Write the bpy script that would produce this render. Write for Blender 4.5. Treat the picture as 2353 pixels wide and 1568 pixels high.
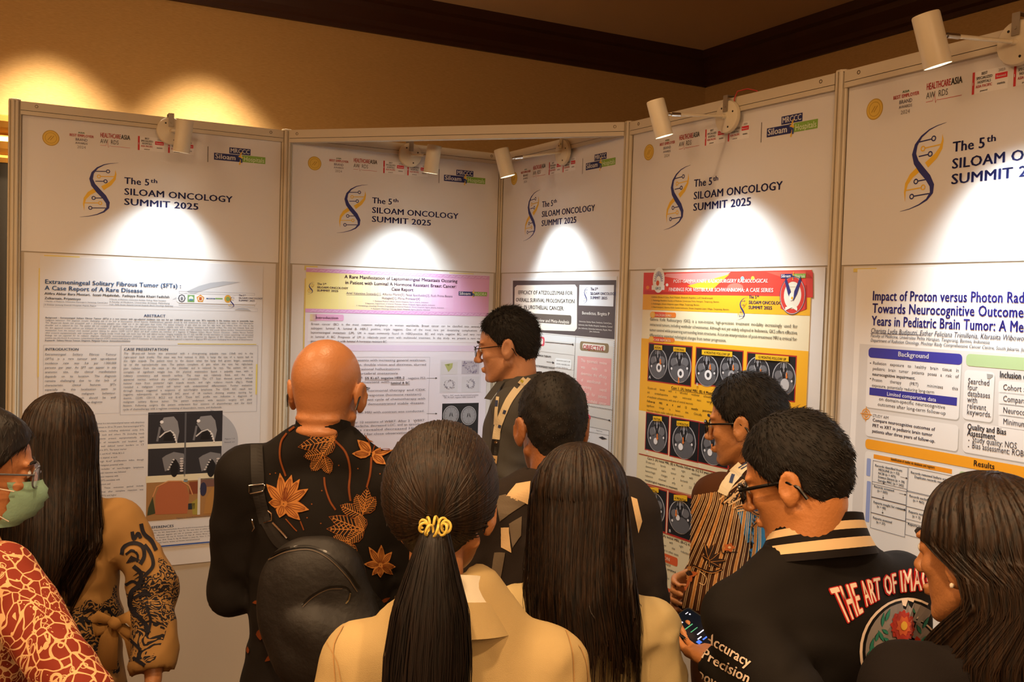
import bpy, math, random
import numpy as np
from mathutils import Vector, Matrix
from mathutils.bvhtree import BVHTree
random.seed(7); rng = np.random.default_rng(7)
for o in list(bpy.data.objects): bpy.data.objects.remove(o)
SC = bpy.context.scene; COL = SC.collection
pi = math.pi

# ------------------------------------------------------------------ camera
FPX = 2254.73; PITCH = 0.040231; ROLL = -0.030506; CAMH = 1.8305
c_, s_ = math.cos(PITCH), math.sin(PITCH); cr_, sr_ = math.cos(ROLL), math.sin(ROLL)
FWD = np.array([0, c_, -s_]); U0 = np.array([0, s_, c_]); X0 = np.array([1., 0, 0])
RGT = cr_*X0 - sr_*U0; UPV = sr_*X0 + cr_*U0
EYE = np.array([0, 0, CAMH])
cam_d = bpy.data.cameras.new('camera'); cam = bpy.data.objects.new('camera', cam_d); COL.objects.link(cam)
cam_d.sensor_width = 36; cam_d.lens = FPX/2353*36; cam_d.clip_start = .05
M = Matrix.Identity(4)
for i in range(3):
    M[i][0] = RGT[i]; M[i][1] = UPV[i]; M[i][2] = -FWD[i]; M[i][3] = EYE[i]
cam.matrix_world = M; SC.camera = cam
# ------------------------------------------------------------------ world, exposure
SC.view_settings.view_transform = 'Standard'; SC.view_settings.look = 'None'
SC.view_settings.gamma = 1; SC.view_settings.use_curve_mapping = False
SC.view_settings.exposure = 0.30
w = bpy.data.worlds.new('world'); SC.world = w; w.use_nodes = True
w.node_tree.nodes['Background'].inputs[0].default_value = (1, .62, .3, 1)
w.node_tree.nodes['Background'].inputs[1].default_value = .05

def light(name, kind, loc, energy, color, size=.1, target=None, spot=None, blend=.5):
    l = bpy.data.lights.new(name, kind); l.energy = energy; l.color = color
    if kind == 'AREA': l.shape = 'DISK'; l.size = size
    else: l.shadow_soft_size = size
    if spot: l.spot_size = spot; l.spot_blend = blend
    o = bpy.data.objects.new(name, l); COL.objects.link(o); o.location = loc
    if target is not None:
        o.rotation_euler = (Vector(target)-Vector(loc)).to_track_quat('-Z', 'Y').to_euler()
    return o
WARM = (1, .64, .34); WARM2 = (1, .60, .26)
# recessed ceiling downlights over the crowd
CEIL_Z = 3.352
DOWN = [(-1.5, .4, 13), (-.45, .55, 15), (.9, .3, 15), (-1.6, 2.2, 8), (-.3, 2.3, 7), (1.9, -1.2, 15), (-.6, -1.6, 19), (-2.6, -1, 15)]
for x, y, e in DOWN:
    light('ceiling_bulb', 'SPOT', (x, y, CEIL_Z-.03), e*8.8, WARM, .07, (x, y, 0), 2.3, .8)

# added out-of-view fill lights, brightening ceiling, panels and backs evenly
FILL = [(-2.2, -1.9, 95), (.2, -2.3, 95), (1.2, -.9, 40), (-3.6, .6, 60)]
for x, y, e in FILL: light('chandelier_bulb', 'POINT', (x, y, 2.72), e*.85, WARM, .22)

# ------------------------------------------------------------------ helpers
def ray(x, y): return FWD + RGT*(x-1176.5)/FPX + UPV*(784-y)/FPX
def at(x, y, d): return EYE + ray(x, y)*d
def srgb(h):
    h = h.lstrip('#'); h = h if len(h) == 6 else ''.join(c*2 for c in h); v = [int(h[i:i+2], 16)/255 for i in (0, 2, 4)]
    return tuple((c/12.92 if c <= .04045 else ((c+.055)/1.055)**2.4) for c in v)
MATS = {}
def mat(name, col, rough=.6, metal=0, noise=0, nscale=20, bump=0, bscale=200, emit=None, estr=1, sheen=0, spec=.5, trans=0, sss=0, alpha=1):
    if name in MATS: return MATS[name]
    m = bpy.data.materials.new(name); m.use_nodes = True; MATS[name] = m
    nt = m.node_tree; b = nt.nodes['Principled BSDF']
    if isinstance(col, str): col = srgb(col)
    b.inputs['Base Color'].default_value = (*col, 1); b.inputs['Roughness'].default_value = rough
    b.inputs['Metallic'].default_value = metal; b.inputs['Specular IOR Level'].default_value = spec
    m.diffuse_color = (*col, 1)
    if sheen: b.inputs['Sheen Weight'].default_value = sheen
    if trans: b.inputs['Transmission Weight'].default_value = trans
    if sss: b.inputs['Subsurface Weight'].default_value = sss; b.inputs['Subsurface Radius'].default_value = (.02, .008, .004)
    if alpha < 1: b.inputs['Alpha'].default_value = alpha
    if emit: b.inputs['Emission Color'].default_value = (*emit, 1); b.inputs['Emission Strength'].default_value = estr
    if noise or bump: tc = nt.nodes.new('ShaderNodeTexCoord')
    if noise:
        n = nt.nodes.new('ShaderNodeTexNoise'); n.inputs['Scale'].default_value = nscale; n.inputs['Detail'].default_value = 5
        nt.links.new(tc.outputs['Object'], n.inputs['Vector'])
        mx = nt.nodes.new('ShaderNodeMix'); mx.data_type = 'RGBA'
        mx.inputs['A'].default_value = (*[c*(1-noise) for c in col], 1); mx.inputs['B'].default_value = (*[min(1, c*(1+noise)) for c in col], 1)
        nt.links.new(n.outputs['Fac'], mx.inputs['Factor']); nt.links.new(mx.outputs['Result'], b.inputs['Base Color'])
    if bump:
        n2 = nt.nodes.new('ShaderNodeTexNoise'); n2.inputs['Scale'].default_value = bscale; n2.inputs['Detail'].default_value = 3
        nt.links.new(tc.outputs['Object'], n2.inputs['Vector'])
        bp = nt.nodes.new('ShaderNodeBump'); bp.inputs['Strength'].default_value = bump; bp.inputs['Distance'].default_value = .004
        nt.links.new(n2.outputs['Fac'], bp.inputs['Height']); nt.links.new(bp.outputs['Normal'], b.inputs['Normal'])
    return m

class MB:
    """collects geometry (world coordinates) for ONE mesh object"""
    def __init__(s): s.v = []; s.f = []; s.m = []; s.mats = []; s.smooth = []
    def mi(s, m):
        if m not in s.mats: s.mats.append(m)
        return s.mats.index(m)
    def add(s, vs, fs, m=None, sm=False):
        o = len(s.v); s.v.extend([tuple(map(float, p)) for p in vs]); k = s.mi(m) if m else 0
        for f in fs: s.f.append([i+o for i in f]); s.m.append(k); s.smooth.append(sm)
    def box(s, o, ax, ay, az, m=None):
        """o centre, ax ay az full edge vectors"""
        o = np.array(o, float); ax, ay, az = [np.array(a, float)/2 for a in (ax, ay, az)]
        vs = [o+i*ax+j*ay+k*az for k in (-1, 1) for j in (-1, 1) for i in (-1, 1)]
        s.add(vs, [(0, 2, 3, 1), (4, 5, 7, 6), (0, 1, 5, 4), (2, 6, 7, 3), (0, 4, 6, 2), (1, 3, 7, 5)], m)
    def tube(s, pts, r, m=None, n=10, closed=False, cap=True, flat=None):
        pts = [np.array(p, float) for p in pts]; N = len(pts)
        rs = r if hasattr(r, '__len__') else [r]*N
        vs = []; prev = None
        for i, p in enumerate(pts):
            t = (pts[(i+1) % N] - pts[i-1]) if closed else (pts[min(i+1, N-1)]-pts[max(i-1, 0)])
            t = t/(np.linalg.norm(t)+1e-12)
            if prev is None:
                a = np.array([0, 0, 1.]) if abs(t[2]) < .9 else np.array([1., 0, 0])
                if flat is not None: a = np.array(flat, float)
                u = np.cross(t, a)
            else: u = prev - t*np.dot(prev, t)
            u = u/(np.linalg.norm(u)+1e-12); prev = u; v = np.cross(t, u)
            for k in range(n):
                a = 2*pi*k/n; vs.append(p+rs[i]*(math.cos(a)*u+math.sin(a)*v*(1 if flat is None else .3)))
        fs = []
        for i in range(N if closed else N-1):
            j = (i+1) % N
            for k in range(n):
                l = (k+1) % n; fs.append((i*n+k, i*n+l, j*n+l, j*n+k))
        if cap and not closed: fs.append(tuple(range(n))[::-1]); fs.append(tuple((N-1)*n+k for k in range(n)))
        s.add(vs, fs, m, True)
    def lathe(s, o, axis, prof, m=None, n=28):
        """prof: list of (dist along axis, radius)"""
        axis = np.array(axis, float); axis /= np.linalg.norm(axis); o = np.array(o, float)
        a = np.array([0, 0, 1.]) if abs(axis[2]) < .9 else np.array([1., 0, 0])
        u = np.cross(axis, a); u /= np.linalg.norm(u); v = np.cross(axis, u)
        vs = [o+axis*h+r*(math.cos(2*pi*k/n)*u+math.sin(2*pi*k/n)*v) for h, r in prof for k in range(n)]
        fs = [(i*n+k, i*n+(k+1) % n, (i+1)*n+(k+1) % n, (i+1)*n+k) for i in range(len(prof)-1) for k in range(n)]
        fs.append(tuple(range(n))[::-1]); fs.append(tuple((len(prof)-1)*n+k for k in range(n)))
        s.add(vs, fs, m, True)
    def prism(s, pts2, o, u, v, n_, m=None):
        """extrude polygon given in (u,v) plane at o by vector n_"""
        o, u, v, n_ = [np.array(a, float) for a in (o, u, v, n_)]; N = len(pts2)
        vs = [o+a*u+b*v for a, b in pts2]+[o+a*u+b*v+n_ for a, b in pts2]
        s.add(vs, [tuple(range(N))[::-1], tuple(range(N, 2*N))]+[(i, (i+1) % N, N+(i+1) % N, N+i) for i in range(N)], m)
    def build(s, name, m=None, parent=None, sharp=True, mw=None):
        if not s.v: return None
        me = bpy.data.meshes.new(name)
        V = np.array(s.v)
        if mw is None and parent is not None: mw = full_matrix(parent)
        if mw is not None:
            I = np.array(mw.inverted()); V = V@I[:3, :3].T+I[:3, 3]
        me.from_pydata(V.tolist(), [], s.f)
        for x in (s.mats or [m]): me.materials.append(x)
        if s.mats: me.polygons.foreach_set('material_index', s.m)
        me.polygons.foreach_set('use_smooth', s.smooth); me.update()
        if sharp and any(s.smooth):
            try: me.set_sharp_from_angle(angle=.7)
            except Exception: pass
        o = bpy.data.objects.new(name, me); COL.objects.link(o)
        if parent is not None: o.parent = parent
        elif mw is not None: o.matrix_world = mw; o['_mw'] = 1
        return o
FM = {}
def full_matrix(o):
    m = Matrix.LocRotScale(o.location, o.rotation_euler, o.scale)
    while o.parent: o = o.parent; m = Matrix.LocRotScale(o.location, o.rotation_euler, o.scale) @ m
    return m
def tag(o, label=None, cat=None, group=None, kind=None):
    if label: o['label'] = label
    if cat: o['category'] = cat
    if group: o['group'] = group
    if kind: o['kind'] = kind
    return o
def empty(name, loc, rz=0, label=None, cat=None, group=None):
    o = bpy.data.objects.new(name, None); COL.objects.link(o); o.location = loc; o.rotation_euler = (0, 0, rz); o.empty_display_size = .1
    return tag(o, label, cat, group)

# ------------------------------------------------------------------ materials
M_frame = mat('painted_aluminium', '#c9bda4', .45, noise=.06, nscale=9)
M_groove = mat('rail_gasket', '#4a4136', .7)
M_board = mat('panel_board', '#cfcac2', .55)
M_sheet = mat('vinyl_print', '#d9d6d2', .42, spec=.4)
M_sheet2 = mat('vinyl_print_lower', '#d3cfca', .38, spec=.45)
M_base = mat('panel_board_lower', '#b5aa98', .6)
M_screw = mat('screw', '#6b5c49', .35, .8)
M_lampw = mat('lamp_enamel', '#d8ccb0', .4, noise=.05, nscale=40)
M_chrome = mat('chrome', '#c9c9c9', .12, 1)
M_dark = mat('dark_plastic', '#141210', .4)
M_steel = mat('bracket_steel', '#a59b8a', .35, .7)
M_crown = mat('dark_stained_wood', '#31170b', .45, noise=.25, nscale=6, spec=.3)
M_ceil = mat('ceiling_paint', '#b69a7a', .9, bump=.2, bscale=60)
M_floor = mat('carpet', '#5b4330', .95, noise=.35, nscale=30, bump=.6, bscale=400)
M_gold = mat('gilt_moulding', '#b8863b', .3, .85)
M_redwire = mat('red_wire', '#b3261a', .5)

def wall_mat():
    m = bpy.data.materials.new('wall_fabric'); m.use_nodes = True; nt = m.node_tree; b = nt.nodes['Principled BSDF']
    b.inputs['Roughness'].default_value = .85; b.inputs['Specular IOR Level'].default_value = .2
    tc = nt.nodes.new('ShaderNodeTexCoord'); mp = nt.nodes.new('ShaderNodeMapping'); nt.links.new(tc.outputs['Object'], mp.inputs[0])
    mp.inputs['Scale'].default_value = (30, 30, 400)
    n = nt.nodes.new('ShaderNodeTexNoise'); n.inputs['Scale'].default_value = 1.6; n.inputs['Detail'].default_value = 4
    nt.links.new(mp.outputs[0], n.inputs['Vector'])
    cr = nt.nodes.new('ShaderNodeValToRGB'); cr.color_ramp.elements[0].color = (*srgb('#9e7c4c'), 1); cr.color_ramp.elements[1].color = (*srgb('#b08c59'), 1)
    cr.color_ramp.elements[0].position = .3; cr.color_ramp.elements[1].position = .7
    nt.links.new(n.outputs['Fac'], cr.inputs[0]); nt.links.new(cr.outputs[0], b.inputs['Base Color'])
    bp = nt.nodes.new('ShaderNodeBump'); bp.inputs['Strength'].default_value = .25; bp.inputs['Distance'].default_value = .002
    nt.links.new(n.outputs['Fac'], bp.inputs['Height']); nt.links.new(bp.outputs[0], b.inputs['Normal'])
    return m
M_wall = wall_mat()

# ------------------------------------------------------------------ room shell
AW = math.radians(27.9); dA = np.array([math.cos(AW), math.sin(AW), 0]); dB = np.array([dA[1], -dA[0], 0])  # along wall back / wall right
CRN = np.array([1.135, 6.06, 0]); Z = np.array([0, 0, 1.])
CR_Z = 3.173; RW, RD = 9.0, 10.0      # room length along A, depth along B
nA = -(-dB)  # into room from wall A
inA = dB; inB = -dA
def slab(name, o, ax, ay, az, m):
    mb = MB(); mb.box(o, ax, ay, az); return tag(mb.build(name, m), kind='structure')
T = .12
cen = CRN - dA*RW/2 + dB*RD/2
slab('floor', cen-Z*.05, dA*(RW+.4), dB*(RD+.4), Z*.1, M_floor)
slab('ceiling', cen+Z*(CEIL_Z+.05), dA*(RW+.4), dB*(RD+.4), Z*.1, M_ceil)
slab('wall_back', CRN-dA*RW/2-inA*T/2+Z*CEIL_Z/2, dA*(RW+.3), dB*T, Z*CEIL_Z, M_wall)
slab('wall_right', CRN+dB*RD/2-inB*T/2+Z*CEIL_Z/2, dB*(RD), dA*T, Z*CEIL_Z, M_wall)
slab('wall_left', CRN-dA*(RW+T/2)+dB*RD/2+Z*CEIL_Z/2, dB*RD, dA*T, Z*CEIL_Z, M_wall)
slab('wall_front', CRN-dA*RW/2+dB*(RD+T/2)+Z*CEIL_Z/2, dA*(RW+.3), dB*T, Z*CEIL_Z, M_wall)
def crown(name, start, d, n_, L):
    # stepped crown profile in (out from wall, height above crown foot)
    h = CEIL_Z-CR_Z; pr = [(0, 0), (.022, 0), (.026, .02), (.04, .03), (.045, .055), (.085, .10), (.095, .125), (.125, .135), (.135, h), (0, h)]
    mb = MB(); mb.prism(pr, start+Z*CR_Z, n_, Z, d*L); return tag(mb.build(name, M_crown), kind='structure')
crown('trim_1', CRN-dA*RW, dA, inA, RW); crown('trim_2', CRN, dB, inB, RD)
crown('trim_3', CRN+dB*RD, -dA, -dB, RW); crown('trim_4', CRN-dA*RW+dB*RD, -dB, dA, RD)
for nm, st, d, n_, L in (('baseboard_back', CRN-dA*RW, dA, inA, RW), ('baseboard_right', CRN, dB, inB, RD)):
    mb = MB(); mb.prism([(0, 0), (.02, 0), (.02, .11), (.012, .13), (0, .13)], st, n_, Z, d*L); tag(mb.build(nm, M_crown), kind='structure')
# ceiling downlight fittings
for x, y, e in DOWN:
    t = empty('ceiling_downlight', (x, y, CEIL_Z), 0, 'round recessed warm downlight set flush in the ceiling', 'light', 'recessed downlights in the ceiling')
    mb = MB(); mb.lathe((x, y, CEIL_Z-.006), (0, 0, 1), [(0, .075), (.006, .078)]); mb.build('trim_ring', M_lampw, t)
    mb = MB(); mb.lathe((x, y, CEIL_Z-.0075), (0, 0, 1), [(0, .05), (.001, .05)]); mb.build('lens', mat('warm_lens', (1, .8, .5), .4, emit=(1, .6, .28), estr=3), t)

for (x, y, e), wh in zip(FILL, ('at the back left of the hall', 'behind the camera', 'near the right wall', 'near the left wall')):  # made-up gilt fixtures hung over the added fill lights
    t = empty('chandelier', (x, y, CEIL_Z), 0, 'drum chandelier with warm glass shade hanging ' + wh, 'chandelier')
    mb = MB(); mb.lathe((x, y, 3.05), (0, 0, 1), [(0, .012), (CEIL_Z-3.05-.02, .012), (CEIL_Z-3.05-.02, .06), (CEIL_Z-3.05, .06)]); mb.build('rod', M_gold, t)
    mb = MB(); mb.tube([(x+.33*math.cos(2*pi*i/28), y+.33*math.sin(2*pi*i/28), 3.05) for i in range(28)], .012, None, 6, True)
    for a in range(4): mb.tube([(x, y, 3.06), (x+.33*math.cos(a*pi/2), y+.33*math.sin(a*pi/2), 3.05)], .006, None, 6)
    mb.build('frame', M_gold, t)
# gilt framed dark panel on the back wall, far left
def wallA_point(x, y, off=0):
    r = ray(x, y); o = CRN+inA*off; t = (inA@(o-EYE))/(inA@r); return EYE+t*r
tl = wallA_point(10, 262, .04)
t = empty('framed_panel', (*(tl-dA*.6)[:2], 0), 0, 'gilt moulded frame around a dark wall panel, cut off at the left edge', 'frame')
pw, ph = 1.25, tl[2]
o = tl-dA*pw/2+dA*.19
mb = MB(); mb.box(np.array([*o[:2], (ph-.2)/2+.05])-inA*.01, dA*pw, inA*.03, Z*(ph-.25)); mb.build('dark_panel', mat('dark_mirror', '#17130f', .18), t)
hs = .21
prof = [(0, 0), (.045, 0), (.05, .02), (.03, .035), (.042, .06), (.05, .09), (.04, .11), (.025, .125), (.045, .15), (.055, .175), (.05, .2), (0, .21)]
mb = MB(); mb.prism(prof, np.array([*(o-dA*pw/2)[:2], ph-hs])-inA*.02, inA, Z, dA*pw); f = mb.build('top_moulding', M_gold, t)
mb = MB(); mb.box(np.array([*(o+dA*(pw/2-.03))[:2], ph/2-.1])+inA*.005, dA*.06, inA*.05, Z*(ph-.25)); mb.build('side_moulding', M_gold, t)
mb = MB(); mb.box(np.array([*(o-dA*(pw/2-.03))[:2], ph/2-.1])+inA*.005, dA*.06, inA*.05, Z*(ph-.25)); mb.build('side_moulding', M_gold, t)

# wall-washing downlights that throw the scallops on the back wall
for (px, py), e, wh in (((118, 118), 640, 'outer'), ((505, 140), 600, 'inner')):
    p = wallA_point(px, py, .36); L_ = np.array([*p[:2], CEIL_Z-.02])
    light('wall_washer_bulb', 'SPOT', L_, e, (1, .84, .62), .05, (L_[0]-inA[0]*.02, L_[1]-inA[1]*.02, 0), 1.32, .9)
    t = empty('wall_washer', (*L_[:2], CEIL_Z), 0, wh+' recessed wall washer above the leftmost display panel', 'light', 'wall washers along the back wall')
    mb = MB(); mb.lathe((L_[0], L_[1], CEIL_Z-.006), (0, 0, 1), [(0, .06), (.006, .062)]); mb.build('trim_ring', M_lampw, t)
    mb = MB(); mb.lathe((L_[0], L_[1], CEIL_Z-.0075), (0, 0, 1), [(0, .04), (.001, .04)]); mb.build('lens', MATS['warm_lens'], t)

# ------------------------------------------------------------------ display panels
PL = .99
TH = [0.49961506, 0.48277265, -1.0673697, -1.04928458, -1.0954033]
NODE = [np.array([-1.81347675, 3.56011524, 0])]
for a in TH: NODE.append(NODE[-1]+PL*np.array([math.cos(a), math.sin(a), 0]))
class Pan:
    def __init__(s, k):
        a = TH[k-1]; s.o = NODE[k-1]; s.d = np.array([math.cos(a), math.sin(a), 0]); s.n = np.array([s.d[1], -s.d[0], 0])
    def uv(s, x, y, off=0.):
        r = ray(x, y); o = s.o+s.n*off; t = (s.n@(o-EYE))/(s.n@r); P = EYE+t*r; return float(s.d@(P-s.o)), float(P[2])
    def xyz(s, u, v, off=0.): return s.o+s.d*u+s.n*off+Z*v
PAN = {k: Pan(k) for k in range(1, 6)}
def post(P, h=2.5, label=None, r=.021, group=None, rot=0):
    """square-octagonal grooved extrusion"""
    pts = []
    for i in range(8):
        a = 2*pi*i/8+rot; ca, sa = math.cos(a), math.sin(a); R_ = r
        tx, ty = -sa, ca; w_ = .0028; h_ = R_*math.tan(pi/8)
        for q, dep in ((-h_, 0), (-w_, 0), (-w_, .006), (w_, .006), (w_, 0)):
            pts.append(((R_-dep)*ca+q*tx, (R_-dep)*sa+q*ty))
    t = empty('panel_post', (P[0], P[1], 0), 0, label, 'post', group)
    mb = MB(); mb.prism(pts, (P[0], P[1], 0.01), (1, 0, 0), (0, 1, 0), (0, 0, h-.012)); mb.build('upright', M_frame, t)
    mb = MB(); mb.lathe((P[0], P[1], h-.004), (0, 0, 1), [(0, r*1.02), (.006, r*1.0), (.007, r*.9)], n=8); mb.build('cap', M_frame, t)
    mb = MB(); mb.lathe((P[0], P[1], 0), (0, 0, 1), [(0, r*1.2), (.012, r*1.15)], n=12); mb.build('foot', M_dark, t)
    return t
post(NODE[0], label='grooved aluminium post at the free left end of the display wall', rot=TH[0])
post(NODE[1], label='grooved aluminium post left of the corner niche', rot=TH[0])
post(NODE[2], label='thin aluminium post in the inner corner of the niche', r=.016, rot=TH[0])
post(NODE[3], label='grooved aluminium post right of the corner niche', rot=TH[3])
post(NODE[4], label='chipped aluminium post beside the white proton poster panel', rot=TH[3])
post(NODE[5], label='grooved aluminium post at the far right end of the display wall', rot=TH[4])
# ------------------------------------------------------------------ lettering: glyph cache of Blender's built-in font
GL = {}
_cu = bpy.data.curves.new('tmp', 'FONT'); _cu.resolution_u = 2; _to = bpy.data.objects.new('tmp', _cu); COL.objects.link(_to)
def _text_mesh(s, bold):
    _cu.body = s; _cu.offset = 0
    bpy.context.view_layer.update()
    e = _to.evaluated_get(bpy.context.evaluated_depsgraph_get()); me = e.to_mesh()
    n = len(me.vertices); co = np.empty(n*3, np.float32); me.vertices.foreach_get('co', co); co = co.reshape(-1, 3)[:, :2].copy()
    fs = [tuple(p.vertices) for p in me.polygons]; e.to_mesh_clear(); return co, fs
def glyph(ch, bold):
    k = (ch, bold)
    if k not in GL:
        if ch == ' ': GL[k] = (np.zeros((0, 2)), [], .30); return GL[k]
        co, fs = _text_mesh(ch, bold)
        c2, _ = _text_mesh('|'+ch+'|', bold); c1, _ = _text_mesh('||', bold)
        adv = (c2[:, 0].max()-c2[:, 0].min())-(c1[:, 0].max()-c1[:, 0].min()) if len(c2) else .5
        if bold:   # heavier strokes: overlaid copies
            n = len(co); f0 = list(fs); sh = ((-.026, 0), (.026, 0), (0, .012)); fs = [tuple(i+q*n for i in f) for q in range(3) for f in f0]; co = np.concatenate([co+np.array(d) for d in sh])
        GL[k] = (co, fs, float(adv)+(.02 if bold else 0))
    return GL[k]
def layout(s, bold=False):
    """-> verts (n,2), faces, width, em units (cap height about .72)"""
    V = []; F_ = []; x = 0; n = 0
    for ch in s:
        co, fs, adv = glyph(ch, bold)
        if len(co): V.append(co+[x, 0]); F_ += [tuple(i+n for i in f) for f in fs]; n += len(co)
        x += adv
    return (np.concatenate(V) if V else np.zeros((0, 2))), F_, x
INK = {}
def ink(h, rough=.5):
    if h not in INK: INK[h] = mat('ink_'+h.strip('#'), h, rough)
    return INK[h]

class Canvas:
    """flat print on a display panel: every shape is a sheet of ink a fraction of a millimetre proud of the paper"""
    def __init__(s, k, off):
        s.p = PAN[k]; s.k = k; s.off = off; s.g = MB(); s.t = MB(); s.z = (0, 0, 1.); s.layer = 0; s.ul = 0
    def zoom(s, ox, oy, sc): s.z = (ox, oy, sc)
    def uv(s, x, y): return s.p.uv(s.z[0]+x*s.z[2], s.z[1]+y*s.z[2], s.off)
    def W(s, uvs, l): return [s.p.xyz(u, v, s.off+.00025*(1+l)) for u, v in uvs]
    def poly_uv(s, uvs, col, l=0):
        a = sum(uvs[i][0]*uvs[(i+1) % len(uvs)][1]-uvs[(i+1) % len(uvs)][0]*uvs[i][1] for i in range(len(uvs)))
        if a < 0: uvs = uvs[::-1]
        s.g.add(s.W(uvs, l), [tuple(range(len(uvs)))], ink(col))
    def poly(s, pts, col, l=0): s.poly_uv([s.uv(*p) for p in pts], col, l)
    def box4(s, x0, y0, x1, y1):
        u0, v0 = s.uv(x0, y0); u1, v1 = s.uv(x1, y1); return u0, v1, u1, v0
    def rect(s, x0, y0, x1, y1, col, l=0, r=0):
        u0, v0, u1, v1 = s.box4(x0, y0, x1, y1); s.rect_uv(u0, v0, u1, v1, col, l, r)
    def rect_uv(s, u0, v0, u1, v1, col, l=0, r=0):
        if r:
            pts = []
            for cx, cy, a0 in ((u1-r, v1-r, 0), (u0+r, v1-r, 90), (u0+r, v0+r, 180), (u1-r, v0+r, 270)):
                for i in range(5): a = math.radians(a0+i*22.5); pts.append((cx+r*math.cos(a), cy+r*math.sin(a)))
            s.poly_uv(pts, col, l)
        else: s.poly_uv([(u0, v0), (u1, v0), (u1, v1), (u0, v1)], col, l)
    def frame(s, x0, y0, x1, y1, col, w_=.0015, l=1):
        u0, v0, u1, v1 = s.box4(x0, y0, x1, y1)
        for a in ((u0, v0, u1, v0+w_), (u0, v1-w_, u1, v1), (u0, v0, u0+w_, v1), (u1-w_, v0, u1, v1)): s.rect_uv(*a, col, l)
    def ell_uv(s, u, v, ru, rv, col, l=1, n=24, a0=0, a1=2*pi, rot=0):
        full = abs(a1-a0-2*pi) < 1e-6; pts = []
        for i in range(n if full else n+1):
            a = a0+(a1-a0)*i/n; x, y = ru*math.cos(a), rv*math.sin(a)
            pts.append((u+x*math.cos(rot)-y*math.sin(rot), v+x*math.sin(rot)+y*math.cos(rot)))
        s.poly_uv(pts, col, l)
    def ell(s, x, y, rx, ry, col, l=1, **k):
        u, v = s.uv(x, y); u1, v1 = s.uv(x+rx, y+ry); ua, va = s.uv(x-rx, y-ry); s.ell_uv(u, v, abs(u1-ua)/2, abs(v1-va)/2, col, l, **k)
    def stroke_uv(s, pts, w_, col, l=1, closed=False):
        N = len(pts); ws = w_ if hasattr(w_, '__len__') else [w_]*N; P = np.array(pts); L = []; R = []
        for i in range(N):
            a = P[(i+1) % N]-P[i-1] if closed else P[min(i+1, N-1)]-P[max(i-1, 0)]
            a = a/(np.linalg.norm(a)+1e-9); nn = np.array([-a[1], a[0]])*ws[i]/2; L.append(P[i]+nn); R.append(P[i]-nn)
        W_ = s.W(L, l)+s.W(R, l)
        s.g.add(W_, [(N+i, N+(i+1) % N, (i+1) % N, i) for i in range(N if closed else N-1)], ink(col))
    def stroke(s, pts, w_, col, l=1, closed=False):
        """widths in pixels of the current zoom"""
        u0, v0 = s.uv(*pts[0]); u1, v1 = s.uv(pts[0][0], pts[0][1]+10); k = abs(v1-v0)/10
        s.stroke_uv([s.uv(*p) for p in pts], [x*k for x in w_] if hasattr(w_, '__len__') else w_*k, col, l, closed)
    def ring_uv(s, u, v, r, w_, col, l=2, n=18, ry=None):
        ry = ry or r
        s.stroke_uv([(u+r*math.cos(2*pi*i/n), v+ry*math.sin(2*pi*i/n)) for i in range(n)], w_, col, l, True)
    def text_uv(s, u, v, txt, size, col, bold=False, width=None, l=3, align='l', just=False, slant=0):
        if just and width and ' ' in txt.strip():
            words = txt.split(); ws = [layout(x, bold)[2]*size for x in words]
            gap = (width-sum(ws))/(len(words)-1)
            if gap < .12*size:   # squeeze
                k = width/(sum(ws)+.22*size*(len(words)-1)); gap = .22*size*k
            else: k = 1
            x = u
            for wd, ww in zip(words, ws): s.text_uv(x, v, wd, size, col, bold, ww*k, l, slant=slant); x += ww*k+gap
            return
        V, F_, w_ = layout(txt, bold)
        if not len(V): return
        sx = size if width is None else width/w_
        if align == 'c': u -= w_*sx/2
        if align == 'r': u -= w_*sx
        s.t.add(s.W([(u+a*sx+b*size*slant, v+b*size) for a, b in V], l), F_, ink(col))
    def text(s, x0, y0, x1, txt, cap, col, bold=False, l=3, slant=0):
        """baseline starts at pixel x0,y0 and ends in pixel column x1; cap = capital height in pixels"""
        u0, v0 = s.uv(x0, y0)
        lo, hi = u0, u0+2.
        X1 = s.z[0]+x1*s.z[2]
        for _ in range(30):
            mid = (lo+hi)/2; P = s.p.xyz(mid, v0, s.off)-EYE; X = 1176.5+FPX*(P@RGT)/(P@FWD)
            if X < X1: lo = mid
            else: hi = mid
        k = abs(s.uv(x0, y0+10)[1]-v0)/10
        s.text_uv(u0, v0, txt, cap*k/.72, col, bold, lo-u0, l, slant=slant)
    def para(s, x0, y0, x1, y1, lines, col, cap=.5, bold=False, just=True, l=3, last=None):
        """first baseline at x0,y0, last baseline at height y1 (same column); right margin in column x1 (measured at y0)"""
        u0, v0 = s.uv(x0, y0); u1, _ = s.uv(x1, y0); _, ve = s.uv(x0, y1); n = len(lines); sp = (v0-ve)/max(n-1, 1) if n > 1 else .02
        size = sp*cap/.72; wd = u1-u0
        mw = max(layout(t, bold)[2] for t in lines)*size
        for i, t in enumerate(lines):
            v = v0-sp*i; full = just and i < n-1 and layout(t, bold)[2]*size > .72*mw
            b = bold or t.startswith('*'); t = t.lstrip('*')
            if full: s.text_uv(u0, v, t, size, col, b, wd, l, just=True)
            else: s.text_uv(u0, v, t, size, col, b, layout(t, b)[2]*size*min(1, wd/mw), l)
    def build(s, parent, gname='graphics', tname='lettering'):
        a = s.g.build(gname, None, parent) if s.g.v else None; b = s.t.build(tname, None, parent) if s.t.v else None
        for q in (a, b):
            if q: q['kind'] = 'stuff'
        return a, b

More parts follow.
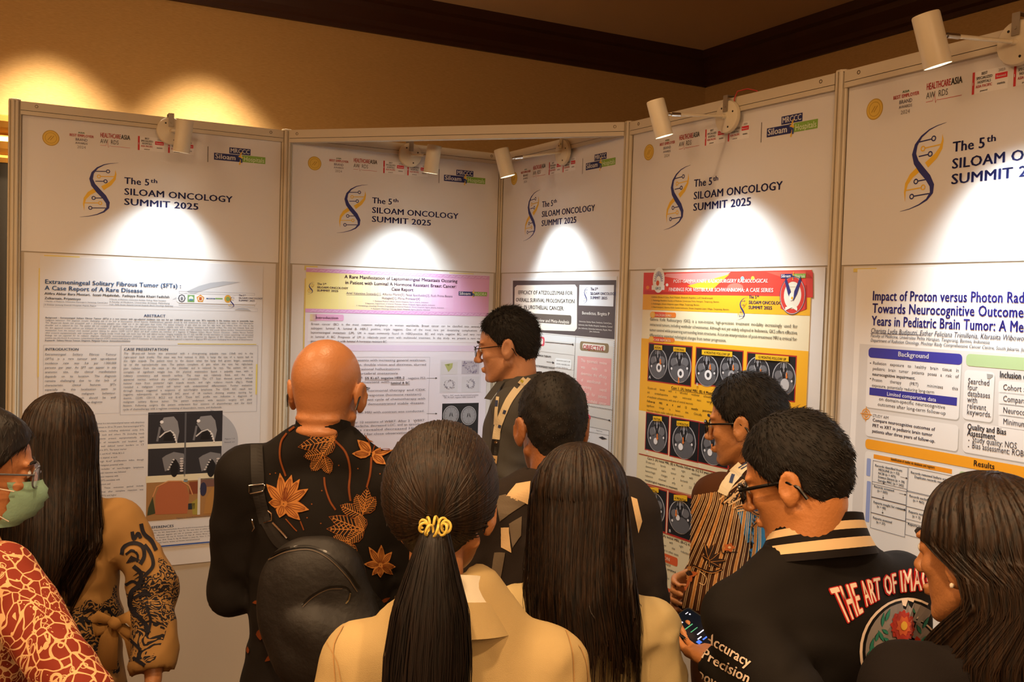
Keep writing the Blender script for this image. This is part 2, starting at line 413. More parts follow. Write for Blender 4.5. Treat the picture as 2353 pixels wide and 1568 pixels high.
NAVY = '#22266b'; YEL = '#e3b52c'; RED = '#c42a2c'; BLK = '#2a2526'; GRN = '#7fa83f'; DNAV = '#16205f'
Z2 = (640, 270, .3485); Z4 = (1440, 200, .28063)
REF = {}
def ref(k, z, x, y): return PAN[k].uv(z[0]+x*z[2], z[1]+y*z[2])
def dna(cv, u0, v0, s_=1., lw=1.):
    """spiral emblem; u0,v0 = position of its top tip; s_ = scale"""
    t0 = ref(2, Z2, 585, 446)
    def q(x, y):
        a = ref(2, Z2, x, y); return (u0+(a[0]-t0[0])*s_, v0+(a[1]-t0[1])*s_)
    k = .000605*s_*1.0
    nav = [(585, 446, 1), (545, 449, 3), (510, 457, 5), (475, 476, 9), (450, 505, 15), (441, 540, 21), (452, 575, 26), (478, 610, 29), (508, 645, 28), (527, 680, 23), (526, 708, 16), (505, 732, 9), (470, 748, 5), (425, 759, 3), (380, 763, 1)]
    yel1 = [(568, 488, 1), (570, 512, 9), (563, 540, 16), (540, 568, 23), (500, 595, 28)]
    yel2 = [(466, 603, 26), (430, 626, 23), (408, 655, 16), (401, 688, 9), (403, 725, 1)]
    def st(p, col, l): cv.stroke_uv([q(a, b) for a, b, _ in p], [w_*k for _, _, w_ in p], col, l)
    st(yel1, YEL, 0); st(yel2, YEL, 0); st(nav, NAVY, 2)
    for xa, xb, y, col in ((450, 519, 496, DNAV), (463, 505, 554, DNAV), (464, 512, 652, DNAV), (446, 515, 710, DNAV)):
        ya = yb = y; cx = xb+11 if y < 600 else xa-11; cv.stroke_uv([q(xa, y), q(xb, y)], 5*k, col, 1)
        u, v = q(cx, y); cv.ring_uv(u, v, 9.5*k, 5*k, col, 2)
    for xa, xb, y in ((493, 563, 526), (405, 476, 681)):
        cx = xa-11 if y < 600 else xb+11; cv.stroke_uv([q(xa, y), q(xb, y)], 5*k, YEL, 1)
        u, v = q(cx, y); cv.ring_uv(u, v, 9.5*k, 5*k, YEL, 2)
def siloam_box(cv, u0, v0, w_, second='Hospitals', l0=1):
    """u0,v0 lower left of the blue box; w_ = total width"""
    h = w_*.135; 
    cv.rect_uv(u0, v0, u0+w_*.5, v0+h, DNAV, l0); cv.rect_uv(u0+w_*.54, v0+.006*w_, u0+w_, v0+h*1.03, GRN, l0)
    cv.text_uv(u0+.02*w_, v0+.2*h, 'Siloam', h*1.02, '#f2f0ee', True, w_*.40, l0+2)
    cv.text_uv(u0+.57*w_, v0+.2*h, second, h*.95, '#dfe8c8', False, w_*.41, l0+2)
    c = (u0+w_*.5, v0+h*.5)
    cv.stroke_uv([(c[0]+.03*w_, c[1]+h*.95), (c[0]-.0*w_, c[1]+h*.3), (c[0]+.02*w_, c[1]-h*.2), (c[0]-.01*w_, c[1]-h*.9)], .028*w_, YEL, l0+2)
    cv.stroke_uv([(c[0]-.05*w_, c[1]+h*.5), (c[0]-.02*w_, c[1]+h*.1), (c[0]+.03*w_, c[1]-h*.1), (c[0]+.03*w_, c[1]-h*.6)], .035*w_, '#2e3f7a', l0+3)
    cv.stroke_uv([(c[0]-.03*w_, c[1]+h*.3), (c[0]+.06*w_, c[1]+h*.15)], .022*w_, YEL, l0+4)
def summit_lockup(cv, u0, v0, h, col=DNAV, wscale=1.):
    """three lines of title text; u0,v0 = baseline start of the LAST line; h = distance first cap top to last baseline"""
    s3 = h/.1063*.99
    A = lambda x: u0+x*s3*wscale
    capb = .026*s3/.72
    cv.text_uv(A(0), v0+.0800*s3, 'The 5', capb*1.0, col, True, .0925*s3*wscale); cv.text_uv(A(.0955), v0+.0920*s3, 'th', capb*.62, col, True, .026*s3*wscale)
    cv.text_uv(A(0), v0+.0385*s3, 'SILOAM ONCOLOGY', capb, col, True, .409*s3*wscale)
    cv.text_uv(A(0), v0, 'SUMMIT 2025', capb, col, True, .279*s3*wscale)
def header_print(cv):
    R = lambda x, y: ref(4, Z4, x, y)
    du = 0
    # seal
    u, v = .118, 2.377; cv.ell_uv(u, v, .0285, .0285, '#b8932e', 0, 32); cv.ell_uv(u, v, .0255, .0255, '#d9b548', 1, 32); cv.ring_uv(u, v, .019, .0015, '#b08a26', 2, 28)
    for a in (-.004, .004): cv.stroke_uv([(u+a-.006, v-.008), (u+a+.006, v+.008)], .002, '#a17c1f', 2)
    def tx(x0, y0, x1, s, cap, col, bold=False, l=3):
        a = R(x0, y0); b = R(x1, y0); k = abs(R(x0, y0+10)[1]-a[1])/10
        V, F_, w_ = layout(s, bold); b_u = a[0]+(b[0]-a[0]); cv.text_uv(a[0], a[1], s, cap*k/.72, col, bold, b_u-a[0], l)
    g = lambda x: x
    # coordinates read on the same sheet of the fourth panel, straightened below
    def row(u0, u1, v, s, cap, col, bold=False): cv.text_uv(u0, v, s, cap/.72, col, bold, u1-u0)
    row(.209, .232, 2.404, 'ASIA', .006, '#4f7a54', True)
    row(.180, .263, 2.3915, 'BEST EMPLOYER', .0095, RED, True)
    row(.200, .242, 2.3765, 'BRAND', .010, '#3a3450')
    row(.200, .242, 2.3645, 'AWARDS', .0078, '#3a3450')
    row(.206, .236, 2.349, '2024', .0105, '#8f8a8a')
    row(.285, .357, 2.398, 'HEALTHCARE', .0175, RED, True); row(.358, .390, 2.398, 'ASIA', .0175, BLK, True)
    row(.285, .350, 2.376, 'AW  RDS', .0165, '#4a4748')
    cv.stroke_uv([(.285, 2.368), (.305, 2.368), (.310, 2.385), (.314, 2.362), (.319, 2.370), (.323, 2.368), (.390, 2.368)], .0011, RED, 2)
    for u0, yr in ((.418, '2023'), (.528, '2024')):
        cv.rect_uv(u0, 2.3635, u0+.096, 2.4165, '#e3e1de', 0)
        cv.rect_uv(u0, 2.3635, u0+.0065, 2.4165, RED, 1); cv.text_uv(u0+.0015, 2.385, 'I', .01, '#f0eeee', True)
        for i, s in enumerate(('BEST', 'SPECIALIZED', 'HOSPITALS', 'ASIA PACIFIC', 'powered')):
            w_ = (.016, .044, .036, .044, .02)[i]; cv.text_uv(u0+.033-w_/2, 2.4065-.0098*i, s, (.0095 if i < 4 else .006), RED if i == 3 else BLK, True, w_)
        cv.rect_uv(u0+.062, 2.3895, u0+.094, 2.4025, '#cf2030', 1); cv.text_uv(u0+.065, 2.393, 'Newsweek', .008, '#f3dede', True, .026)
        cv.text_uv(u0+.070, 2.406, yr, .009, '#6a6668', False, .018); cv.text_uv(u0+.068, 2.376, 'statista', .008, BLK, True, .021)
    cv.rect_uv(.6765, 2.342, .679, 2.4035, '#3f3b33', 1)
    cv.rect_uv(.7605, 2.384, .844, 2.4085, DNAV, 1); cv.text_uv(.764, 2.3885, 'MRCCC', .0245, '#eeecea', True, .077)
    siloam_box(cv, .7015, 2.354, .2027)
    cv.zoom(0, 0, 1)
    dna(cv, .3500, 2.3078)
    summit_lockup(cv, .3716, 2.1525, .1063)

# ------------------------------------------------------------------ the five display panels
PLAB = {1: 'leftmost white display panel, carrying the grey tumour case poster', 2: 'white display panel on the left side of the corner niche, behind the bald man',
        3: 'narrow-looking white display panel on the right side of the corner niche', 4: 'white display panel carrying the yellow and red poster',
        5: 'rightmost white display panel, carrying the white proton versus photon poster'}
def rail(mb, p, u0, u1, zt, hgt, off=0, mat_=None):
    for (a, b, th) in ((zt-hgt*.66, zt, .030), (zt-hgt, zt-hgt*.70, .030)):
        mb.box(p.xyz((u0+u1)/2, (a+b)/2, off), p.d*(u1-u0), p.n*th, Z*(b-a), M_frame)
    mb.box(p.xyz((u0+u1)/2, zt-hgt*.68, off), p.d*(u1-u0), p.n*.024, Z*(hgt*.06), M_groove)
for k in range(1, 6):
    p = PAN[k]; mid = p.xyz(PL/2, 0)
    t = empty('display_panel', mid, 0, PLAB[k], 'panel')
    g0, g1 = (.019, PL-.019)
    if k == 2: g1 = PL-.014
    if k == 3: g0 = .014
    mb = MB(); mb.box(p.xyz((g0+g1)/2, 1.26, -.004), p.d*(g1-g0), p.n*.006, Z*2.42); mb.build('board', M_base, t)
    mb = MB(); mb.box(p.xyz((g0+g1)/2, 2.205, .0005), p.d*(g1-g0-.01), p.n*.002, Z*.49); mb.build('printed_sheet', M_sheet, t)
    mb = MB(); mb.box(p.xyz((g0+g1)/2, 1.3525, 0.001), p.d*(g1-g0-.03), p.n*.002, Z*1.205); mb.build('lower_sheet', M_sheet2, t)
    cv = Canvas(k, .0015); header_print(cv); cv.build(t)
    mb = MB(); rail(mb, p, g0-.001, g1+.001, 2.497, .047); r_ = mb.build('top_rail', None, t)
    for u in (g0+.05, g1-.05):
        mb = MB(); mb.lathe(p.xyz(u, 2.483, .0145), p.n, [(0, .0058), (.0012, .0058), (.0014, .004), (-.0005, .0035), (-.0005, .001)], M_screw, n=12); mb.build('screw', None, t)
    mb = MB(); rail(mb, p, g0-.001, g1+.001, .06, .047); mb.build('bottom_rail', None, t)
# header beam across the niche
a, b = NODE[1], NODE[3]; hd = (b-a)/np.linalg.norm(b-a)
class _H: pass
hp = _H(); hp.o = a; hp.d = hd; hp.n = np.array([hd[1], -hd[0], 0]); hp.xyz = lambda u, v, off=0.: hp.o+hp.d*u+hp.n*off+Z*v
HL = float(np.linalg.norm(b-a)); t = empty('header_beam', hp.xyz(HL/2, 2.45), 0, 'aluminium beam spanning the front of the corner niche between two posts', 'beam')
mb = MB(); rail(mb, hp, .02, HL-.02, 2.499, .05); mb.build('beam', None, t)
for u in (.055, HL-.055):
    mb = MB(); mb.lathe(hp.xyz(u, 2.483, .0145), hp.n, [(0, .006), (.0012, .006), (.0014, .004), (-.0005, .0035)], M_screw, n=12); mb.build('screw', None, t)

# ------------------------------------------------------------------ arm spotlights
def arm_spot(k, base_px, head_px, tip_px, arm, dia, label, energy, tilt=.12, clip='up'):
    p = PAN[k]; u, v = p.uv(*base_px, .03); B = p.xyz(u, v, .017)
    hu, hv = p.uv(*head_px, arm); H = p.xyz(hu, hv, arm)
    Tp = at(*tip_px, float((H-EYE)@FWD))
    ax = Tp-H; ax = ax-p.n*tilt*np.linalg.norm(ax); ax /= np.linalg.norm(ax); Lh = np.linalg.norm(Tp-H)*2; r = dia/2
    t = empty('arm_spotlight', B, 0, label, 'spotlight')
    mb = MB(); mb.lathe(B, p.n, [(0, .052), (.006, .053), (.012, .050), (.0145, .044), (.0145, .012), (.017, .008)]); pl_ = mb.build('mounting_plate', M_lampw, t)
    for dx, dz in ((-.02, .028), (.012, -.034), (.032, .012)):
        mb = MB(); mb.lathe(B+p.n*.0142+p.d*dx+Z*dz, p.n, [(0, .0035), (.0012, .003)], n=10); mb.build('screw', M_dark, pl_)
    mb = MB(); bx = B+Z*.046+p.n*.0175
    mb.box(bx-Z*.006, p.d*.02, p.n*.002, Z*.05); mb.box(bx+Z*.0195-p.n*.02, p.d*.02, p.n*.042, Z*.002); mb.box(bx+Z*.006-p.n*.041, p.d*.02, p.n*.002, Z*.028)
    mb.lathe(bx-Z*.014+p.n*.001, p.n, [(0, .0045), (.002, .004)], n=10); mb.build('clamp_bracket', M_steel, t)
    A0 = B+p.n*.016; side = H-ax*(-Lh*.0)
    dirv = H-ax*Lh*.12-A0; L = np.linalg.norm(dirv); dn = dirv/L; A1 = A0+dn*(L-r-.045)
    mb = MB(); mb.tube([A0, A0+dn*.012], .0075); mb.tube([A0, A1], .0048); mb.build('arm', M_lampw, t)
    mb = MB(); mb.tube([A1-dn*.004, A1+dn*.028], .0065); mb.tube([A1+dn*.028, A1+dn*.046], .0035); mb.build('joint', M_chrome, t)
    top = H-ax*Lh/2
    mb = MB(); mb.lathe(top, ax, [(0, r*.93), (.002, r*.98), (.005, r), (Lh-.004, r), (Lh, r*.985), (Lh-.004, r*.93), (Lh-.03, r*.80), (Lh-.031, r*.2)], n=32); hd_ = mb.build('lamp_head', M_lampw, t)
    # slots on the side that faces the arm
    q = -dn-ax*np.dot(-dn, ax); q /= np.linalg.norm(q); w2 = np.cross(ax, q)
    for a_, b_ in ((.18, .38), (.46, .68)):
        mb = MB(); mb.box(H+ax*Lh*((a_+b_)/2-.5)+q*(r-.0006)+w2*.0, ax*Lh*(b_-a_), w2*.005, q*.0025); mb.build('slot', M_dark, hd_)
    mb = MB(); mb.lathe(H-ax*Lh*.08+q*(r-.001), q, [(0, .006), (.005, .0055), (.007, .003)], n=12); mb.build('knob', M_lampw, hd_)
    mb = MB(); mb.lathe(top+ax*(Lh-.022), ax, [(0, r*.86), (.002, r*.86)], n=24); mb.build('lens', mat('spot_lens', (1, .97, .9), .3, emit=(1, .98, .92), estr=14), hd_)
    l = light('spot_bulb', 'SPOT', top+ax*(Lh+.002), energy, SPOTC, .03, top+ax*2, 1.5, 1.0)
    return t
SPOTC = (.80, .93, 1.0)
SE = 50
arm_spot(1, (393, 301), (421, 313), (417, 350), .20, .060, 'short-armed cream spotlight clamped over the leftmost panel', SE*.8, .14)
arm_spot(2, (944, 356), (994, 366), (991, 398), .24, .060, 'cream spotlight clamped on the left panel of the corner niche', SE, .14)
arm_spot(3, (1290, 350), (1159, 374), (1163, 406), .26, .060, 'cream spotlight clamped on the right panel of the corner niche', SE, .14)
arm_spot(4, (1668, 268), (1516, 272), (1522, 314), .27, .056, 'cream spotlight on a long arm above the yellow and red poster', SE, .14)
arm_spot(5, (2335, 97), (2141, 92), (2150, 152), .27, .060, 'largest cream spotlight, on a long arm at the upper right', SE*1.15, .14)
p = PAN[4]; mb = MB(); w0 = p.uv(1690, 245, .02)
mb.tube([p.xyz(w0[0]-.008, 2.452, .02), p.xyz(w0[0]-.004, 2.49, .022), p.xyz(w0[0]+.004, 2.512, .018), p.xyz(w0[0]+.03, 2.518, .0), p.xyz(w0[0]+.06, 2.508, -.01), p.xyz(w0[0]+.09, 2.47, -.025)], .0022, n=6)
tag(mb.build('power_wire', M_redwire), 'thin red wire looping over the rail beside the long-armed lamp', 'wire')
# ------------------------------------------------------------------ posters (flat prints taped to the panels)
TAPE = mat('masking_tape', '#d8c56a', .6)
def paper(k, u0, v0, u1, v1, name, label, col, thick=.0016, tapes=()):
    p = PAN[k]; t = empty(name, p.xyz((u0+u1)/2, v0, .003), 0, label, 'poster')
    mb = MB(); mb.box(p.xyz((u0+u1)/2, (v0+v1)/2, .003), p.d*(u1-u0), p.n*thick, Z*(v1-v0)); mb.build('paper', mat('paper_'+col.strip('#'), col, .42, spec=.45), t)
    for a, b, c, d in tapes:
        mb = MB(); mb.box(p.xyz((a+c)/2, (b+d)/2, .0026), p.d*(c-a), p.n*.0012, Z*(d-b)); mb.build('tape', TAPE, t)
    return t
G1, G2, G3 = '#55565c', '#8d8f96', '#3d3d42'
OFF = .0039
# ---- poster on panel 1 : grey case report
t1 = paper(1, .0866, .825, .9035, 1.945, 'case_report_poster', 'pale grey text poster with CT scans on the leftmost panel', '#d2d3d6',
           tapes=((.10, 1.94, .22, 1.949), (.40, 1.94, .52, 1.947), (.083, 1.5, .09, 1.9)))
c = Canvas(1, OFF); c.zoom(60, 580, .2679)
c.text(160, 268, 1330, 'Extrameningeal Solitary Fibrous Tumor (SFTs) :', 38, '#3d6390', True)
c.text(160, 322, 1000, 'A Case Report of A Rare Disease', 38, '#3d6390', True)
c.text(158, 362, 1230, 'Alifira Akbar Bara Mentari,  Izzati Mujahidah,  Fathiyya Rizka Khairi Fadhilah', 20, G3, True)
c.text(158, 402, 470, 'Zulkarnain, Priyantoyo', 20, G3, True)
for i, s in enumerate(('1 Faculty of Medicine, Universitas Diponegoro Semarang, Central Java', '2 Dokter Jantung Daerah Hospital, Papua, Papua')):
    c.text(158, 425+30*i, 700-100*i, s, 12, G1)
for i, s in enumerate(('3 Faculty of Medicine, Universitas Andalas, Padang, West Sumatera', '4 Faculty of Medicine, Universitas Sriwijaya, Palembang', '5 Dr. Saiful Anwar General Central Hospital, Siloam Oncology, Semarang')):
    c.text(715, 408+22*i, 1200+30*i, s, 12, G1)
c.poly([(1380, 335), (1480, 290), (1580, 262), (1690, 250), (1840, 256), (1700, 285), (1580, 310), (1480, 340), (1430, 362)], '#adb1b8', 0)
c.poly([(1255, 405), (1300, 375), (1380, 345), (1380, 380), (1310, 395)], '#b4b8be', 0)
c.rect(1290, 352, 1976, 452, '#d9dadd', 1, .013); c.frame(1310, 352, 1960, 353, '#8d93a0', .0008, 2); c.frame(1310, 451, 1960, 452, '#8d93a0', .0008, 2)
c.ell(1335, 395, 32, 36, '#4c4f58', 2, n=8); c.ell(1335, 395, 22, 26, '#c9cbd0', 3); c.ell(1335, 398, 9, 16, '#6a6d76', 4)
c.rect(1385, 366, 1443, 428, '#6f9c62', 2); c.ell(1414, 395, 20, 20, '#cfd9cf', 3); c.rect(1400, 400, 1430, 414, '#4c86a5', 4)
c.ell(1495, 398, 34, 36, '#c98a36', 2, n=5, rot=.3); c.ell(1495, 398, 22, 22, '#ded3b8', 3); c.rect(1484, 384, 1506, 412, '#b5541f', 4)
c.rect(1545, 392, 1620, 404, '#2c4a7c', 2); c.rect(1622, 392, 1685, 404, '#6f9c52', 2); c.text(1560, 403, 1612, 'Siloam', 9, '#e0e0e0', True)
c.ell(1730, 400, 30, 34, '#cf9b3c', 2); c.ell(1730, 400, 17, 20, '#7e9b56', 3)
u, v = c.uv(1800, 375); dna(c, u, v, .24); u, v = c.uv(1822, 420); summit_lockup(c, u, v, .028, '#3a3f66', .9)
c.poly([(1785, 495), (1825, 480), (1860, 476), (1900, 484), (1930, 502)], '#adb1b8', 1)
c.frame(150, 468, 1985, 484, '#a9adb8', .0007); 
c.text(1010, 553, 1196, 'ABSTRACT', 22, '#48618b', True)
ab = ['*Background : Extrameningeal Solitary Fibrous Tumour (SFTs) is a rare tumour with age-adjusted incidence rate was 0.6 per 1.000.000 persons per year. SFTs especially in this location seem to potentially have',
 'malignant behaviour. The diagnosis remains challenging due to the lack of characteristic clinical features. Multidisciplinary approach should be well understood by every physician to diagnose this tumour. Case Description',
 'The 38-year-old female was presented with a slow-growing palpable mass (10x8 cm) in the right-upper back trunks. The patient complains of pain when she uses her right hand, pain radiates from the mass to the',
 'shoulder and is relieved by rest. The patient did not complain of significant weight loss. On physical examination found a palpable mass with a rubbery consistency and smooth surface. The mass was relatively fixed, and',
 'the skin appeared normal, without any erythema or ulceration. CT Scan showed poorly defined tumour mass from posterior right scapula muscle, and right scalenus muscle with poorly defined borders. Immunohistochemistry',
 'examination from the tumour mass showed positive staining for desmin, CD99, CD117, BCL2 and Ki-67 confirms the indication of a diagnosis of Malignant Solitary Fibrous Tumour. Discussion : Solitary Fibrous Tumour',
 'often presents asymptomatically, with nonspecific signs. Imaging usually reveals large soft tissue mass with well defined borders. Imaging modalities like CT Scan and MRI provide information on tumour morphology and associated',
 'findings not yet reported for its radiation diagnosis. Necessarily immunohistochemical evaluation. In this case, positive staining for BCL-2 and CD99 supported the diagnosis of SFT, although the unexpected CD117',
 'positive was also found. In conclusion, comprehensive diagnosis of SFTs remains challenging for CD117. Conclusion : A comprehensive integrated approach is important to diagnose SFTs and remain challenging due to the lack of clinical features.',
 '*Keywords : Solitary Fibrous Tumour, Diagnosis, Malignant Tumour, Immunohistochemistry']
c.para(165, 566, 1950, 762, ab, G1, .6)
c.frame(150, 795, 800, 1380, '#a3a7b2', .0008); c.frame(815, 795, 1978, 1365, '#8f94a2', .0009)
c.rect(1300, 783, 1975, 792, '#d8c95e', 1); c.rect(1972, 960, 1980, 1220, '#d8cb72', 1)
c.text(163, 842, 452, 'INTRODUCTION', 22, '#3f4d66', True); c.text(838, 842, 1220, 'CASE PRESENTATION', 22, '#3f4d66', True)
c.para(163, 884, 775, 1302, ['Extrameningeal Solitary Fibrous Tumour', '(SFTs) is a rare tumour with age-adjusted', 'incidence rate was 0.6 per 1.000.000', 'persons per year. As SFT can appear in any', 'anatomic site, the clinical manifestation', 'depends on its location. The diagnosis', 'remains challenging due to the lack of', 'characteristic clinical features. SFTs', 'especially in this localization seem to', 'potentially have malignant behaviour.', 'Multidisciplinary approach should be well', 'understood by every physician to diagnose'], G1, .5)
c.para(838, 874, 1945, 1356, ['The 38-year-old female was presented with a slow-growing palpable mass (10x8 cm) in the', 'right-upper back trunks. The mass was first noticed in 2022, a lump the size of a tennis ball in', 'the right scapula. The patient went to the doctor when the lump had grown larger, extending', 'up to the supraclavicular area. The patient complains of pain when she uses her right-hand,', 'pain radiates from the mass to the shoulder and is relieved by rest. The patient did not', 'complain of significant weight loss. On physical examination found a palpable mass with a', 'rubbery consistency and smooth surface. The mass was relatively fixed, and the skin', 'appeared normal, without any erythema or ulceration. The CT Scan showed poorly defined', 'tumour mass from posterior right scapula muscle, and right scalenus muscle (Fig.1). FNAB', 'revealed a malignant round cell tumor with undetermined differentiation. Further evaluation', 'through biopsy suggested a suspicion of non-Hodgkin lymphoma. The CD45 IHC result was', 'negative; subsequently, an extended IHC panel of 18 markers showing positive staining for', 'desmin, CD99, CD117, BCL2 and Ki-67. These IHC profile was indicative a diagnosis of', 'malignant solitary fibrous tumor. The patient underwent wide excision surgery and plate', 'fixation. Following surgery, the patient underwent four sessions of physiotherapy and the third', 'cycle of chemotherapy with a regimen consisting of doxorubicin, mesna, and ifosfamide.'], G1, .52)
c.zoom(60, 900, .25506)
c.ell(1560, 460, 350, 290, '#a6aab2', 0, n=32, a0=-1.2, a1=1.3)
c.text(880, 128, 890, '.', 5, G1)
dl = ['Solitary fibrous tumor is a rare mesenchymal tumor with ubiquitous', 'distribution, common in 20 to 70 years. Extrameningeal SFTs', 'can arise everywhere, including abdominal cavity 31%,', 'limbs 29% head neck and others 7% (including head)', 'Most SFTs patients present asymptomatically, with', 'some complaints of nonspecific and localized signs', 'Imaging reveals well defined tumor borders on CT', 'often being reported in SFTs. The tumor marker', 'CD34, CD99, BCL-2, and Ki-67. While BCL-2', 'and CD99 positivity is atypical, as such', 'typical with a high Ki-67 proliferation index, though', 'mostly suggestive of malignant potential while', 'the differential includes of non-Hodgkin lymphoma', 'treatment of multimodal resection was followed', 'by radiotherapy in tumor response with', 'positive outcomes in SFTs correlates with', 'increased risk of metastasis and', 'local recurrence. These outcomes period include', 'disease free survival after complete resection was', 'reported at 77.1% vs (75%) and higher', 'mitotic count. Larger tumor size at', 'diagnosis and negative margins allowing', 'Radiation is also means.', 'considered treatment for localized', 'disease and for palliative of relief']
c.para(500, 300, 1065, 1130, dl, G1, .45)
c.rect(1100, 190, 1765, 475, '#26262c', 1); c.rect(1100, 490, 1755, 765, '#2a2a2f', 1)
c.rect(1095, 475, 1765, 490, '#d6d4c4', 2); c.rect(1430, 190, 1436, 765, '#55565c', 2)
for dx, dy, s in ((0, 0, 1), (325, -10, 1.05)):
    X = lambda x: 1100+dx+(x-1100)*s
    c.poly([(X(1205), 300+dy), (X(1240), 235+dy), (X(1330), 225+dy), (X(1365), 270+dy), (X(1380), 360+dy), (X(1360), 455+dy), (X(1330), 380+dy), (X(1290), 350+dy), (X(1245), 360+dy)], '#85868a', 2)
    c.stroke([(X(1200), 415+dy), (X(1250), 370+dy), (X(1300), 352+dy), (X(1340), 390+dy), (X(1352), 450+dy)], 12, '#c9c9c9', 3)
    c.ell(X(1280), 440+dy, 42, 70, '#0f0f12', 3, a0=0, a1=pi, rot=0); c.ell(X(1222), 275+dy, 16, 14, '#e4e4e4', 4)
    for i in range(5): c.ell(X(1322+8*i), 370+dy+22*i, 8, 7, '#dedede', 5)
    c.stroke([(X(1180), 450+dy), (X(1195), 380+dy), (X(1205), 320+dy)], 18, '#6e6f74', 2)
for dx in (0, 330):
    c.poly([(1225+dx, 600), (1260+dx, 575), (1330+dx, 545), (1420+dx, 560), (1430+dx, 620), (1400+dx, 700), (1370+dx, 640), (1330+dx, 610), (1300+dx, 700), (1250+dx, 720)], '#77787c', 2)
    c.ell(1335+dx, 690, 36, 80, '#121215', 3)
    for i in range(6): c.ell(1400+dx, 605+22*i, 16, 7, '#c4bfbf', 4)
    for i in range(5): c.ell(1280+dx+12*(4-i), 615+22*i, 9, 7, '#c4c4c4', 4)
c.rect(1080, 765, 1765, 785, '#d8d2b4', 2); c.rect(1085, 785, 1745, 1120, '#9b7446', 1)
c.poly([(1160, 1110), (1165, 940), (1200, 850), (1290, 815), (1370, 810), (1440, 840), (1470, 940), (1450, 1100)], '#a7603c', 2)
c.stroke([(1140, 950), (1175, 860), (1280, 808), (1400, 806), (1470, 850), (1500, 930)], 10, '#c98f5e', 3)
c.poly([(1090, 1120), (1100, 1050), (1140, 950), (1165, 1100)], '#3b4128', 2); c.rect(1460, 1010, 1520, 1060, '#1e2a33', 2); c.rect(1420, 790, 1455, 812, '#6fa0b8', 2)
c.rect(1470, 815, 1545, 920, '#7d3f26', 2)
c.rect(1548, 775, 1566, 1110, '#cfcdc3', 3); c.rect(1566, 785, 1760, 850, '#6f5148', 2); c.ell(1595, 880, 30, 60, '#2b2c47', 3)
c.poly([(1600, 1105), (1620, 960), (1680, 870), (1765, 800), (1765, 1090)], '#a5793f', 3); c.poly([(1490, 1000), (1548, 960), (1548, 1110), (1500, 1110)], '#9c8f3c', 2)
c.text(1355, 1148, 1770, 'Figure 1. Post-Resection Clinical Appearance', 12, G1); c.text(1790, 432, 1880, 'Figure 1 A', 11, G1); c.text(1785, 462, 1880, 'based on', 11, G1)
c.text(1105, 1238, 1330, 'REFERENCES', 22, '#3f4d66', True)
c.para(1105, 1262, 1900, 1375, ['Martin-Broto J, Mondaza-Hernandez JL, Moura DS, Hindi N. A Comprehensive Review on Solitary Fibrous Tumor: New Insights', 'Tariq MU, Din NU, Abdul-Ghafar J, Park YK. The many faces of solitary fibrous tumor: diversity of histological', 'features, differential diagnosis and role of molecular studies and surrogate markers in avoiding misdiagnosis', 'Davanzo B, Emerson RE, Lisy M, Koniaris LG, Kays JK. Solitary fibrous tumor. Translational Gastroenterology', 'and Hepatology. 2018. Thway K, Ng W, Noujaim J, Jones RL, Fisher C. The Current Status of Solitary Fibrous', 'Tumor: Diagnostic Features, Variants, and Genetics. International Journal'], G1, .5)
c.rect_uv(.40, .8275, .9035, .8325, '#2c4f9c', 2)
c.build(t1)

# ---- poster on panel 2 : purple and yellow
t2 = paper(2, .0915, .80, .9387, 1.9475, 'case_report_poster', 'poster with purple and yellow heading in the left side of the niche', '#dcd6e0',
           tapes=((.085, 1.935, .14, 1.953), (.74, 1.94, .86, 1.951), (.087, 1.45, .094, 1.9)))
c = Canvas(2, OFF); c.zoom(690, 600, .29335)
u0, _ = .0915, 0; u1 = .9387
_, vt = c.uv(60, 57); _, vb = c.uv(48, 402)
N = 24  # heading band: yellow fading into pink, as printed
ys, ps = np.array(srgb('#e6d98a')), np.array(srgb('#dba6cf'))
def hexof(c3): return '#'+''.join('%02x' % int(round(255*(12.92*x if x <= .0031308 else 1.055*x**(1/2.4)-.055))) for x in c3)
for i in range(N):
    f = (i+.5)/N; g = max(0, min(1, (f-.12)/.55)); mid = np.array(srgb('#dcc8dd')); cc = ys*(1-g)+mid*g if g < 1 else mid; cc = ys+(mid-ys)*min(1, g*1.0)
    if f > .55: cc = mid+(ps-mid)*min(1, (f-.55)/.3)
    c.rect_uv(u0+(u1-u0)*i/N, vb, u0+(u1-u0)*(i+1)/N, vt, hexof(cc), 0)
for (va, vv) in ((vt-.0155, vt), (vb, vb+.0155)):
    c.rect_uv(u0, va, u1, vv, '#cf9ac8', 1)
    for i in range(26):
        uu = u0+.02+(u1-u0-.03)*i/26; c.stroke_uv([(uu, va+.002), (uu+.012, va+.010), (uu+.022, va+.006), (uu+.03, vv-.002)], [.001, .003, .003, .001], '#ddbfdc', 2)
c.text(347, 135, 1230, 'A Rare Manifestation of Leptomeningeal Metastasis Occuring', 27, '#3b2a45', True)
c.text(352, 180, 1222, 'in Patient with Luminal A Hormone Resistant Breast Cancer:', 27, '#3b2a45', True)
c.text(713, 232, 885, 'Case Report', 26, '#3b2a45', True)
c.text(360, 259, 1192, 'Ariel Valentino Soetedjo[1], Alfianto Martin[2], Faisal Syarifuddin[3], Ruth Prima Basana', 19, '#5a4a60'); c.stroke([(360, 266), (625, 270)], 2, '#5a4a60')
c.text(638, 298, 937, 'Hutagaol[1], Mirna Primasari[4]', 19, '#5a4a60')
c.text(568, 318, 1003, '1. Resident Medical Officer, Siloam Hospitals Agora, Jakarta, Indonesia', 11, '#6a5a70')
c.text(508, 336, 1055, '2. Internist, Department of Internal Medicine, Siloam Hospitals Agora, Jakarta, Indonesia', 11, '#6a5a70')
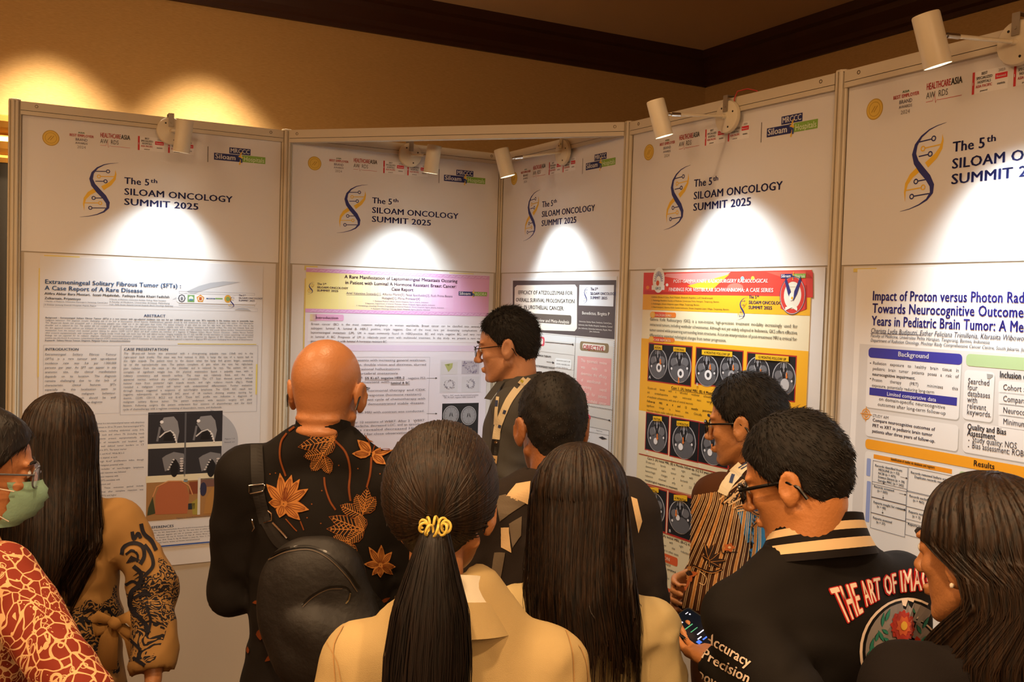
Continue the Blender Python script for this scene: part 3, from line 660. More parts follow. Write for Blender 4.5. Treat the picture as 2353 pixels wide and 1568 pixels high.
c.text(437, 354, 1125, '3. Hematology-Oncology Division, Department of Internal Medicine, Siloam Hospitals Agora, Jakarta, Indonesia', 11, '#6a5a70')
c.text(553, 377, 1016, '4. Radiation Oncology Division, Siloam Hospitals Agora, Jakarta, Indonesia', 11, '#6a5a70')
u, v = c.uv(113, 165); dna(c, u, v, .245); u, v = c.uv(131, 238); summit_lockup(c, u, v, .0365, '#2e2850', .97)
u, v = c.uv(1240, 271); siloam_box(c, u, v, c.uv(1462, 271)[0]-u, 'AGORA')
for i in range(8): c.rect(78+i*6, 416, 86+i*6, 470, hexof(np.array(srgb('#e8dcae'))*(1-i/8)+np.array(srgb('#dcb0cf'))*i/8), 1)
c.rect(120, 416, 340, 470, '#d9a5cb', 1, .007); c.text(122, 452, 298, 'Introduction', 19, '#5a3a60', True)
c.rect(60, 480, 1480, 640, '#e0dde4', 0); c.rect(60, 655, 1470, 710, '#d5c5dc', 0)
P2 = '#5d5963'
c.para(84, 501, 1500, 635, ['Breast cancer (BC) is the most common malignancy in women worldwide. Breast cancer can be classified into several molecular', 'subtypes: luminal A, luminal B, HER-2 positive, triple negative. One of the most rare yet devastating complications of BC is', 'leptomeningeal metastasis (LM). LM is most commonly found in HER2-positive BC and triple negative BC, and very rarely found', 'in luminal A BC. Prognosis of LM is relatively poor even with multimodal treatment.  In this study, we present a rare case of LM', 'presenting in a patient with luminal A hormone resistant BC.'], P2, .55)
c.frame(100, 752, 993, 1560, '#7a7680', .0009)
def ln(y, s, x0, x1=985, b=False, j=True):
    c.para(x0, y, x1, y, [s], P2, .62, b, l=3)
rows = [(786, 'A 45-year-old female presents with increasing general weakness,', 1, 985), (822, 'headache, nausea, squint, double vision and dizziness, slurred', 1, 985), (857, 'speech, seizure and occasional hallucinations.', 0, 786),
        (892, 'History of BC with vertebral metastasis.', 0, 772), (962, 'ER+, PR+, Ki-67 18, consistent with', 0, 700),
        (1031, 'Previously treated with hormonal therapy and CDK', 1, 982), (1067, 'inhibitor demonstrated no response (hormone resistant)', 0, 948), (1103, 'Followed by twelve treatment cycle of chemotherapy with', 1, 980), (1139, 'chemotherapy PET scan demonstrated stable disease.', 1, 976),
        (1206, 'Due to new deficits, brain MRI with contrast was conducted.', 1, 972), (1283, 'Patient then planned for 10 sessions of WBRT. After 3   WBRT', 1, 974), (1313, 'she reported a heaver headache, decreased LOC, and an episode of', 1, 972), (1345, 'seizure. Blood tests revealed decreased Hb and', 1, 972), (1380, 'was admitted in the ICU for close observation and', 1, 905)]
for y, s, j, x1 in rows: c.text(118, y, x1, s, 18.5, P2)
c.text(505, 927, 816, '5% Ki-67, negative HER-2', 19, '#45424c', True); c.stroke([(505, 934), (816, 934)], 2.5, '#45424c'); c.text(828, 927, 985, ', negative P53,', 18.5, P2); c.text(118, 927, 490, 'IHC on breast tissue: ER 95%, PR', 18.5, P2)
c.text(708, 965, 858, 'luminal A BC', 19, '#45424c', True); c.stroke([(708, 971), (858, 971)], 2.5, '#45424c'); c.text(893, 1268, 905, 'rd', 10, P2)
for y in (918, 1196):
    c.stroke([(990, y), (1062, y)], 2.5, BLK); c.poly([(1058, y-7), (1074, y), (1058, y+7)], BLK, 2)
c.rect(1097, 775, 1412, 1030, '#cfcbd4', 0)
c.rect(1102, 790, 1230, 888, '#c9c6ca', 1); c.poly([(1130, 810), (1195, 800), (1190, 835), (1160, 870), (1145, 840)], '#a7ab6c', 2); c.poly([(1140, 812), (1170, 806), (1165, 825)], '#7f8a44', 3)
c.rect(1265, 783, 1400, 886, '#b3adb8', 1); c.rect(1100, 905, 1232, 1026, '#cac7ce', 1); c.rect(1265, 905, 1400, 1026, '#c8c5cc', 1)
rr = random.Random(3)
for i in range(46):
    x, y = rr.uniform(1270, 1392), rr.uniform(792, 878); c.ell(x, y, rr.uniform(4, 10), rr.uniform(3, 6), rr.choice(['#8a8296', '#77708a', '#c6c2cc', '#9a94a4']), 2+rr.random(), n=8, rot=rr.uniform(0, 3))
for (cx, cy, a, b) in ((1170, 968, 45, 38), (1335, 965, 34, 42)):
    for i in range(60):
        an = rr.uniform(0, 6.28); q = rr.uniform(.55, 1); c.ell(cx+a*q*math.cos(an), cy+b*q*math.sin(an), rr.uniform(3, 7), rr.uniform(2, 4), rr.choice(['#908c98', '#a5a2ac', '#7d7a88']), 2+rr.random(), n=7, rot=rr.uniform(0, 3))
c.text(1113, 1060, 1395, 'Figure 1. IHC results demonstrated positive', 12, P2); c.text(1128, 1076, 1372, 'ER, PR Ki67, negative HER2 (luminal A)', 12, P2)
c.rect(1112, 1118, 1386, 1500, '#17171a', 1)
def axial(cv, x, y, rx, ry, l=2, vent=True):
    cv.ell(x, y, rx, ry, '#b9b9bd', l, n=28); cv.ell(x, y, rx*.93, ry*.94, '#3a3a3e', l+1, n=28); cv.ell(x, y, rx*.86, ry*.88, '#8f8f93', l+2, n=28)
    cv.stroke([(x, y-ry*.85), (x, y+ry*.85)], 2.5, '#77777b', l+3)
    if vent:
        for sg in (-1, 1): cv.stroke([(x+sg*rx*.10, y-ry*.28), (x+sg*rx*.14, y), (x+sg*rx*.24, y+ry*.2)], [3, 8, 2], '#1c1c1f', l+4)
    for i in range(14):
        an = i*2*pi/14; cv.stroke([(x+rx*.84*math.cos(an), y+ry*.86*math.sin(an)), (x+rx*.66*math.cos(an+.1), y+ry*.68*math.sin(an+.1))], 2.5, '#6c6c70', l+4)
axial(c, 1180, 1208, 60, 72); axial(c, 1318, 1212, 58, 72); axial(c, 1180, 1390, 44, 50); axial(c, 1322, 1400, 40, 46)
c.build(t2)

# ---- poster on panel 3 : brown and white with red tags
t3 = paper(3, .118, .80, .9435, 1.936, 'review_poster', 'brown-headed urothelial cancer poster in the right side of the niche', '#d4d6d6')
c = Canvas(3, OFF); c.zoom(1150, 620, .29328)
BR = '#4d4240'
c.poly([(98, 86), (908, 82), (893, 545), (240, 485), (95, 476)], BR, 0)
c.rect_uv(*c.box4(98, 480, 893, 1495), '#cfccc6', -.5) if False else None
u0, v0 = c.uv(98, 86); u1, v1 = c.uv(905, 84); _, vb = c.uv(893, 1500)
c.rect_uv(u0, .84, u1, v0-.25, '#d0cdc7', -.5)
# main title card
c.poly([(130, 122), (585, 118), (600, 140), (600, 460), (582, 482), (112, 468), (106, 455), (112, 140)], '#e3ddd0', 1)
c.text(140, 192, 566, 'EFFICACY OF ATEZOLIZUMAB FOR', 30, '#35302f', True); c.text(122, 250, 582, 'OVERALL SURVIVAL PROLONGATION', 30, '#35302f', True); c.text(185, 306, 500, 'IN UROTHELIAL CANCER:', 30, '#35302f', True)
u_, v_ = c.uv(555, 432); ua, va = c.uv(130, 352); c.rect_uv(ua, v_, u_, c.uv(555, 358)[1], '#5a5046', 2, .010)
c.text(150, 398, 540, 'A Systematic Review and Meta-Analysis', 25, '#ece6da', True)
u_, v_ = c.uv(885, 286); ua, va = c.uv(620, 120); c.rect_uv(ua, c.uv(620, 280)[1], u_, va, '#d5d9df', 1)
u, v = c.uv(692, 137); dna(c, u, v, .31); u, v = c.uv(704, 230); summit_lockup(c, u, v, .0455, DNAV, 1.0)
c.text(640, 350, 856, 'Benedictus, Birgitta P', 25, '#e6e2da')
for i, (x0, x1, s) in enumerate(((617, 874, 'Universitas Sebelas Maret, Surakarta, Central Java,'), (612, 878, 'Indonesia, Indo Medika Hospital, Surakarta, Central'), (612, 874, 'Java, Indonesia, Universitas Indonesia, Depok, West'), (700, 778, 'Java, Indonesia'))): c.text(x0, 408+26*i+3, x1, s, 13, '#ddd8d0', True)
def dots(p0, p1, n, col='#3c3634', w_=6):
    for i in range(n):
        f = (i+.2)/n; g = (i+.7)/n; c.stroke([(p0[0]+(p1[0]-p0[0])*f, p0[1]+(p1[1]-p0[1])*f), (p0[0]+(p1[0]-p0[0])*g, p0[1]+(p1[1]-p0[1])*g)], w_, col, 3)
dots((240, 490), (890, 548), 50, '#d8d4cc'); dots((590, 520), (565, 1060), 42); dots((893, 560), (865, 1490), 66); dots((560, 1045), (880, 1100), 26)
u_, v_ = c.uv(345, 600); ua, va = c.uv(110, 515); c.rect_uv(ua, v_, u_, c.uv(345, 528)[1], '#cf4a58', 1, .011); c.rect_uv(ua+.01, v_+.007, u_-.012, c.uv(345, 528)[1]-.007, '#e6ded4', 2, .009)
c.text(125, 582, 325, 'BACKGROUND', 30, BLK, True)
c.stroke([(350, 566), (565, 585)], 4, BLK, 3); c.ell(568, 586, 6, 8, BLK, 4)
c.rect(625, 560, 848, 655, '#84704e', 1, .011); c.rect(645, 576, 822, 636, '#d6cfc2', 2, .008); c.text(648, 620, 812, 'OBJECTIVE', 34, '#c42433', True)
c.poly([(605, 675), (870, 698), (860, 1065), (590, 1035)], '#d99b96', 1)
for i, s in enumerate(['This systematic review', 'was made to', 'determine the efficacy', 'of atezolizumab in', 'improving overall', 'survival for patients', 'with urothelial cancer.']):
    u, v = c.uv(632, 722+51*i); ue, _ = c.uv(835, 745+50*i); c.text_uv(u, v, s, .0185, '#efe2dc', False, ue-u, 3, just=True)
c.frame(250, 632, 575, 790, '#8a8682', .0009); c.frame(250, 795, 570, 900, '#8a8682', .0009)
c.text(276, 676, 398, 'COMMON THERAPY', 15, '#3a3735', True); c.text(275, 760, 427, 'PLATINUM-BASED THERAPY', 15, '#3a3735', True)
c.stroke([(362, 721), (412, 728)], 3, BLK, 3); c.poly([(408, 718), (424, 730), (408, 738)], BLK, 3); c.rect(428, 690, 556, 785, '#e2e4e2', 2, .012)
for i, s in enumerate(('cannot be used in all', 'patient, especially with', 'poor kidney')): c.text(440, 714+26*i, 545-15*(i == 2), s, 12, '#5a5654')
c.ell(655, 1150, 52, 44, '#cf4a58', 1); c.ell(655, 1150, 36, 28, '#e6ded4', 2); c.stroke([(705, 1148), (850, 1180)], 4, BLK, 3); c.ell(855, 1181, 7, 8, BLK, 4)
c.poly([(630, 1215), (852, 1262), (846, 1480), (600, 1440)], '#dcdcdc', 1)
c.stroke([(632, 1217), (852, 1262)], 2, BLK, 3); c.stroke([(852, 1262), (846, 1480)], 2, BLK, 3); c.stroke([(640, 1260), (850, 1300)], 2, BLK, 3); c.stroke([(775, 1240), (768, 1450)], 1.5, '#777', 3) if False else None
c.poly([(770, 1313), (800, 1308), (838, 1328), (800, 1332)], BLK, 3); c.poly([(770, 1408), (785, 1404), (800, 1414), (785, 1420)], BLK, 3)
for i in range(6): c.text(640, 1262+26*i, 700, 'Study 20%02d' % (17+i), 9, '#555555')
c.text(668, 1244, 700, 'Odds ratio', 9, '#444444'); c.text(752, 1262, 800, 'Hazard ratio', 9, '#444444')
c.build(t3)

# ---- poster on panel 4 : yellow and red
t4 = paper(4, .1170, .775, .9075, 1.948, 'case_series_poster', 'yellow and red gamma knife poster with rows of brain scans', '#ddd2b0')
c = Canvas(4, OFF); c.zoom(1460, 610, .25507)
YO = '#e0a41e'; RD = '#cf3a2c'
u0, u1 = .1170, .9075; V4 = lambda x, y: c.uv(x, y)[1]; U4 = lambda x, y: c.uv(x, y)[0]
def band(ya, yb, col, l): c.rect_uv(u0, V4(84, yb), u1, V4(84, ya), col, l)
vt = 1.948; vr = (V4(82, 258)+V4(1600, 288))/2; vy = (V4(78, 398)+V4(1595, 458))/2
c.rect_uv(u0, vr, u1, vt, RD, 0)
c.poly([(280, 75), (860, 60), (780, 130), (640, 215), (520, 190), (420, 130), (260, 100)], '#dc8f8c', 1); c.poly([(850, 80), (780, 140), (700, 215), (560, 215), (470, 185), (600, 150)], '#e0b92a', 2)
c.poly([(85, 225), (600, 262), (80, 258)], '#b9281f', 1); c.poly([(1180, 60), (1540, 52), (1600, 120), (1300, 100)], '#d95a48', 1); c.ell(900, 200, 70, 40, '#d9695a', 1)
c.poly([(1535, 52), (1600, 60), (1600, 290), (1535, 290)], '#c2372c', 1)
u, v = c.uv(208, 222); c.ell_uv(u, v+.035, .033, .045, '#dfe3e4', 3, 28); c.rect(150, 180, 264, 222, '#dfe3e4', 3.2)
for i in range(13):
    a = pi*i/12; ca, sa = math.cos(a), math.sin(a); uu, vv = u, v+.032; c.stroke_uv([(uu+.013*ca, vv+.017*sa), (uu+.024*ca, vv+.034*sa)], .0022, '#3b4f9a', 5)
c.ell(204, 160, 13, 24, '#c9542e', 5); c.text(182, 218, 232, 'GKCI', 24, '#2a6d92', True, 5)
for x, y, r_, col in ((113, 200, 14, '#e2862c'), (288, 176, 11, '#dfe0df'), (966, 118, 15, '#7cc0dc'), (1060, 116, 15, '#e6b73a')): c.ell(x, y, r_, r_*1.2, col, 4)
c.text(343, 158, 1198, 'POST-GAMMA KNIFE RADIOSURGERY RADIOLOGICAL', 32, '#f1e8e0', True, 5, slant=.15)
c.text(303, 233, 1245, 'FINDINGS FOR VESTIBULAR SCHWANNOMA: A CASE SERIES', 33, '#f1ece6', True, 5)
c.rect_uv(u0, vy, u1, vr, '#dda51f', 0)
c.poly([(1308, 175), (1530, 178), (1530, 400), (1420, 440), (1310, 388)], '#cc3a2c', 3); c.poly([(1530, 178), (1545, 180), (1545, 390), (1530, 400)], '#a82a20', 3)
u, v = c.uv(1312, 118); siloam_box(c, u, v, U4(1535, 118)-u, l0=4)
u, v = c.uv(1418, 270); c.ell_uv(u, v, .050, .056, '#d9d2c0', 4, 32); c.ring_uv(u, v, .041, .013, '#c2352a', 5, 32, .047); c.ring_uv(u, v, .050, .0015, '#2c2a63', 6, 32, .056)
for sg in (-1, 1):
    c.poly_uv([(u+sg*.004, v-.018), (u+sg*.018, v+.004), (u+sg*.032, v+.040), (u+sg*.030, v+.058), (u+sg*.018, v+.034), (u+sg*.007, v+.012)], '#262463', 7)
c.ell_uv(u-.003, v-.004, .009, .012, '#e2ddd0', 8); c.ell_uv(u, v-.008, .004, .004, '#e0a21e', 9); c.poly_uv([(u-.026, v-.036), (u, v-.028), (u+.022, v-.036), (u+.022, v-.046), (u, v-.036), (u-.026, v-.046)], '#e0dbc8', 8)
c.text(1392, 192, 1442, 'BELIEF', 8, '#efe6d8', True, 9)
IT = '#4a3a1c'
for i, (x1, s) in enumerate(((700, 'Callistus Bruce H Salay, Rusli Muljadi, Elizabeth Angeline, Lutfi Hendriansyah'), (760, '1. Radiology Resident, Faculty of Medicine Universitas Pelita Harapan, Tangerang, Banten.'), (580, '2. Radiologist, Siloam Hospitals Lippo Village, Tangerang, Banten.'), (848, '3. Neurosurgeon, Gamma Knife Centre Indonesia, Siloam Hospitals Lippo Village, Tangerang, Banten.'))):
    c.text(146, 292+30*i, x1, s, 15, IT, False)
u, v = c.uv(1012, 288); dna(c, u, v, .34); u, v = c.uv(1020, 392); summit_lockup(c, u, v, .0435, '#23305f', .9)
vw = (V4(68, 655)+V4(1585, 780))/2
def pill(x, y, w_, h_, s, sx0, sx1):
    c.rect(x, y, x+w_, y+h_, '#df7a25', 2, .008); c.rect(x, y+2, x+w_*.55, y+h_-2, '#cf4a2a', 3, .004); c.ell(x+3, y+h_/2, 22, 30, '#e2a02c', 4); c.ell(x+3, y+h_/2, 15, 21, '#d9b04c', 5)
    c.text(sx0, y+h_*.72, sx1, s, h_*.38, '#f2e3c8', True, 6)
c.rect_uv(u0, .775, u1, vw, '#e3a921', 0)
pill(155, 418, 212, 54, 'BACKGROUND', 183, 328)
TB = '#3b332a'
c.para(133, 497, 1464, 640, ['Gamma Knife Radiosurgery (GKS) is a non-invasive, high-precision treatment modality increasingly used for', 'intracranial tumors, including vestibular schwannomas. Although not yet widely adopted in Indonesia, GKS offers effective', 'tumor control while preserving surrounding brain structures. Accurate interpretation of post-treatment MRI is critical for', 'differentiating expected radiological changes from tumor progression.'], TB, .58)
pill(143, 640, 212, 54, 'CASE REPORTS', 168, 320)
def scan(x, y, rx, ry, seed, mass=None, arrow=None, l=3):
    """skull-base slice drawn as print"""
    r_ = random.Random(seed)
    c.ell(x, y, rx, ry, '#a8a8ac', l, n=26); c.ell(x, y, rx*.93, ry*.95, '#2c2c30', l+1, n=26); c.ell(x, y+ry*.38, rx*.80, ry*.55, '#58585c', l+2, n=24)
    for sg in (-1, 1):
        c.ell(x+sg*rx*.48, y-ry*.18, rx*.33, ry*.28, '#66666a', l+2, n=16); c.stroke([(x+sg*rx*.2, y-ry*.85), (x+sg*rx*.3, y-ry*.4), (x+sg*rx*.12, y-ry*.05)], [3, 7, 3], '#b5b5b9', l+3)
        c.ell(x+sg*rx*.18, y-ry*.50, rx*.11, ry*.11, '#101013', l+4, n=12); c.ell(x+sg*rx*.72, y+ry*.15, rx*.08, ry*.08, '#d5d5d8', l+4, n=9)
    c.ell(x, y-ry*.12, rx*.16, ry*.14, '#141417', l+3, n=12); c.ell(x, y-ry*.62, rx*.10, ry*.28, '#85858a', l+2, n=12)
    if mass:
        mx, my, ms, mc = mass; c.ell(x+mx*rx, y+my*ry, rx*ms, ry*ms, mc, l+5, n=14)
        if ms > .2 and mc != '#b0b0b2': c.ell(x+mx*rx, y+my*ry, rx*ms*.45, ry*ms*.5, '#3a3a3e', l+6, n=9)
    if arrow:
        ax, ay = x+arrow[0]*rx, y+arrow[1]*ry; h = ry*.22
        c.poly([(ax-5, ay-h), (ax+5, ay-h), (ax+5, ay), (ax+11, ay), (ax, ay+h*.6), (ax-11, ay), (ax-5, ay)], '#d8752a', l+7)
def lab(x0, y0, x1, y1, s, l=12):
    dy = (x1-x0)*.07
    c.poly([(x0, y0), (x1, y0+dy), (x1, y1+dy), (x0, y1)], '#dcae1c', l); c.text(x0+(x1-x0)*.08, y1-(y1-y0)*.22, x1-(x1-x0)*.08, s, (y1-y0)*.5, '#2e2710', True, l+1)
def dark(x0, y0, x1, y1, dl=0):
    a = c.uv(x0, y0); b = c.uv(x1, y1); c.rect_uv(a[0]-.004, b[1]-.004, b[0]+.004, a[1]+.004, '#a8291e', 1.2); c.rect_uv(a[0], b[1], b[0], a[1], '#111114', 2)
dark(127, 706, 497, 1085); dark(553, 745, 955, 1115); dark(1015, 790, 1430, 1222)
scan(205, 885, 78, 148, 1, (.15, .25, .30, '#d8d8da'), (.33, -.05)); scan(400, 905, 98, 165, 2, (.12, .42, .28, '#e0e0e2'), (-.05, .85))
scan(645, 950, 98, 155, 3, (.15, .25, .32, '#dcdcde'), (.35, -.15)); scan(860, 945, 92, 150, 4, (.1, .3, .3, '#98989c'), (.3, -.1))
scan(1105, 970, 100, 160, 5, (.1, .3, .28, '#98989c'), (.3, 0)); scan(1340, 1020, 100, 165, 6, (.1, .35, .38, '#b0b0b2'), (.28, -.1))
lab(175, 717, 248, 758, 'AXIAL'); lab(348, 735, 460, 775, 'CORONAL'); lab(605, 760, 880, 805, '4 MONTHS FOLLOW UP'); lab(1088, 800, 1388, 848, '12 MONTHS FOLLOW UP')
for x, y, s in ((128, 1018, 'A'), (555, 1082, 'B'), (1020, 1150, 'C')): c.text(x, y, x+18, s, 26, '#f0f0f0', True, 14)
vz = V4(50, 1308)
c.text(325, 1112, 900, 'Case 1. (A) Initial MRI, (B) 4 Months Follow up, (C)', 25, '#33290f', True); c.stroke([(325, 1120), (735, 1175)], 3, '#33290f', 3)
c.para(110, 1112, 1464, 1312, ['32-year-old female with a left-sided vestibular schwannoma treated with GKS. Initial MRI showed an enhancing', 'left cerebellopontine angle extra-axial mass extending into the internal auditory canal, characteristic', 'of vestibular schwannoma, with area of central necrosis.', '*Follow-up MRI at 4 and 12 months post-treatment demonstrated slow central necrosis without any', 'significant change in lesion size. Clinically, the patient reported symptom improvement, a favorable', 'response despite stable radiologic dimensions.'], '#3d3216', .5)
c.rect_uv(u0, .775, u1, vz, '#d8cba6', .5)
dark(103, 1330, 290, 1700); dark(325, 1372, 560, 1770); dark(580, 1420, 830, 1830); dark(860, 1460, 1100, 1880); dark(1130, 1500, 1380, 1930)
c.zoom(1460, 1000, .27429); 
OFFS = (0, -390/.27429)
sc = .25507/.27429
def y2(y): return (610+y*.25507-1000)/.27429
c.zoom(1460, 610, .25507)
scan(198, 1530, 82, 170, 7, (-.15, .32, .2, '#d0d0d2'), (.05, .15)); scan(440, 1590, 100, 180, 8, (-.28, .25, .2, '#dcdcde'), (-.05, .0)); scan(700, 1640, 100, 185, 9, (-.25, .25, .2, '#dcdcde'), (-.05, .05)); scan(980, 1680, 105, 185, 12)
lab(165, 1358, 245, 1400, 'INITIAL'); lab(378, 1400, 492, 1445, '6 MONTHS'); lab(640, 1440, 760, 1486, '2.5 YEARS')
c.zoom(1460, 1000, .27429)
for x, y, s in ((97, 148, 'A'), (302, 208, 'B'), (537, 268, 'C')): c.text(x, y, x+18, s, 26, '#f0f0f0', True, 14)
c.stroke([(85, 168), (745, 335)], 4, '#a8291e', 3); c.stroke([(75, 402), (690, 560)], 4, '#a8291e', 3); c.stroke([(55, 755), (430, 905)], 4, '#a8291e', 3) if False else None
a = c.uv(85, 168); c.rect_uv(u0+.01, a[1]-.002, u1-.02, a[1]+.001, '#a8291e', 3); a = c.uv(75, 402); c.rect_uv(u0+.01, a[1]-.002, u1-.02, a[1]+.001, '#a8291e', 3)
a = c.uv(60, 757); c.rect_uv(u0+.01, a[1]-.002, u1-.02, a[1]+.001, '#a8291e', 3)
c.text(102, 202, 720, 'Case 2. (A) Initial MRI, (B) 6 Months follow up, (C) 2.5 years follow up', 20, '#2f2820', True); c.stroke([(102, 207), (500, 303)], 2.5, '#2f2820') if False else None
c.para(88, 232, 900, 385, ['55-year-old female with right vestibular schwannoma post GKS,', 'demonstrated stable tumor size with increased central necrosis and', 'hemorrhagic changes at 6-month follow-up, with subsequent size', 'reduction observed only at 2.5 years, suggesting a delayed', '*morphological response to treatment.'], TB, .5)
dark(68, 420, 250, 812); dark(283, 480, 475, 890); dark(510, 560, 720, 960); dark(760, 620, 1000, 1030)
scan(158, 618, 84, 165, 10, (-.05, .08, .16, '#d5d5d8'), (-.3, -.15)); scan(378, 690, 92, 170, 11, (-.2, .02, .17, '#d5d5d8'), (-.35, -.15)); scan(600, 760, 92, 175, 13, None, None)
lab(120, 437, 200, 478, 'INITIAL'); lab(328, 500, 440, 548, '6 MONTHS'); lab(560, 570, 680, 615, '6 MONTHS')
for x, y, s in ((72, 735, 'A'), (288, 812, 'B')): c.text(x, y, x+16, s, 26, '#f0f0f0', True, 14)
c.text(150, 822, 700, 'Case 3. (A) Initial MRI, (B-C) 6 Months follow up and', 20, '#2f2820', True)
c.para(62, 826, 900, 905, ['53-year-old female with right vestibular schwannoma post GKS,', 'with slight tumor size reduction and clinical improvement but', 'delayed size reduction seen in other cases'], TB, .5)
def pill2(x, y, s, x1): 
    u, v = c.uv(x, y); c.rect_uv(u, v-.030, u+.19, v, '#cf5a2a', 2, .008); c.rect_uv(u, v-.028, u+.11, v-.002, '#b8341f', 3, .004); c.ell_uv(u, v-.015, .014, .015, '#dc9a2c', 4, 14); c.text_uv(u+.03, v-.022, s, .018, '#f0dcc0', True, .12, 6)
pill2(70, 925, 'DISCUSSION', 0); pill2(70, 1197, 'CONCLUSION', 0)
c.para(52, 1008, 900, 1190, ['Post-GKS radiological appearances include persistent', '*necrosis with peripheral enhancement, cystic change, and', 'nodular enhancement or mass effect. This may mimic', 'in the absence of advanced modalities, longitudinal', 'remain essential. Long-term surveillance confirms', 'as cranial nerve dysfunction.'], TB, .5)
c.para(50, 1288, 900, 1380, ['Post-GKS MRI findings in vestibular schwannoma vary in', 'enhancement patterns, temporal changes and size', 'and avoiding unnecessary treatment decisions'], TB, .5)
u, v = c.uv(40, 1400); c.rect_uv(u0, .775, u1, v, '#a3281c', 3)
c.build(t4)

# ---- poster on panel 5 : white, neurocognitive outcomes
t5 = paper(5, .085, .80, .935, 1.9475, 'meta_analysis_poster', 'white proton versus photon poster with blue headings at the right edge', '#e2dfda', tapes=((.07, 1.94, .15, 1.95),))
c = Canvas(5, OFF); c.zoom(1960, 600, .4081)
BL = '#2f2a86'
u0, u1 = .085, .935
gy = c.uv(60, 468)[1]; c.rect_uv(.105, .80, .925, gy, '#cdc9c4', 0)
c.text(108, 222, 1300, 'Impact of Proton versus Photon Radiotherapy', 42, BL, True) if False else None
def tline(y, x0, x1, s, full, cap):
    V, F_, w_ = layout(s, True); u, v = c.uv(x0, y); ue = c.uv(x1, y)[0]
    # solve end column properly
    lo, hi = u, u+1.5; X1 = c.z[0]+x1*c.z[2]
    for _ in range(30):
        mid = (lo+hi)/2; P = c.p.xyz(mid, v, c.off)-EYE; X = 1176.5+FPX*(P@RGT)/(P@FWD)
        lo, hi = (mid, hi) if X < X1 else (lo, mid)
    k = (lo-u)/w_; c.text_uv(u, v, full, cap, BL, True, layout(full, True)[2]*k, 3)
tline(222, 110, 963, 'Impact of Proton versus Photon Rac', 'Impact of Proton versus Photon Radiotherapy', .0265/.72)
tline(292, 110, 963, 'Towards Neurocognitive Outcome', 'Towards Neurocognitive Outcomes After Three', .0265/.72)
tline(362, 106, 963, 'Years in Pediatric Brain Tumor: A Me', 'Years in Pediatric Brain Tumor: A Meta-Analysis', .0265/.72)
def sline(y, x0, x1, s, full, cap, col='#4b4a55'):
    V, F_, w_ = layout(s, False); u, v = c.uv(x0, y); lo, hi = u, u+1.5; X1 = c.z[0]+x1*c.z[2]
    for _ in range(30):
        mid = (lo+hi)/2; P = c.p.xyz(mid, v, c.off)-EYE; X = 1176.5+FPX*(P@RGT)/(P@FWD)
        lo, hi = (mid, hi) if X < X1 else (lo, mid)
    c.text_uv(u, v, full, cap, col, False, layout(full)[2]*(lo-u)/w_, 3, slant=.18)
sline(404, 100, 963, 'Charista Lydia Budiputri, Esther Feliciana Trimillenia, Klarasita Wibowo', 'Charista Lydia Budiputri, Esther Feliciana Trimillenia, Klarasita Wibowo', .0135/.72, '#38374a')
c.stroke([(100, 408), (388, 417)], 2.5, '#38374a', 3)
sline(428, 100, 770, 'Faculty of Medicine, Universitas Pelita Harapan, Tangerang, Banten, Indonesia', 'Faculty of Medicine, Universitas Pelita Harapan, Tangerang, Banten, Indonesia', .0088/.72)
sline(454, 100, 963, 'Department of Radiation Oncology, Mochtar Riady Comprehensive Cancer Centre, South Jakarta, Ja', 'Department of Radiation Oncology, Mochtar Riady Comprehensive Cancer Centre, South Jakarta, Ja', .0088/.72)
def card(x0, y0, x1, y1, col='#dcd9d5', l=1, r=.010):
    a = c.uv(x0, y0); b = c.uv(x1, y0); d_ = c.uv(x0, y1); c.rect_uv(a[0]+.002, d_[1]-.003, b[0]+.002, a[1]-.003, '#aaa69f', l-.4, r); c.rect_uv(a[0], d_[1], b[0], a[1], col, l, r)
card(85, 500, 615, 825); a = c.uv(90, 487); b = c.uv(618, 520); d_ = c.uv(90, 543); c.rect_uv(a[0], d_[1], b[0], a[1], '#3a3794', 2.5, .010)
c.text(255, 537, 430, 'Background', 28, '#ecebf2', True, 5)
T5 = '#35333f'
c.para(113, 582, 600, 708, ['Radiation exposure to healthy brain tissue in', 'pediatric brain tumor patients poses a risk of', '*neurocognitive impairment.', 'Proton therapy (PRT) minimizes this', 'exposure, potentially reducing long-term'], T5, .58)
for y in (575, 662): c.ell(100, y, 3.5, 3.5, '#35333f', 3, n=8)
a = c.uv(95, 712); b = c.uv(588, 765); d_ = c.uv(95, 754); c.rect_uv(a[0], d_[1], b[0], a[1], '#35328c', 2.5); c.text(192, 758, 470, 'Limited comparative data', 22, '#e8e6ee', False, 5)
c.text(147, 785, 521, 'on domain-specific neurocognitive', 20, T5); c.text(140, 815, 524, 'outcomes after long-term follow-up', 20, T5)
card(76, 850, 600, 985)
for r_ in (27, 15): u, v = c.uv(75, 862); k = abs(c.uv(75, 872)[1]-v)/10; c.ring_uv(u, v, r_*k*1.05, 5*k, '#dd9127', 4, 26)
u, v = c.uv(75, 862); c.stroke_uv([(u-.02, v), (u+.02, v)], .0022, '#dd9127', 4); c.stroke_uv([(u, v-.02), (u, v+.02)], .0022, '#dd9127', 4)
c.text(112, 878, 202, 'STUDY AIM', 17, '#4b4a55')
c.para(112, 903, 530, 965, ['Compare neurocognitive outcomes of', 'PRT vs XRT in pediatric brain tumor', 'patients after three years of follow-up.'], '#2a2848', .6, True, False)
a = c.uv(72, 1000); d_ = c.uv(72, 1056); c.rect_uv(a[0], d_[1], .92, a[1], '#e0991f', 2, .010)
c.text(680, 1152, 800, 'Results', 33, '#33281c', True, 5)
a = c.uv(640, 522); d_ = c.uv(640, 590); c.rect_uv(a[0], d_[1], .92, a[1], '#a9bf8c', 2, .010)
card(630, 612, 800, 890)
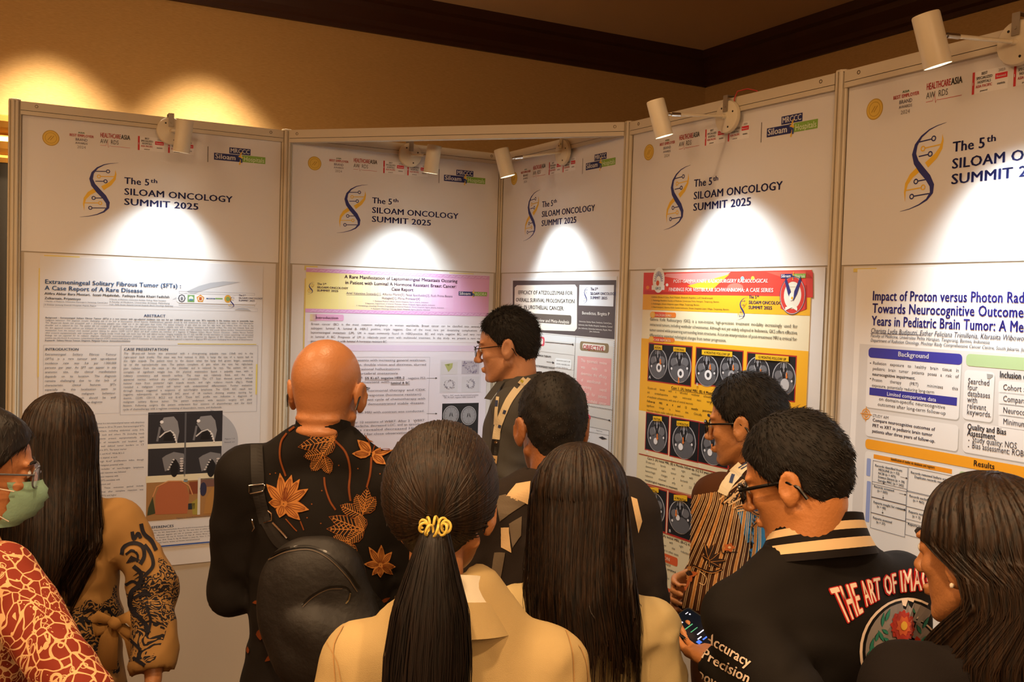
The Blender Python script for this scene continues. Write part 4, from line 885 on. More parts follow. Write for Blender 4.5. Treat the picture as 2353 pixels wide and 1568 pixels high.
for i, s in enumerate(['Searched', 'four', 'databases', 'with', 'relevant', 'keywords.']):
    u, v = c.uv(648-1.2*i, 690+34.5*i); c.text_uv(u, v, s, .0175/.72*.82, T5, False, layout(s)[2]*.0160, 4)
c.poly([(755, 635), (790, 640), (788, 652), (770, 665), (757, 662)], '#9b9a96', 3)
u, v = c.uv(827, 655); c.text_uv(u, v, 'Inclusion criteria', .0215, '#2d2c38', True, layout('Inclusion criteria', True)[2]*.0148, 4)
for i, s in enumerate(['Cohort studies', 'Comparative PRT/XRT', 'Neurocognitive data', 'Minimum 3 years']):
    a = c.uv(822, 672+64*i); c.rect_uv(a[0]+.002, a[1]-.033, .912, a[1]-.003, '#aaa69f', .7, .006); c.rect_uv(a[0], a[1]-.030, .91, a[1], '#dbd8d4', 1, .006); c.text_uv(a[0]+.012, a[1]-.021, s, .0195, T5, False, layout(s)[2]*.0155, 4)
a = c.uv(625, 905); d_ = c.uv(618, 1075); c.rect_uv(a[0]+.002, d_[1]-.003, .922, a[1]-.003, '#aaa69f', .6, .01); c.rect_uv(a[0], d_[1], .92, a[1], '#dcd9d5', 1, .01)
for x, y, s, b_ in ((645, 947, 'Quality and Bias', True), (645, 982, 'Assessment', True), (672, 1018, 'Study quality: NOS', False), (670, 1053, 'Bias assessment: ROBINS-I', False)):
    u, v = c.uv(x, y); c.text_uv(u, v, s, .0205, T5, b_, layout(s, b_)[2]*.0152, 4)
    if not b_: c.ell(x-18, y-8, 3.5, 3.5, '#35333f', 3, n=8)
# flow chart
a = c.uv(70, 1068); c.rect_uv(a[0], .86, .92, a[1], '#dad7d2', 1, .01)
a = c.uv(118, 1088); b = c.uv(560, 1160); d_ = c.uv(118, 1112); c.rect_uv(a[0], d_[1], b[0], a[1], '#dd8f1f', 2); u, v = c.uv(215, 1122); c.text_uv(u, v, 'Identification of studies via databases and registers', .0105, '#3a2a14', True, b[0]-u-.05, 5)
def fbox(x0, y0, w_, h_, lines, l=3):
    u, v = c.uv(x0, y0)
    for q in ((u, v-h_, u+w_, v-h_+.001), (u, v-.001, u+w_, v), (u, v-h_, u+.001, v), (u+w_-.001, v-h_, u+w_, v)): c.rect_uv(*q, '#54525a', 3)
    for i, s in enumerate(lines): c.text_uv(u+.008+(.012 if i else 0), v-.015-.0095*i, s, .0088, '#34323a', True, None, 4)
    return u, v
fx = (('Records identified from:', 'MEDLINE (n = 52)', 'NCBI (n = 473)', 'Science Direct (n = 78)', 'Europe PMC (n = 242)'), ('Records screened', '(n = 505)'), ('Reports sought for retrieval', '(n = 40)'))
u, v = fbox(114, 1122, .115, .064, fx[0]); fbox(108, 1240, .115, .042, fx[1]); fbox(105, 1328, .115, .042, fx[2]); fbox(102, 1415, .115, .042, ('Reports assessed', '(n = 37)'))
fbox(314, 1160, .165, .064, ('Records removed before screening:', 'Duplicate records removed (n = 319)')); fbox(306, 1292, .165, .042, ('Records excluded', '(n = 465)')); fbox(302, 1380, .165, .042, ('Reports not retrieved', '(n = 3)')); fbox(298, 1450, .165, .042, ('Reports excluded:', ''))
for x0, y0, x1 in ((268, 1215, 310), (262, 1308, 303), (258, 1394, 300)):
    c.stroke([(x0, y0), (x1-8, y0+8)], 1.8, BLK, 3); c.poly([(x1-10, y0+2), (x1, y0+10), (x1-12, y0+13)], BLK, 3)
for x, y0, y1 in ((175, 1232, 1258), (172, 1318, 1340), (169, 1402, 1424)):
    c.stroke([(x, y0), (x-1, y1-6)], 1.8, BLK, 3); c.poly([(x-6, y1-9), (x+5, y1-8), (x-1, y1)], BLK, 3)
for y0, y1 in ((1110, 1210), (1238, 1470)):
    a = c.uv(80, y0); d_ = c.uv(80, y1); c.rect_uv(a[0], d_[1], a[0]+.014, a[1], '#8b99c4', 2, .003)
a = c.uv(600, 1182); c.rect_uv(a[0], a[1]-.028, a[0]+.055, a[1], '#9fb489', 2, .008); c.text_uv(a[0]+.012, a[1]-.020, 'FSIQ', .018, '#3b4a33', True, None, 4)
c.text_uv(a[0], a[1]-.045, 'Standardised mean difference', .014, T5, False, None, 4)
c.build(t5)
# ------------------------------------------------------------------ people: distance-field modelling (numpy) + surface nets
F4 = np.float32
def rotm(yaw=0, pitch=0, roll=0):
    """yaw: turn left; pitch: nod down; roll: tilt to the right. local axes x right, y forward, z up"""
    cy, sy = math.cos(yaw), math.sin(yaw); cp, sp = math.cos(-pitch), math.sin(-pitch); cr, sr = math.cos(roll), math.sin(roll)
    A = np.array([[cy, -sy, 0], [sy, cy, 0], [0, 0, 1]]); B = np.array([[1, 0, 0], [0, cp, -sp], [0, sp, cp]]); C = np.array([[cr, 0, sr], [0, 1, 0], [-sr, 0, cr]])
    return A@B@C
def axis_pts(lo, hi, coarse, zones):
    """non-uniform grid coordinates with finer zones [(a,b,step)]"""
    pts = [lo]; x = lo
    while x < hi:
        st = coarse
        for a, b, s_ in zones:
            if a-s_ <= x < b: st = min(st, s_)
        x += st; pts.append(x)
    return np.array(pts, F4)
class Field:
    def __init__(s, ax, ay, az):
        s.ax, s.ay, s.az = ax, ay, az; s.f = np.full((len(ax), len(ay), len(az)), .3, F4)
    def sub(s, lo, hi):
        r = []
        for a, l, h in ((s.ax, lo[0], hi[0]), (s.ay, lo[1], hi[1]), (s.az, lo[2], hi[2])):
            i = int(np.searchsorted(a, l)); j = int(np.searchsorted(a, h)); r.append(slice(max(i-1, 0), min(j+1, len(a))))
        return tuple(r)
    def coords(s, sl): return s.ax[sl[0]][:, None, None], s.ay[sl[1]][None, :, None], s.az[sl[2]][None, None, :]
    def comb(s, sl, d, k, op):
        a = s.f[sl]
        if op == 'add':
            h = np.clip(.5+.5*(a-d)/k, 0, 1); s.f[sl] = a*(1-h)+d*h-k*h*(1-h)
        elif op == 'sub':
            h = np.clip(.5-.5*(a+d)/k, 0, 1); s.f[sl] = a*(1-h)-d*h+k*h*(1-h)
    def cone(s, a, b, ra, rb, k=.02, op='add', flat=None):
        a = np.array(a, float); b = np.array(b, float); m = max(ra, rb)+2.5*k+.01
        sl = s.sub(np.minimum(a, b)-m, np.maximum(a, b)+m); X, Y, Z_ = s.coords(sl)
        d = b-a; L2 = float(d@d)+1e-9; px, py, pz = X-a[0], Y-a[1], Z_-a[2]
        t = np.clip((px*d[0]+py*d[1]+pz*d[2])/L2, 0, 1)
        qx, qy, qz = px-t*d[0], py-t*d[1], pz-t*d[2]
        s.comb(sl, (np.sqrt(qx*qx+qy*qy+qz*qz)-(ra+(rb-ra)*t)).astype(F4), k, op)
    def ell(s, c, r, R=None, k=.02, op='add', frame=None):
        """ellipsoid; if frame=(o,Rm) centre is in that frame"""
        c = np.array(c, float); r = np.array(r, float)
        if frame is not None: o, Rm = frame; cw = o+Rm@c; Rt = Rm if R is None else Rm@R
        else: cw = c; Rt = R
        m = (r.max() if Rt is not None else 0)+2.5*k+.01; mm = m if Rt is not None else r+m
        sl = s.sub(cw-mm, cw+mm); X, Y, Z_ = s.coords(sl); X, Y, Z_ = X-cw[0], Y-cw[1], Z_-cw[2]
        if Rt is not None:
            X, Y, Z_ = [Rt[0, i]*X+Rt[1, i]*Y+Rt[2, i]*Z_ for i in range(3)]
        k0 = np.sqrt((X/r[0])**2+(Y/r[1])**2+(Z_/r[2])**2); k1 = np.sqrt((X/r[0]**2)**2+(Y/r[1]**2)**2+(Z_/r[2]**2)**2)+1e-6
        s.comb(sl, (k0*(k0-1)/k1).astype(F4), k, op)
    def clip(s, fn):
        X, Y, Z_ = s.coords((slice(None),)*3); s.f = np.maximum(s.f, fn(X, Y, Z_).astype(F4))
    def displace(s, fn):
        X, Y, Z_ = s.coords((slice(None),)*3); m = np.abs(s.f) < .05; D = np.broadcast_to(fn(X, Y, Z_), s.f.shape); s.f = np.where(m, s.f+D, s.f).astype(F4)
    def mesh(s):
        f = s.f; f[0] = f[-1] = .3; f[:, 0] = f[:, -1] = .3; f[:, :, 0] = f[:, :, -1] = .3
        ins = f < 0; n = ins[:-1, :-1, :-1].astype(np.int8)
        cs = [(i, j, k) for i in (0, 1) for j in (0, 1) for k in (0, 1)]
        cnt = np.zeros([q-1 for q in f.shape], np.int8)
        for i, j, k in cs: cnt += ins[i:f.shape[0]-1+i, j:f.shape[1]-1+j, k:f.shape[2]-1+k]
        act = np.argwhere((cnt > 0) & (cnt < 8)); I, J, K = act.T
        idx = np.full(cnt.shape, -1, np.int32); idx[I, J, K] = np.arange(len(act))
        val = {c: f[I+c[0], J+c[1], K+c[2]] for c in cs}
        acc = np.zeros((len(act), 3)); num = np.zeros(len(act))
        AX = (s.ax, s.ay, s.az); base = (I, J, K)
        for a in range(3):
            for c in cs:
                if c[a] == 1: continue
                c2 = list(c); c2[a] = 1; c2 = tuple(c2); v0, v1 = val[c], val[c2]; m = (v0 < 0) != (v1 < 0)
                t = np.where(m, v0/np.where(m, v0-v1, 1), 0)
                for b in range(3):
                    p0 = AX[b][base[b]+c[b]]; p1 = AX[b][base[b]+c2[b]]; acc[:, b] += np.where(m, p0+(p1-p0)*t, 0)
                num += m
        V = acc/num[:, None]; Fs = []
        for a in range(3):
            b, c = (a+1) % 3, (a+2) % 3
            s0 = [slice(None)]*3; s1 = [slice(None)]*3; s0[a] = slice(0, -1); s1[a] = slice(1, None)
            e = ins[tuple(s0)] != ins[tuple(s1)]; P = np.argwhere(e)
            P = P[(P[:, b] > 0) & (P[:, c] > 0) & (P[:, b] < f.shape[b]-1) & (P[:, c] < f.shape[c]-1)]
            fl = ins[tuple(P.T)]
            q = []
            for db, dc in ((1, 1), (0, 1), (0, 0), (1, 0)):
                Q = P.copy(); Q[:, b] -= db; Q[:, c] -= dc; q.append(idx[tuple(Q.T)])
            q = np.stack(q, 1); q[~fl] = q[~fl][:, ::-1]; Fs.append(q)
        return V, np.concatenate(Fs)

def mesh_obj(name, V, Fq, m, parent=None, loc=None, mats=None, smooth=True):
    me = bpy.data.meshes.new(name); n = len(V); nf = len(Fq); k = Fq.shape[1]
    me.vertices.add(n); me.vertices.foreach_set('co', np.asarray(V, F4).ravel())
    me.loops.add(nf*k); me.loops.foreach_set('vertex_index', np.asarray(Fq, np.int32).ravel())
    me.polygons.add(nf); me.polygons.foreach_set('loop_start', np.arange(0, nf*k, k, dtype=np.int32)); me.polygons.foreach_set('loop_total', np.full(nf, k, np.int32))
    me.polygons.foreach_set('use_smooth', np.full(nf, smooth)); me.materials.append(m); me.update(calc_edges=True); me.validate()
    o = bpy.data.objects.new(name, me); COL.objects.link(o)
    if parent is not None: o.parent = parent
    return o
def fnoise(seed, scale, n=5):
    r = np.random.default_rng(seed); W_ = r.normal(size=(n, 3))*scale; ph = r.uniform(0, 6.28, n)
    return lambda X, Y, Z_: sum(np.sin(W_[i, 0]*X+W_[i, 1]*Y+W_[i, 2]*Z_+ph[i]) for i in range(n))/n

def skin_mat(name, h): return mat(name, h, .42, noise=.14, nscale=14, bump=.25, bscale=160, sss=.0, spec=.5)
def hair_mat(name, h, h2, rough=.38, sc=(60, 60, 3)):
    if name in MATS: return MATS[name]
    m = bpy.data.materials.new(name); m.use_nodes = True; MATS[name] = m; nt = m.node_tree; b = nt.nodes['Principled BSDF']
    tc = nt.nodes.new('ShaderNodeTexCoord'); mp = nt.nodes.new('ShaderNodeMapping'); mp.inputs['Scale'].default_value = sc
    nt.links.new(tc.outputs['Object'], mp.inputs[0]); n = nt.nodes.new('ShaderNodeTexNoise'); n.inputs['Scale'].default_value = 2.5; n.inputs['Detail'].default_value = 6
    nt.links.new(mp.outputs[0], n.inputs['Vector']); cr = nt.nodes.new('ShaderNodeValToRGB')
    cr.color_ramp.elements[0].color = (*srgb(h), 1); cr.color_ramp.elements[1].color = (*srgb(h2), 1); cr.color_ramp.elements[0].position = .35; cr.color_ramp.elements[1].position = .72
    nt.links.new(n.outputs['Fac'], cr.inputs[0]); nt.links.new(cr.outputs[0], b.inputs['Base Color'])
    b.inputs['Roughness'].default_value = rough; b.inputs['Specular IOR Level'].default_value = .35
    bp = nt.nodes.new('ShaderNodeBump'); bp.inputs['Strength'].default_value = .5; bp.inputs['Distance'].default_value = .003
    nt.links.new(n.outputs['Fac'], bp.inputs['Height']); nt.links.new(bp.outputs[0], b.inputs['Normal'])
    return m
M_eye = mat('eyeball', '#e8e2d8', .15); M_iris = mat('iris', '#1c120c', .15)
M_brow = mat('brow_hair', '#15100d', .7); M_lip = mat('lips', '#9c5a48', .45)
M_shoe = mat('black_leather_shoe', '#15110f', .35); M_trou = mat('dark_trousers', '#17171b', .8, bump=.2)
M_gls = mat('glasses_frame', '#0d0c0c', .25); M_lens = mat('spectacle_lens', (1, 1, 1), .02, trans=1, alpha=.35)

class Person:
    """standing figure. standard frame: height 1.70, x right, y forward, z up, scaled by s.S; located by the crown of the head"""
    def __init__(s, label, crown, yaw, hyaw=0, hpitch=0, hroll=0, female=False, skin='#c07a4a', width=1., lean=0., cat='person', arms=None, hands_fine=False, neck_fwd=.0, top_extra=.0, shz=1.405, bx=0., rolls=False):
        s.rolls = rolls
        s.female = female; s.label = label
        cz = crown[2]-top_extra; s.S = cz/1.70
        # where the crown ends up in the local frame
        s.R0 = rotm(yaw); hR = rotm(hyaw-yaw, hpitch, hroll); s.hR = hR
        s.nk = np.array([-bx, .0+lean*.5, 1.50]); 
        s.ho = s.nk+hR@np.array([0, .018+neck_fwd, .095])       # head origin (between ears at eye level)
        top = s.ho+hR@np.array([0, -.005, .122])
        s.S = cz/top[2]
        off = s.R0@(top*s.S); s.loc = np.array([crown[0]-off[0], crown[1]-off[1], 0])
        s.female = female; s.w = width; s.yaw = yaw; s.skin = skin; s.lean = lean
        sw = .168 if female else .19; sw *= width
        s.shz = shz; s.sh = {-1: np.array([-sw, lean*.4, shz]), 1: np.array([sw, lean*.4, shz])}
        s.el = {-1: np.array([-sw-.045, -.03, 1.12]), 1: np.array([sw+.045, -.03, 1.12])}
        s.wr = {-1: np.array([-sw-.035, .05, .885]), 1: np.array([sw+.035, .05, .885])}
        s.hd = {-1: None, 1: None}   # hand: (finger dir, palm normal, curl)
        s.fine = hands_fine
    def lw(s, p): return s.loc+s.R0@(np.array(p)*s.S)              # local -> world
    def wl(s, p): return (s.R0.T@(np.array(p)-s.loc))/s.S          # world -> local
    def arm(s, side, elbow=None, wrist=None, world=True):
        if elbow is not None: s.el[side] = s.wl(elbow) if world else np.array(elbow)
        if wrist is not None: s.wr[side] = s.wl(wrist) if world else np.array(wrist)
    def hframe(s): return (s.ho, s.hR)
    def H(s, p): return s.ho+s.hR@np.array(p)                       # head frame -> local
    # ---- body
    def hand(s, F, side, wr, dirv, pn, curl=.35, spread=.12, k=.004, sc=1.):
        """palm + four fingers + thumb"""
        d = dirv/np.linalg.norm(dirv); n_ = pn-d*np.dot(pn, d); n_ /= np.linalg.norm(n_); t = np.cross(d, n_)*(-side)   # t points to thumb side
        q = lambda a, b, c: wr+(d*a+t*b+n_*c)*sc
        for b in (-.026, -.009, .009, .026): F.cone(q(.008, b*.7, 0), q(.082, b, 0), .0125*sc, .0115*sc, k*2)
        lens = {-.030: (.030, .020, .016), -.010: (.038, .025, .018), .011: (.042, .028, .020), .030: (.037, .024, .018)}
        for b, ls in lens.items():
            p = q(.082, b, 0); a = curl*.6; sp = b*spread*4
            for i, l in enumerate(ls):
                dd = d*math.cos(a)+n_*math.sin(a)+t*sp*.3; dd /= np.linalg.norm(dd); p2 = p+dd*l*sc; F.cone(p, p2, (.0088-.0008*i)*sc, (.0082-.0009*i)*sc, k); p = p2; a += curl
        p = q(.022, .026, .004); dd = d*.72+t*.62+n_*.30; dd /= np.linalg.norm(dd); p2 = p+dd*.040*sc; F.cone(p, p2, .0135*sc, .0105*sc, k*2)
        dd = d*.85+t*.22+n_*(.25+curl*.5); dd /= np.linalg.norm(dd); p3 = p2+dd*.030*sc; F.cone(p2, p3, .0100*sc, .0092*sc, k); dd = d*.9+n_*(.25+curl*.6); dd /= np.linalg.norm(dd); F.cone(p3, p3+dd*.024*sc, .0090*sc, .0078*sc, k)
    def head(s, F):
        fr = s.hframe(); fem = s.female; e = lambda c, r, k=.015, op='add', R=None: F.ell(c, r, R, k, op, fr)
        H = s.H; g = .96 if fem else 1.
        e((0, -.012, .036), (.0735, .094, .084), .006); e((0, .018, .030), (.066, .072, .068), .008)
        e((0, -.028, -.008), (.062, .066, .056), .012)
        e((0, .030, -.035), (.057*g, .058, .076), .015); e((0, .040, -.075), (.040*g, .043, .036), .014); e((0, .075, -.098), (.017, .014, .013), .014)
        for x in (-1, 1):
            F.cone(H((x*.055*g, -.005, -.05)), H((x*.024*g, .062, -.100)), .014, .011, .014)
            e((x*.034, .064, -.022), (.020, .018, .018), .010)                       # cheekbone
            e((x*.031, .093, .004), (.017, .013, .012), .010, 'sub')                  # socket
            e((x*.031, .0775, .003), (.0125, .0115, .0115), .004)                     # eyelid
            F.cone(H((x*.012, .090, .022)), H((x*.046, .080, .024)), .0065, .0055, .012)  # brow ridge
            e((x*.0105, .101, -.036), (.0085, .010, .0075), .006)                     # nostril wing
            # ear
            Re = rotm(x*-.42, -.18, x*.12); oc = H((x*.078, -.012, -.006)); 
            F.ell((x*.081, -.013, -.004), (.0085, .022, .034), Re, .005, 'add', fr)
            F.ell((x*.0915, -.008, .001), (.0060, .0125, .020), Re, .004, 'sub', fr)
            e((x*.0765, -.004, -.032), (.006, .009, .010), .006)
        F.cone(H((0, .088, .016)), H((0, .108, -.028)), .0075, .0095, .010); e((0, .112, -.033), (.010, .009, .008), .008)
        F.cone(H((-.017, .0915, -.063)), H((.017, .0915, -.063)), .0048, .0048, .006); F.cone(H((-.014, .090, -.071)), H((.014, .090, -.071)), .0056, .0056, .005)
        F.cone(H((-.02, .094, -.0672)), H((.02, .094, -.0672)), .0012, .0012, .003, 'sub')
        if s.rolls:
            for z_, q in ((-.050, .050), (-.078, .047)): e((0, -.066-.004*(z_ < -.06), z_), (q, .024, .012), .007)
        # neck
        nr = .044 if fem else .054; nr *= .4+.6*s.w
        F.cone(H((0, -.028, -.045)), s.nk+np.array([0, -.008, -.03]), nr, nr*1.04, .014); F.cone(H((0, -.036, -.01)), s.nk+np.array([0, -.018, -.02]), nr*.85, nr*.95, .014)
    def build_body(s):
        sw = s.sh[1][0]; fem = s.female; W = s.w; ly = s.lean
        z0 = s.ho[2]; hx = s.ho[0]; hy = s.ho[1]; fs = .0045
        P = [s.el[-1], s.el[1], s.wr[-1], s.wr[1]]; xs = [p[0] for p in P]+[-.3*W, .3*W]; ys = [p[1] for p in P]+[-.2*W, .2*W]
        zx = [(hx-.11, hx+.11, fs)]; zy = [(hy-.14, hy+.14, fs)]; zz = [(z0-.15, z0+.15, fs)]
        for sd in (-1, 1):
            hs = .0055 if s.hd[sd] is not None else .009
            w_ = s.wr[sd]; r = .13 if s.hd[sd] is not None else .17
            zz.append((w_[2]-r-.03, w_[2]+.09, hs)); zx.append((w_[0]-r*.6, w_[0]+r*.6, hs)); zy.append((w_[1]-.1, w_[1]+r*.8, hs))
        F = Field(axis_pts(min(xs)-.16, max(xs)+.16, .014, zx), axis_pts(min(ys)-.16, max(ys)+.20, .014, zy), axis_pts(-.02, z0+.17, .018, zz))
        # torso
        F.ell((0, ly*.3, 1.25), (.160*W, .105*W, .20)); F.cone((-sw*.78, ly*.4, s.shz-.02), (sw*.78, ly*.4, s.shz-.02), .050, .050, .03)
        for x in (-1, 1): F.cone((x*sw*.72, ly*.4-.012, s.shz-.01), (x*.01, ly*.45-.015, 1.440), .036, .040, .02)
        F.ell((0, .01, 1.08), (.135*W, .100*W, .16), k=.04); F.ell((0, 0, .93), (.160*W, .115*W, .13), k=.04)
        for x in (-1, 1):
            F.cone(s.sh[x]*np.array([.97, 1, 1]), s.el[x], .050*(.85 if fem else 1), .038*(.85 if fem else 1), .02); F.cone(s.el[x], s.wr[x], .038*(.85 if fem else 1), .025*(.88 if fem else 1), .015)
            F.cone((x*.088*W, 0, .90), (x*.095, .01, .49), .082*W, .050, .03); F.cone((x*.095, .01, .49), (x*.098, -.015, .09), .048, .032, .02)
            F.cone((x*.098, -.03, .045), (x*.112, .14, .03), .032, .026, .02)
            if s.hd[x] is not None: dv, pn, cu = s.hd[x]; dv = s.R0.T@np.array(dv, float); pn = s.R0.T@np.array(pn, float)
            else: dv = np.array([0, .12, -1.]); pn = np.array([-x*.8, .1, 0.]); cu = .38
            s.hand(F, x, s.wr[x], dv, pn, cu, k=.004 if s.hd[x] is not None else .006, sc=.92 if fem else 1.02)
        s.head(F)
        V, Q = F.mesh()
        o = mesh_obj('person', V*s.S, Q, skin_mat('skin_'+s.skin.strip('#'), s.skin)); o.location = s.loc; o.rotation_euler = (0, 0, s.yaw)
        tag(o, s.label, 'person'); s.root = o; s.bodyVQ = (V, Q)
        # eyes, brows
        for x in (-1, 1):
            mb = MB(); c = s.H((x*.031, .0805, .003)); ax = s.hR@np.array([0, 1., 0]); r = .0105
            mb.lathe(s.lw(c-ax*r), s.R0@ax, [(r*s.S*(1-math.cos(pi*i/10)), max(r*s.S*math.sin(pi*i/10), 1e-4)) for i in range(11)], M_eye, 16); mb.lathe(s.lw(c+ax*(r*.90)), s.R0@ax, [(0, .0048*s.S), (.0012*s.S, .003*s.S)], M_iris, 14)
            mb.build('eye', None, o)
            mb = MB(); mb.tube([s.lw(s.H(p)) for p in ((x*.014, .0965, .0245), (x*.026, .0955, .029), (x*.040, .089, .0285), (x*.049, .080, .023))], [.0028, .0036, .003, .0012], M_brow, 6); mb.build('eyebrow', None, o)
        return o
    # ---- clothes
    def garment(s, name, m, off=.016, hem=.86, sleeves=True, cuff=.97, neck=.066, neckz=None, fold=.006, seed=1, skirt=0., parent=None, label=None, arm_off=None, res=.010, belly=0., open_=None, neck_drop=0, sleevef=1., collar_up=0):
        W = s.w; sw = s.sh[1][0]; ly = s.lean; fem = s.female; ao = off if arm_off is None else arm_off
        P = [s.el[-1], s.el[1]]+([s.wr[-1], s.wr[1]] if sleeves else []); xs = [p[0] for p in P]+[-.25*W, .25*W]; ys = [p[1] for p in P]+[-.16*W, .16*W]
        F = Field(axis_pts(min(xs)-.13, max(xs)+.13, res, []), axis_pts(min(ys)-.13, max(ys)+.15, res, []), axis_pts(hem-.03, 1.56, res, []))
        F.ell((0, ly*.3, 1.25), (.160*W+off, .105*W+off, .20+off)); F.cone((-sw*.80, ly*.4, s.shz-.02), (sw*.80, ly*.4, s.shz-.02), .055+off*.7, .055+off*.7, .03)
        for x in (-1, 1): F.cone((x*sw*.80, ly*.4-.008, s.shz), (x*.022, ly*.45-.012, 1.458+collar_up), .036+off*.8, .052*(.8 if fem else 1)+off*.7, .02)
        F.ell((0, .01, 1.08), (.140*W+off, .105*W+off+belly, .20), k=.05); F.cone((0, 0, 1.1), (0, 0, hem), .125*W+off, .135*W+off+skirt, .06)
        F.ell((0, 0, .93), (.165*W+off, .12*W+off, .16), k=.05)
        if fem: F.ell((.06, .09, 1.27), (.05, .045, .055), k=.03); F.ell((-.06, .09, 1.27), (.05, .045, .055), k=.03)
        if sleeves:
            for x in (-1, 1):
                F.cone(s.sh[x]*np.array([.97, 1, 1]), s.el[x], .052+ao, .042+ao, .025); w_ = s.el[x]+(s.wr[x]-s.el[x])*cuff; F.cone(s.el[x], w_, .041+ao, (.029+ao)*sleevef, .02)
        if fold:
            n1 = fnoise(seed, 20, 6); n3 = fnoise(seed+3, np.array([7, 7, 5]), 5); n4 = fnoise(seed+13, np.array([10, 10, 8]), 5)
            def ridge(v, p=6.): return np.exp(-p*np.abs(v))
            el = [np.array(s.el[x]) for x in (-1, 1)]; shp = [s.sh[x]+np.array([-x*.05, 0, -.09]) for x in (-1, 1)]
            def fd(X, Y, Z_):
                a_ = ridge(n3(X*1.6+Z_*1.1, Y*1.6, Z_*1.3+X), 5)+.8*ridge(n4(X-Z_*1.5, Y*1.5, Z_*1.6), 7); w_ = 0
                for q in shp+(el if sleeves else []):
                    r2 = ((X-q[0])**2+(Y-q[1])**2+(Z_-q[2])**2); w_ = w_+np.exp(-r2/.022)*(.6+.7*np.sin(70*np.sqrt(r2)+9*n1(X, Y, Z_)))
                return fold*(.7*n1(X, Y, Z_)-1.1*a_+.9+.9*w_)
            F.displace(fd)
        F.clip(lambda X, Y, Z_: hem-Z_+0*X+0*Y)
        if sleeves:
            for x in (-1, 1):   # straight cuff
                w_ = s.el[x]+(s.wr[x]-s.el[x])*cuff; d = (s.wr[x]-s.el[x]); d = d/np.linalg.norm(d); e0 = w_+d*.05
                F.cone(w_+d*(.02+.04), w_+d*.12, .055, .075, .006, 'sub')
        a = s.nk+np.array([0, .006, .0-neck_drop]); b = s.H((0, -.02, -.03)); F.cone(a, b, neck, neck*1.05, .008, 'sub')
        if open_: F.cone(s.nk+np.array([0, .10, -.02]), s.nk+np.array([0, .16, -.26]), open_, .012, .01, 'sub')
        V, Q = F.mesh(); o = mesh_obj(name, V*s.S, Q, m, parent or s.root)
        if label: o['label'] = label
        Vw = (V*s.S)@s.R0.T+s.loc
        s.tree = BVHTree.FromPolygons(Vw.tolist(), Q.tolist()); s.gVQ = (V, Q); s.g = o
        return o
    def lower(s, m=None, hem=.075, long_skirt=False):
        F = Field(axis_pts(-.28*s.w, .28*s.w, .014, []), axis_pts(-.24*s.w, .24*s.w, .014, []), axis_pts(.0, 1.02, .018, []))
        F.ell((0, 0, .93), (.168*s.w, .122*s.w, .13), k=.04)
        for x in (-1, 1): F.cone((x*.088*s.w, 0, .90), (x*.095, .01, .49), .09*s.w, .068, .03); F.cone((x*.095, .01, .49), (x*.098, -.01, .08), .066, .055, .02)
        if long_skirt: F.cone((0, 0, .9), (0, 0, .12), .16, .21, .05)
        n1 = fnoise(4, 20, 5); F.displace(lambda X, Y, Z_: .005*n1(X, Y, Z_)); F.clip(lambda X, Y, Z_: hem-Z_+0*X+0*Y); F.clip(lambda X, Y, Z_: Z_-.99+0*X+0*Y)
        V, Q = F.mesh(); o = mesh_obj('skirt' if long_skirt else 'trousers', V*s.S, Q, m or M_trou, s.root)
        for x in (-1, 1):
            F = Field(axis_pts(x*.105-.07, x*.105+.07, .008, []), axis_pts(-.1, .2, .008, []), axis_pts(-.02, .12, .008, []))
            F.cone((x*.098, -.035, .05), (x*.112, .135, .033), .043, .040, .02); F.cone((x*.098, -.03, .05), (x*.098, -.03, .10), .042, .040, .02); F.cone((x*.112, .14, .03), (x*.114, .165, .022), .038, .026, .02)
            F.clip(lambda X, Y, Z_: .002-Z_+0*X+0*Y); F.clip(lambda X, Y, Z_: Z_-.095+0*X+0*Y); V, Q = F.mesh(); mesh_obj('shoe', V*s.S, Q, M_shoe, s.root)
        s.root.location.z = 0
    # ---- hair
    def short_hair(s, m, thick=.014, top=.010, seed=2, spikes=2600, slen=.016, front=.018, nape=0., messy=.004, up=.35, spikemat=None, sideburn=-.018):
        o_ = s.ho; F = Field(axis_pts(o_[0]-.13, o_[0]+.13, .0045, []), axis_pts(o_[1]-.15, o_[1]+.15, .0045, []), axis_pts(o_[2]-.13, o_[2]+.17, .0045, []))
        e = lambda c, r, k=.02, op='add': F.ell(c, r, None, k, op, s.hframe()); t = thick
        e((0, -.012, .038), (.0735+t*.7, .094+t*.8, .084+t*.8+top*.8), .006); e((0, .016, .036), (.066+t*.7, .074+t*.6, .068+t*.8+top), .010); e((0, -.030, -.008), (.062+t*.6, .066+t*.8, .060), .012); e((0, -.040, -.045), (.048, .040, .040), .012)
        R = s.hR; 
        def region(X, Y, Z_):
            x, y, z = [R[0, i]*(X-o_[0])+R[1, i]*(Y-o_[1])+R[2, i]*(Z_-o_[2]) for i in range(3)]
            n = .003*np.sin(90*x+1)+.002*np.sin(170*z)
            fr = y-.9*z-front+n; ear = np.maximum(-(z-sideburn), -.02-y)*1.0; ear = np.where(y > -.035, -(z-sideburn), -(z-1.35*(y+.035)-sideburn+.0))
            ear = np.maximum(ear, -(z+.088+nape)); side = ((y+.012)**2/.022**2+(z+.006)**2/.036**2)**.5; hole = (1-side)*.02+np.where(np.abs(x) > .05, 0, -1)
            return np.maximum(np.maximum(fr*.7, ear*.6), hole)
        n1 = fnoise(seed, 60, 8); n2 = fnoise(seed+5, 160, 8); F.displace(lambda X, Y, Z_: messy*(n1(X, Y, Z_)+.6*n2(X, Y, Z_)))
        F.clip(region); V, Q = F.mesh(); o = mesh_obj('hair', V*s.S, Q, m, s.root)
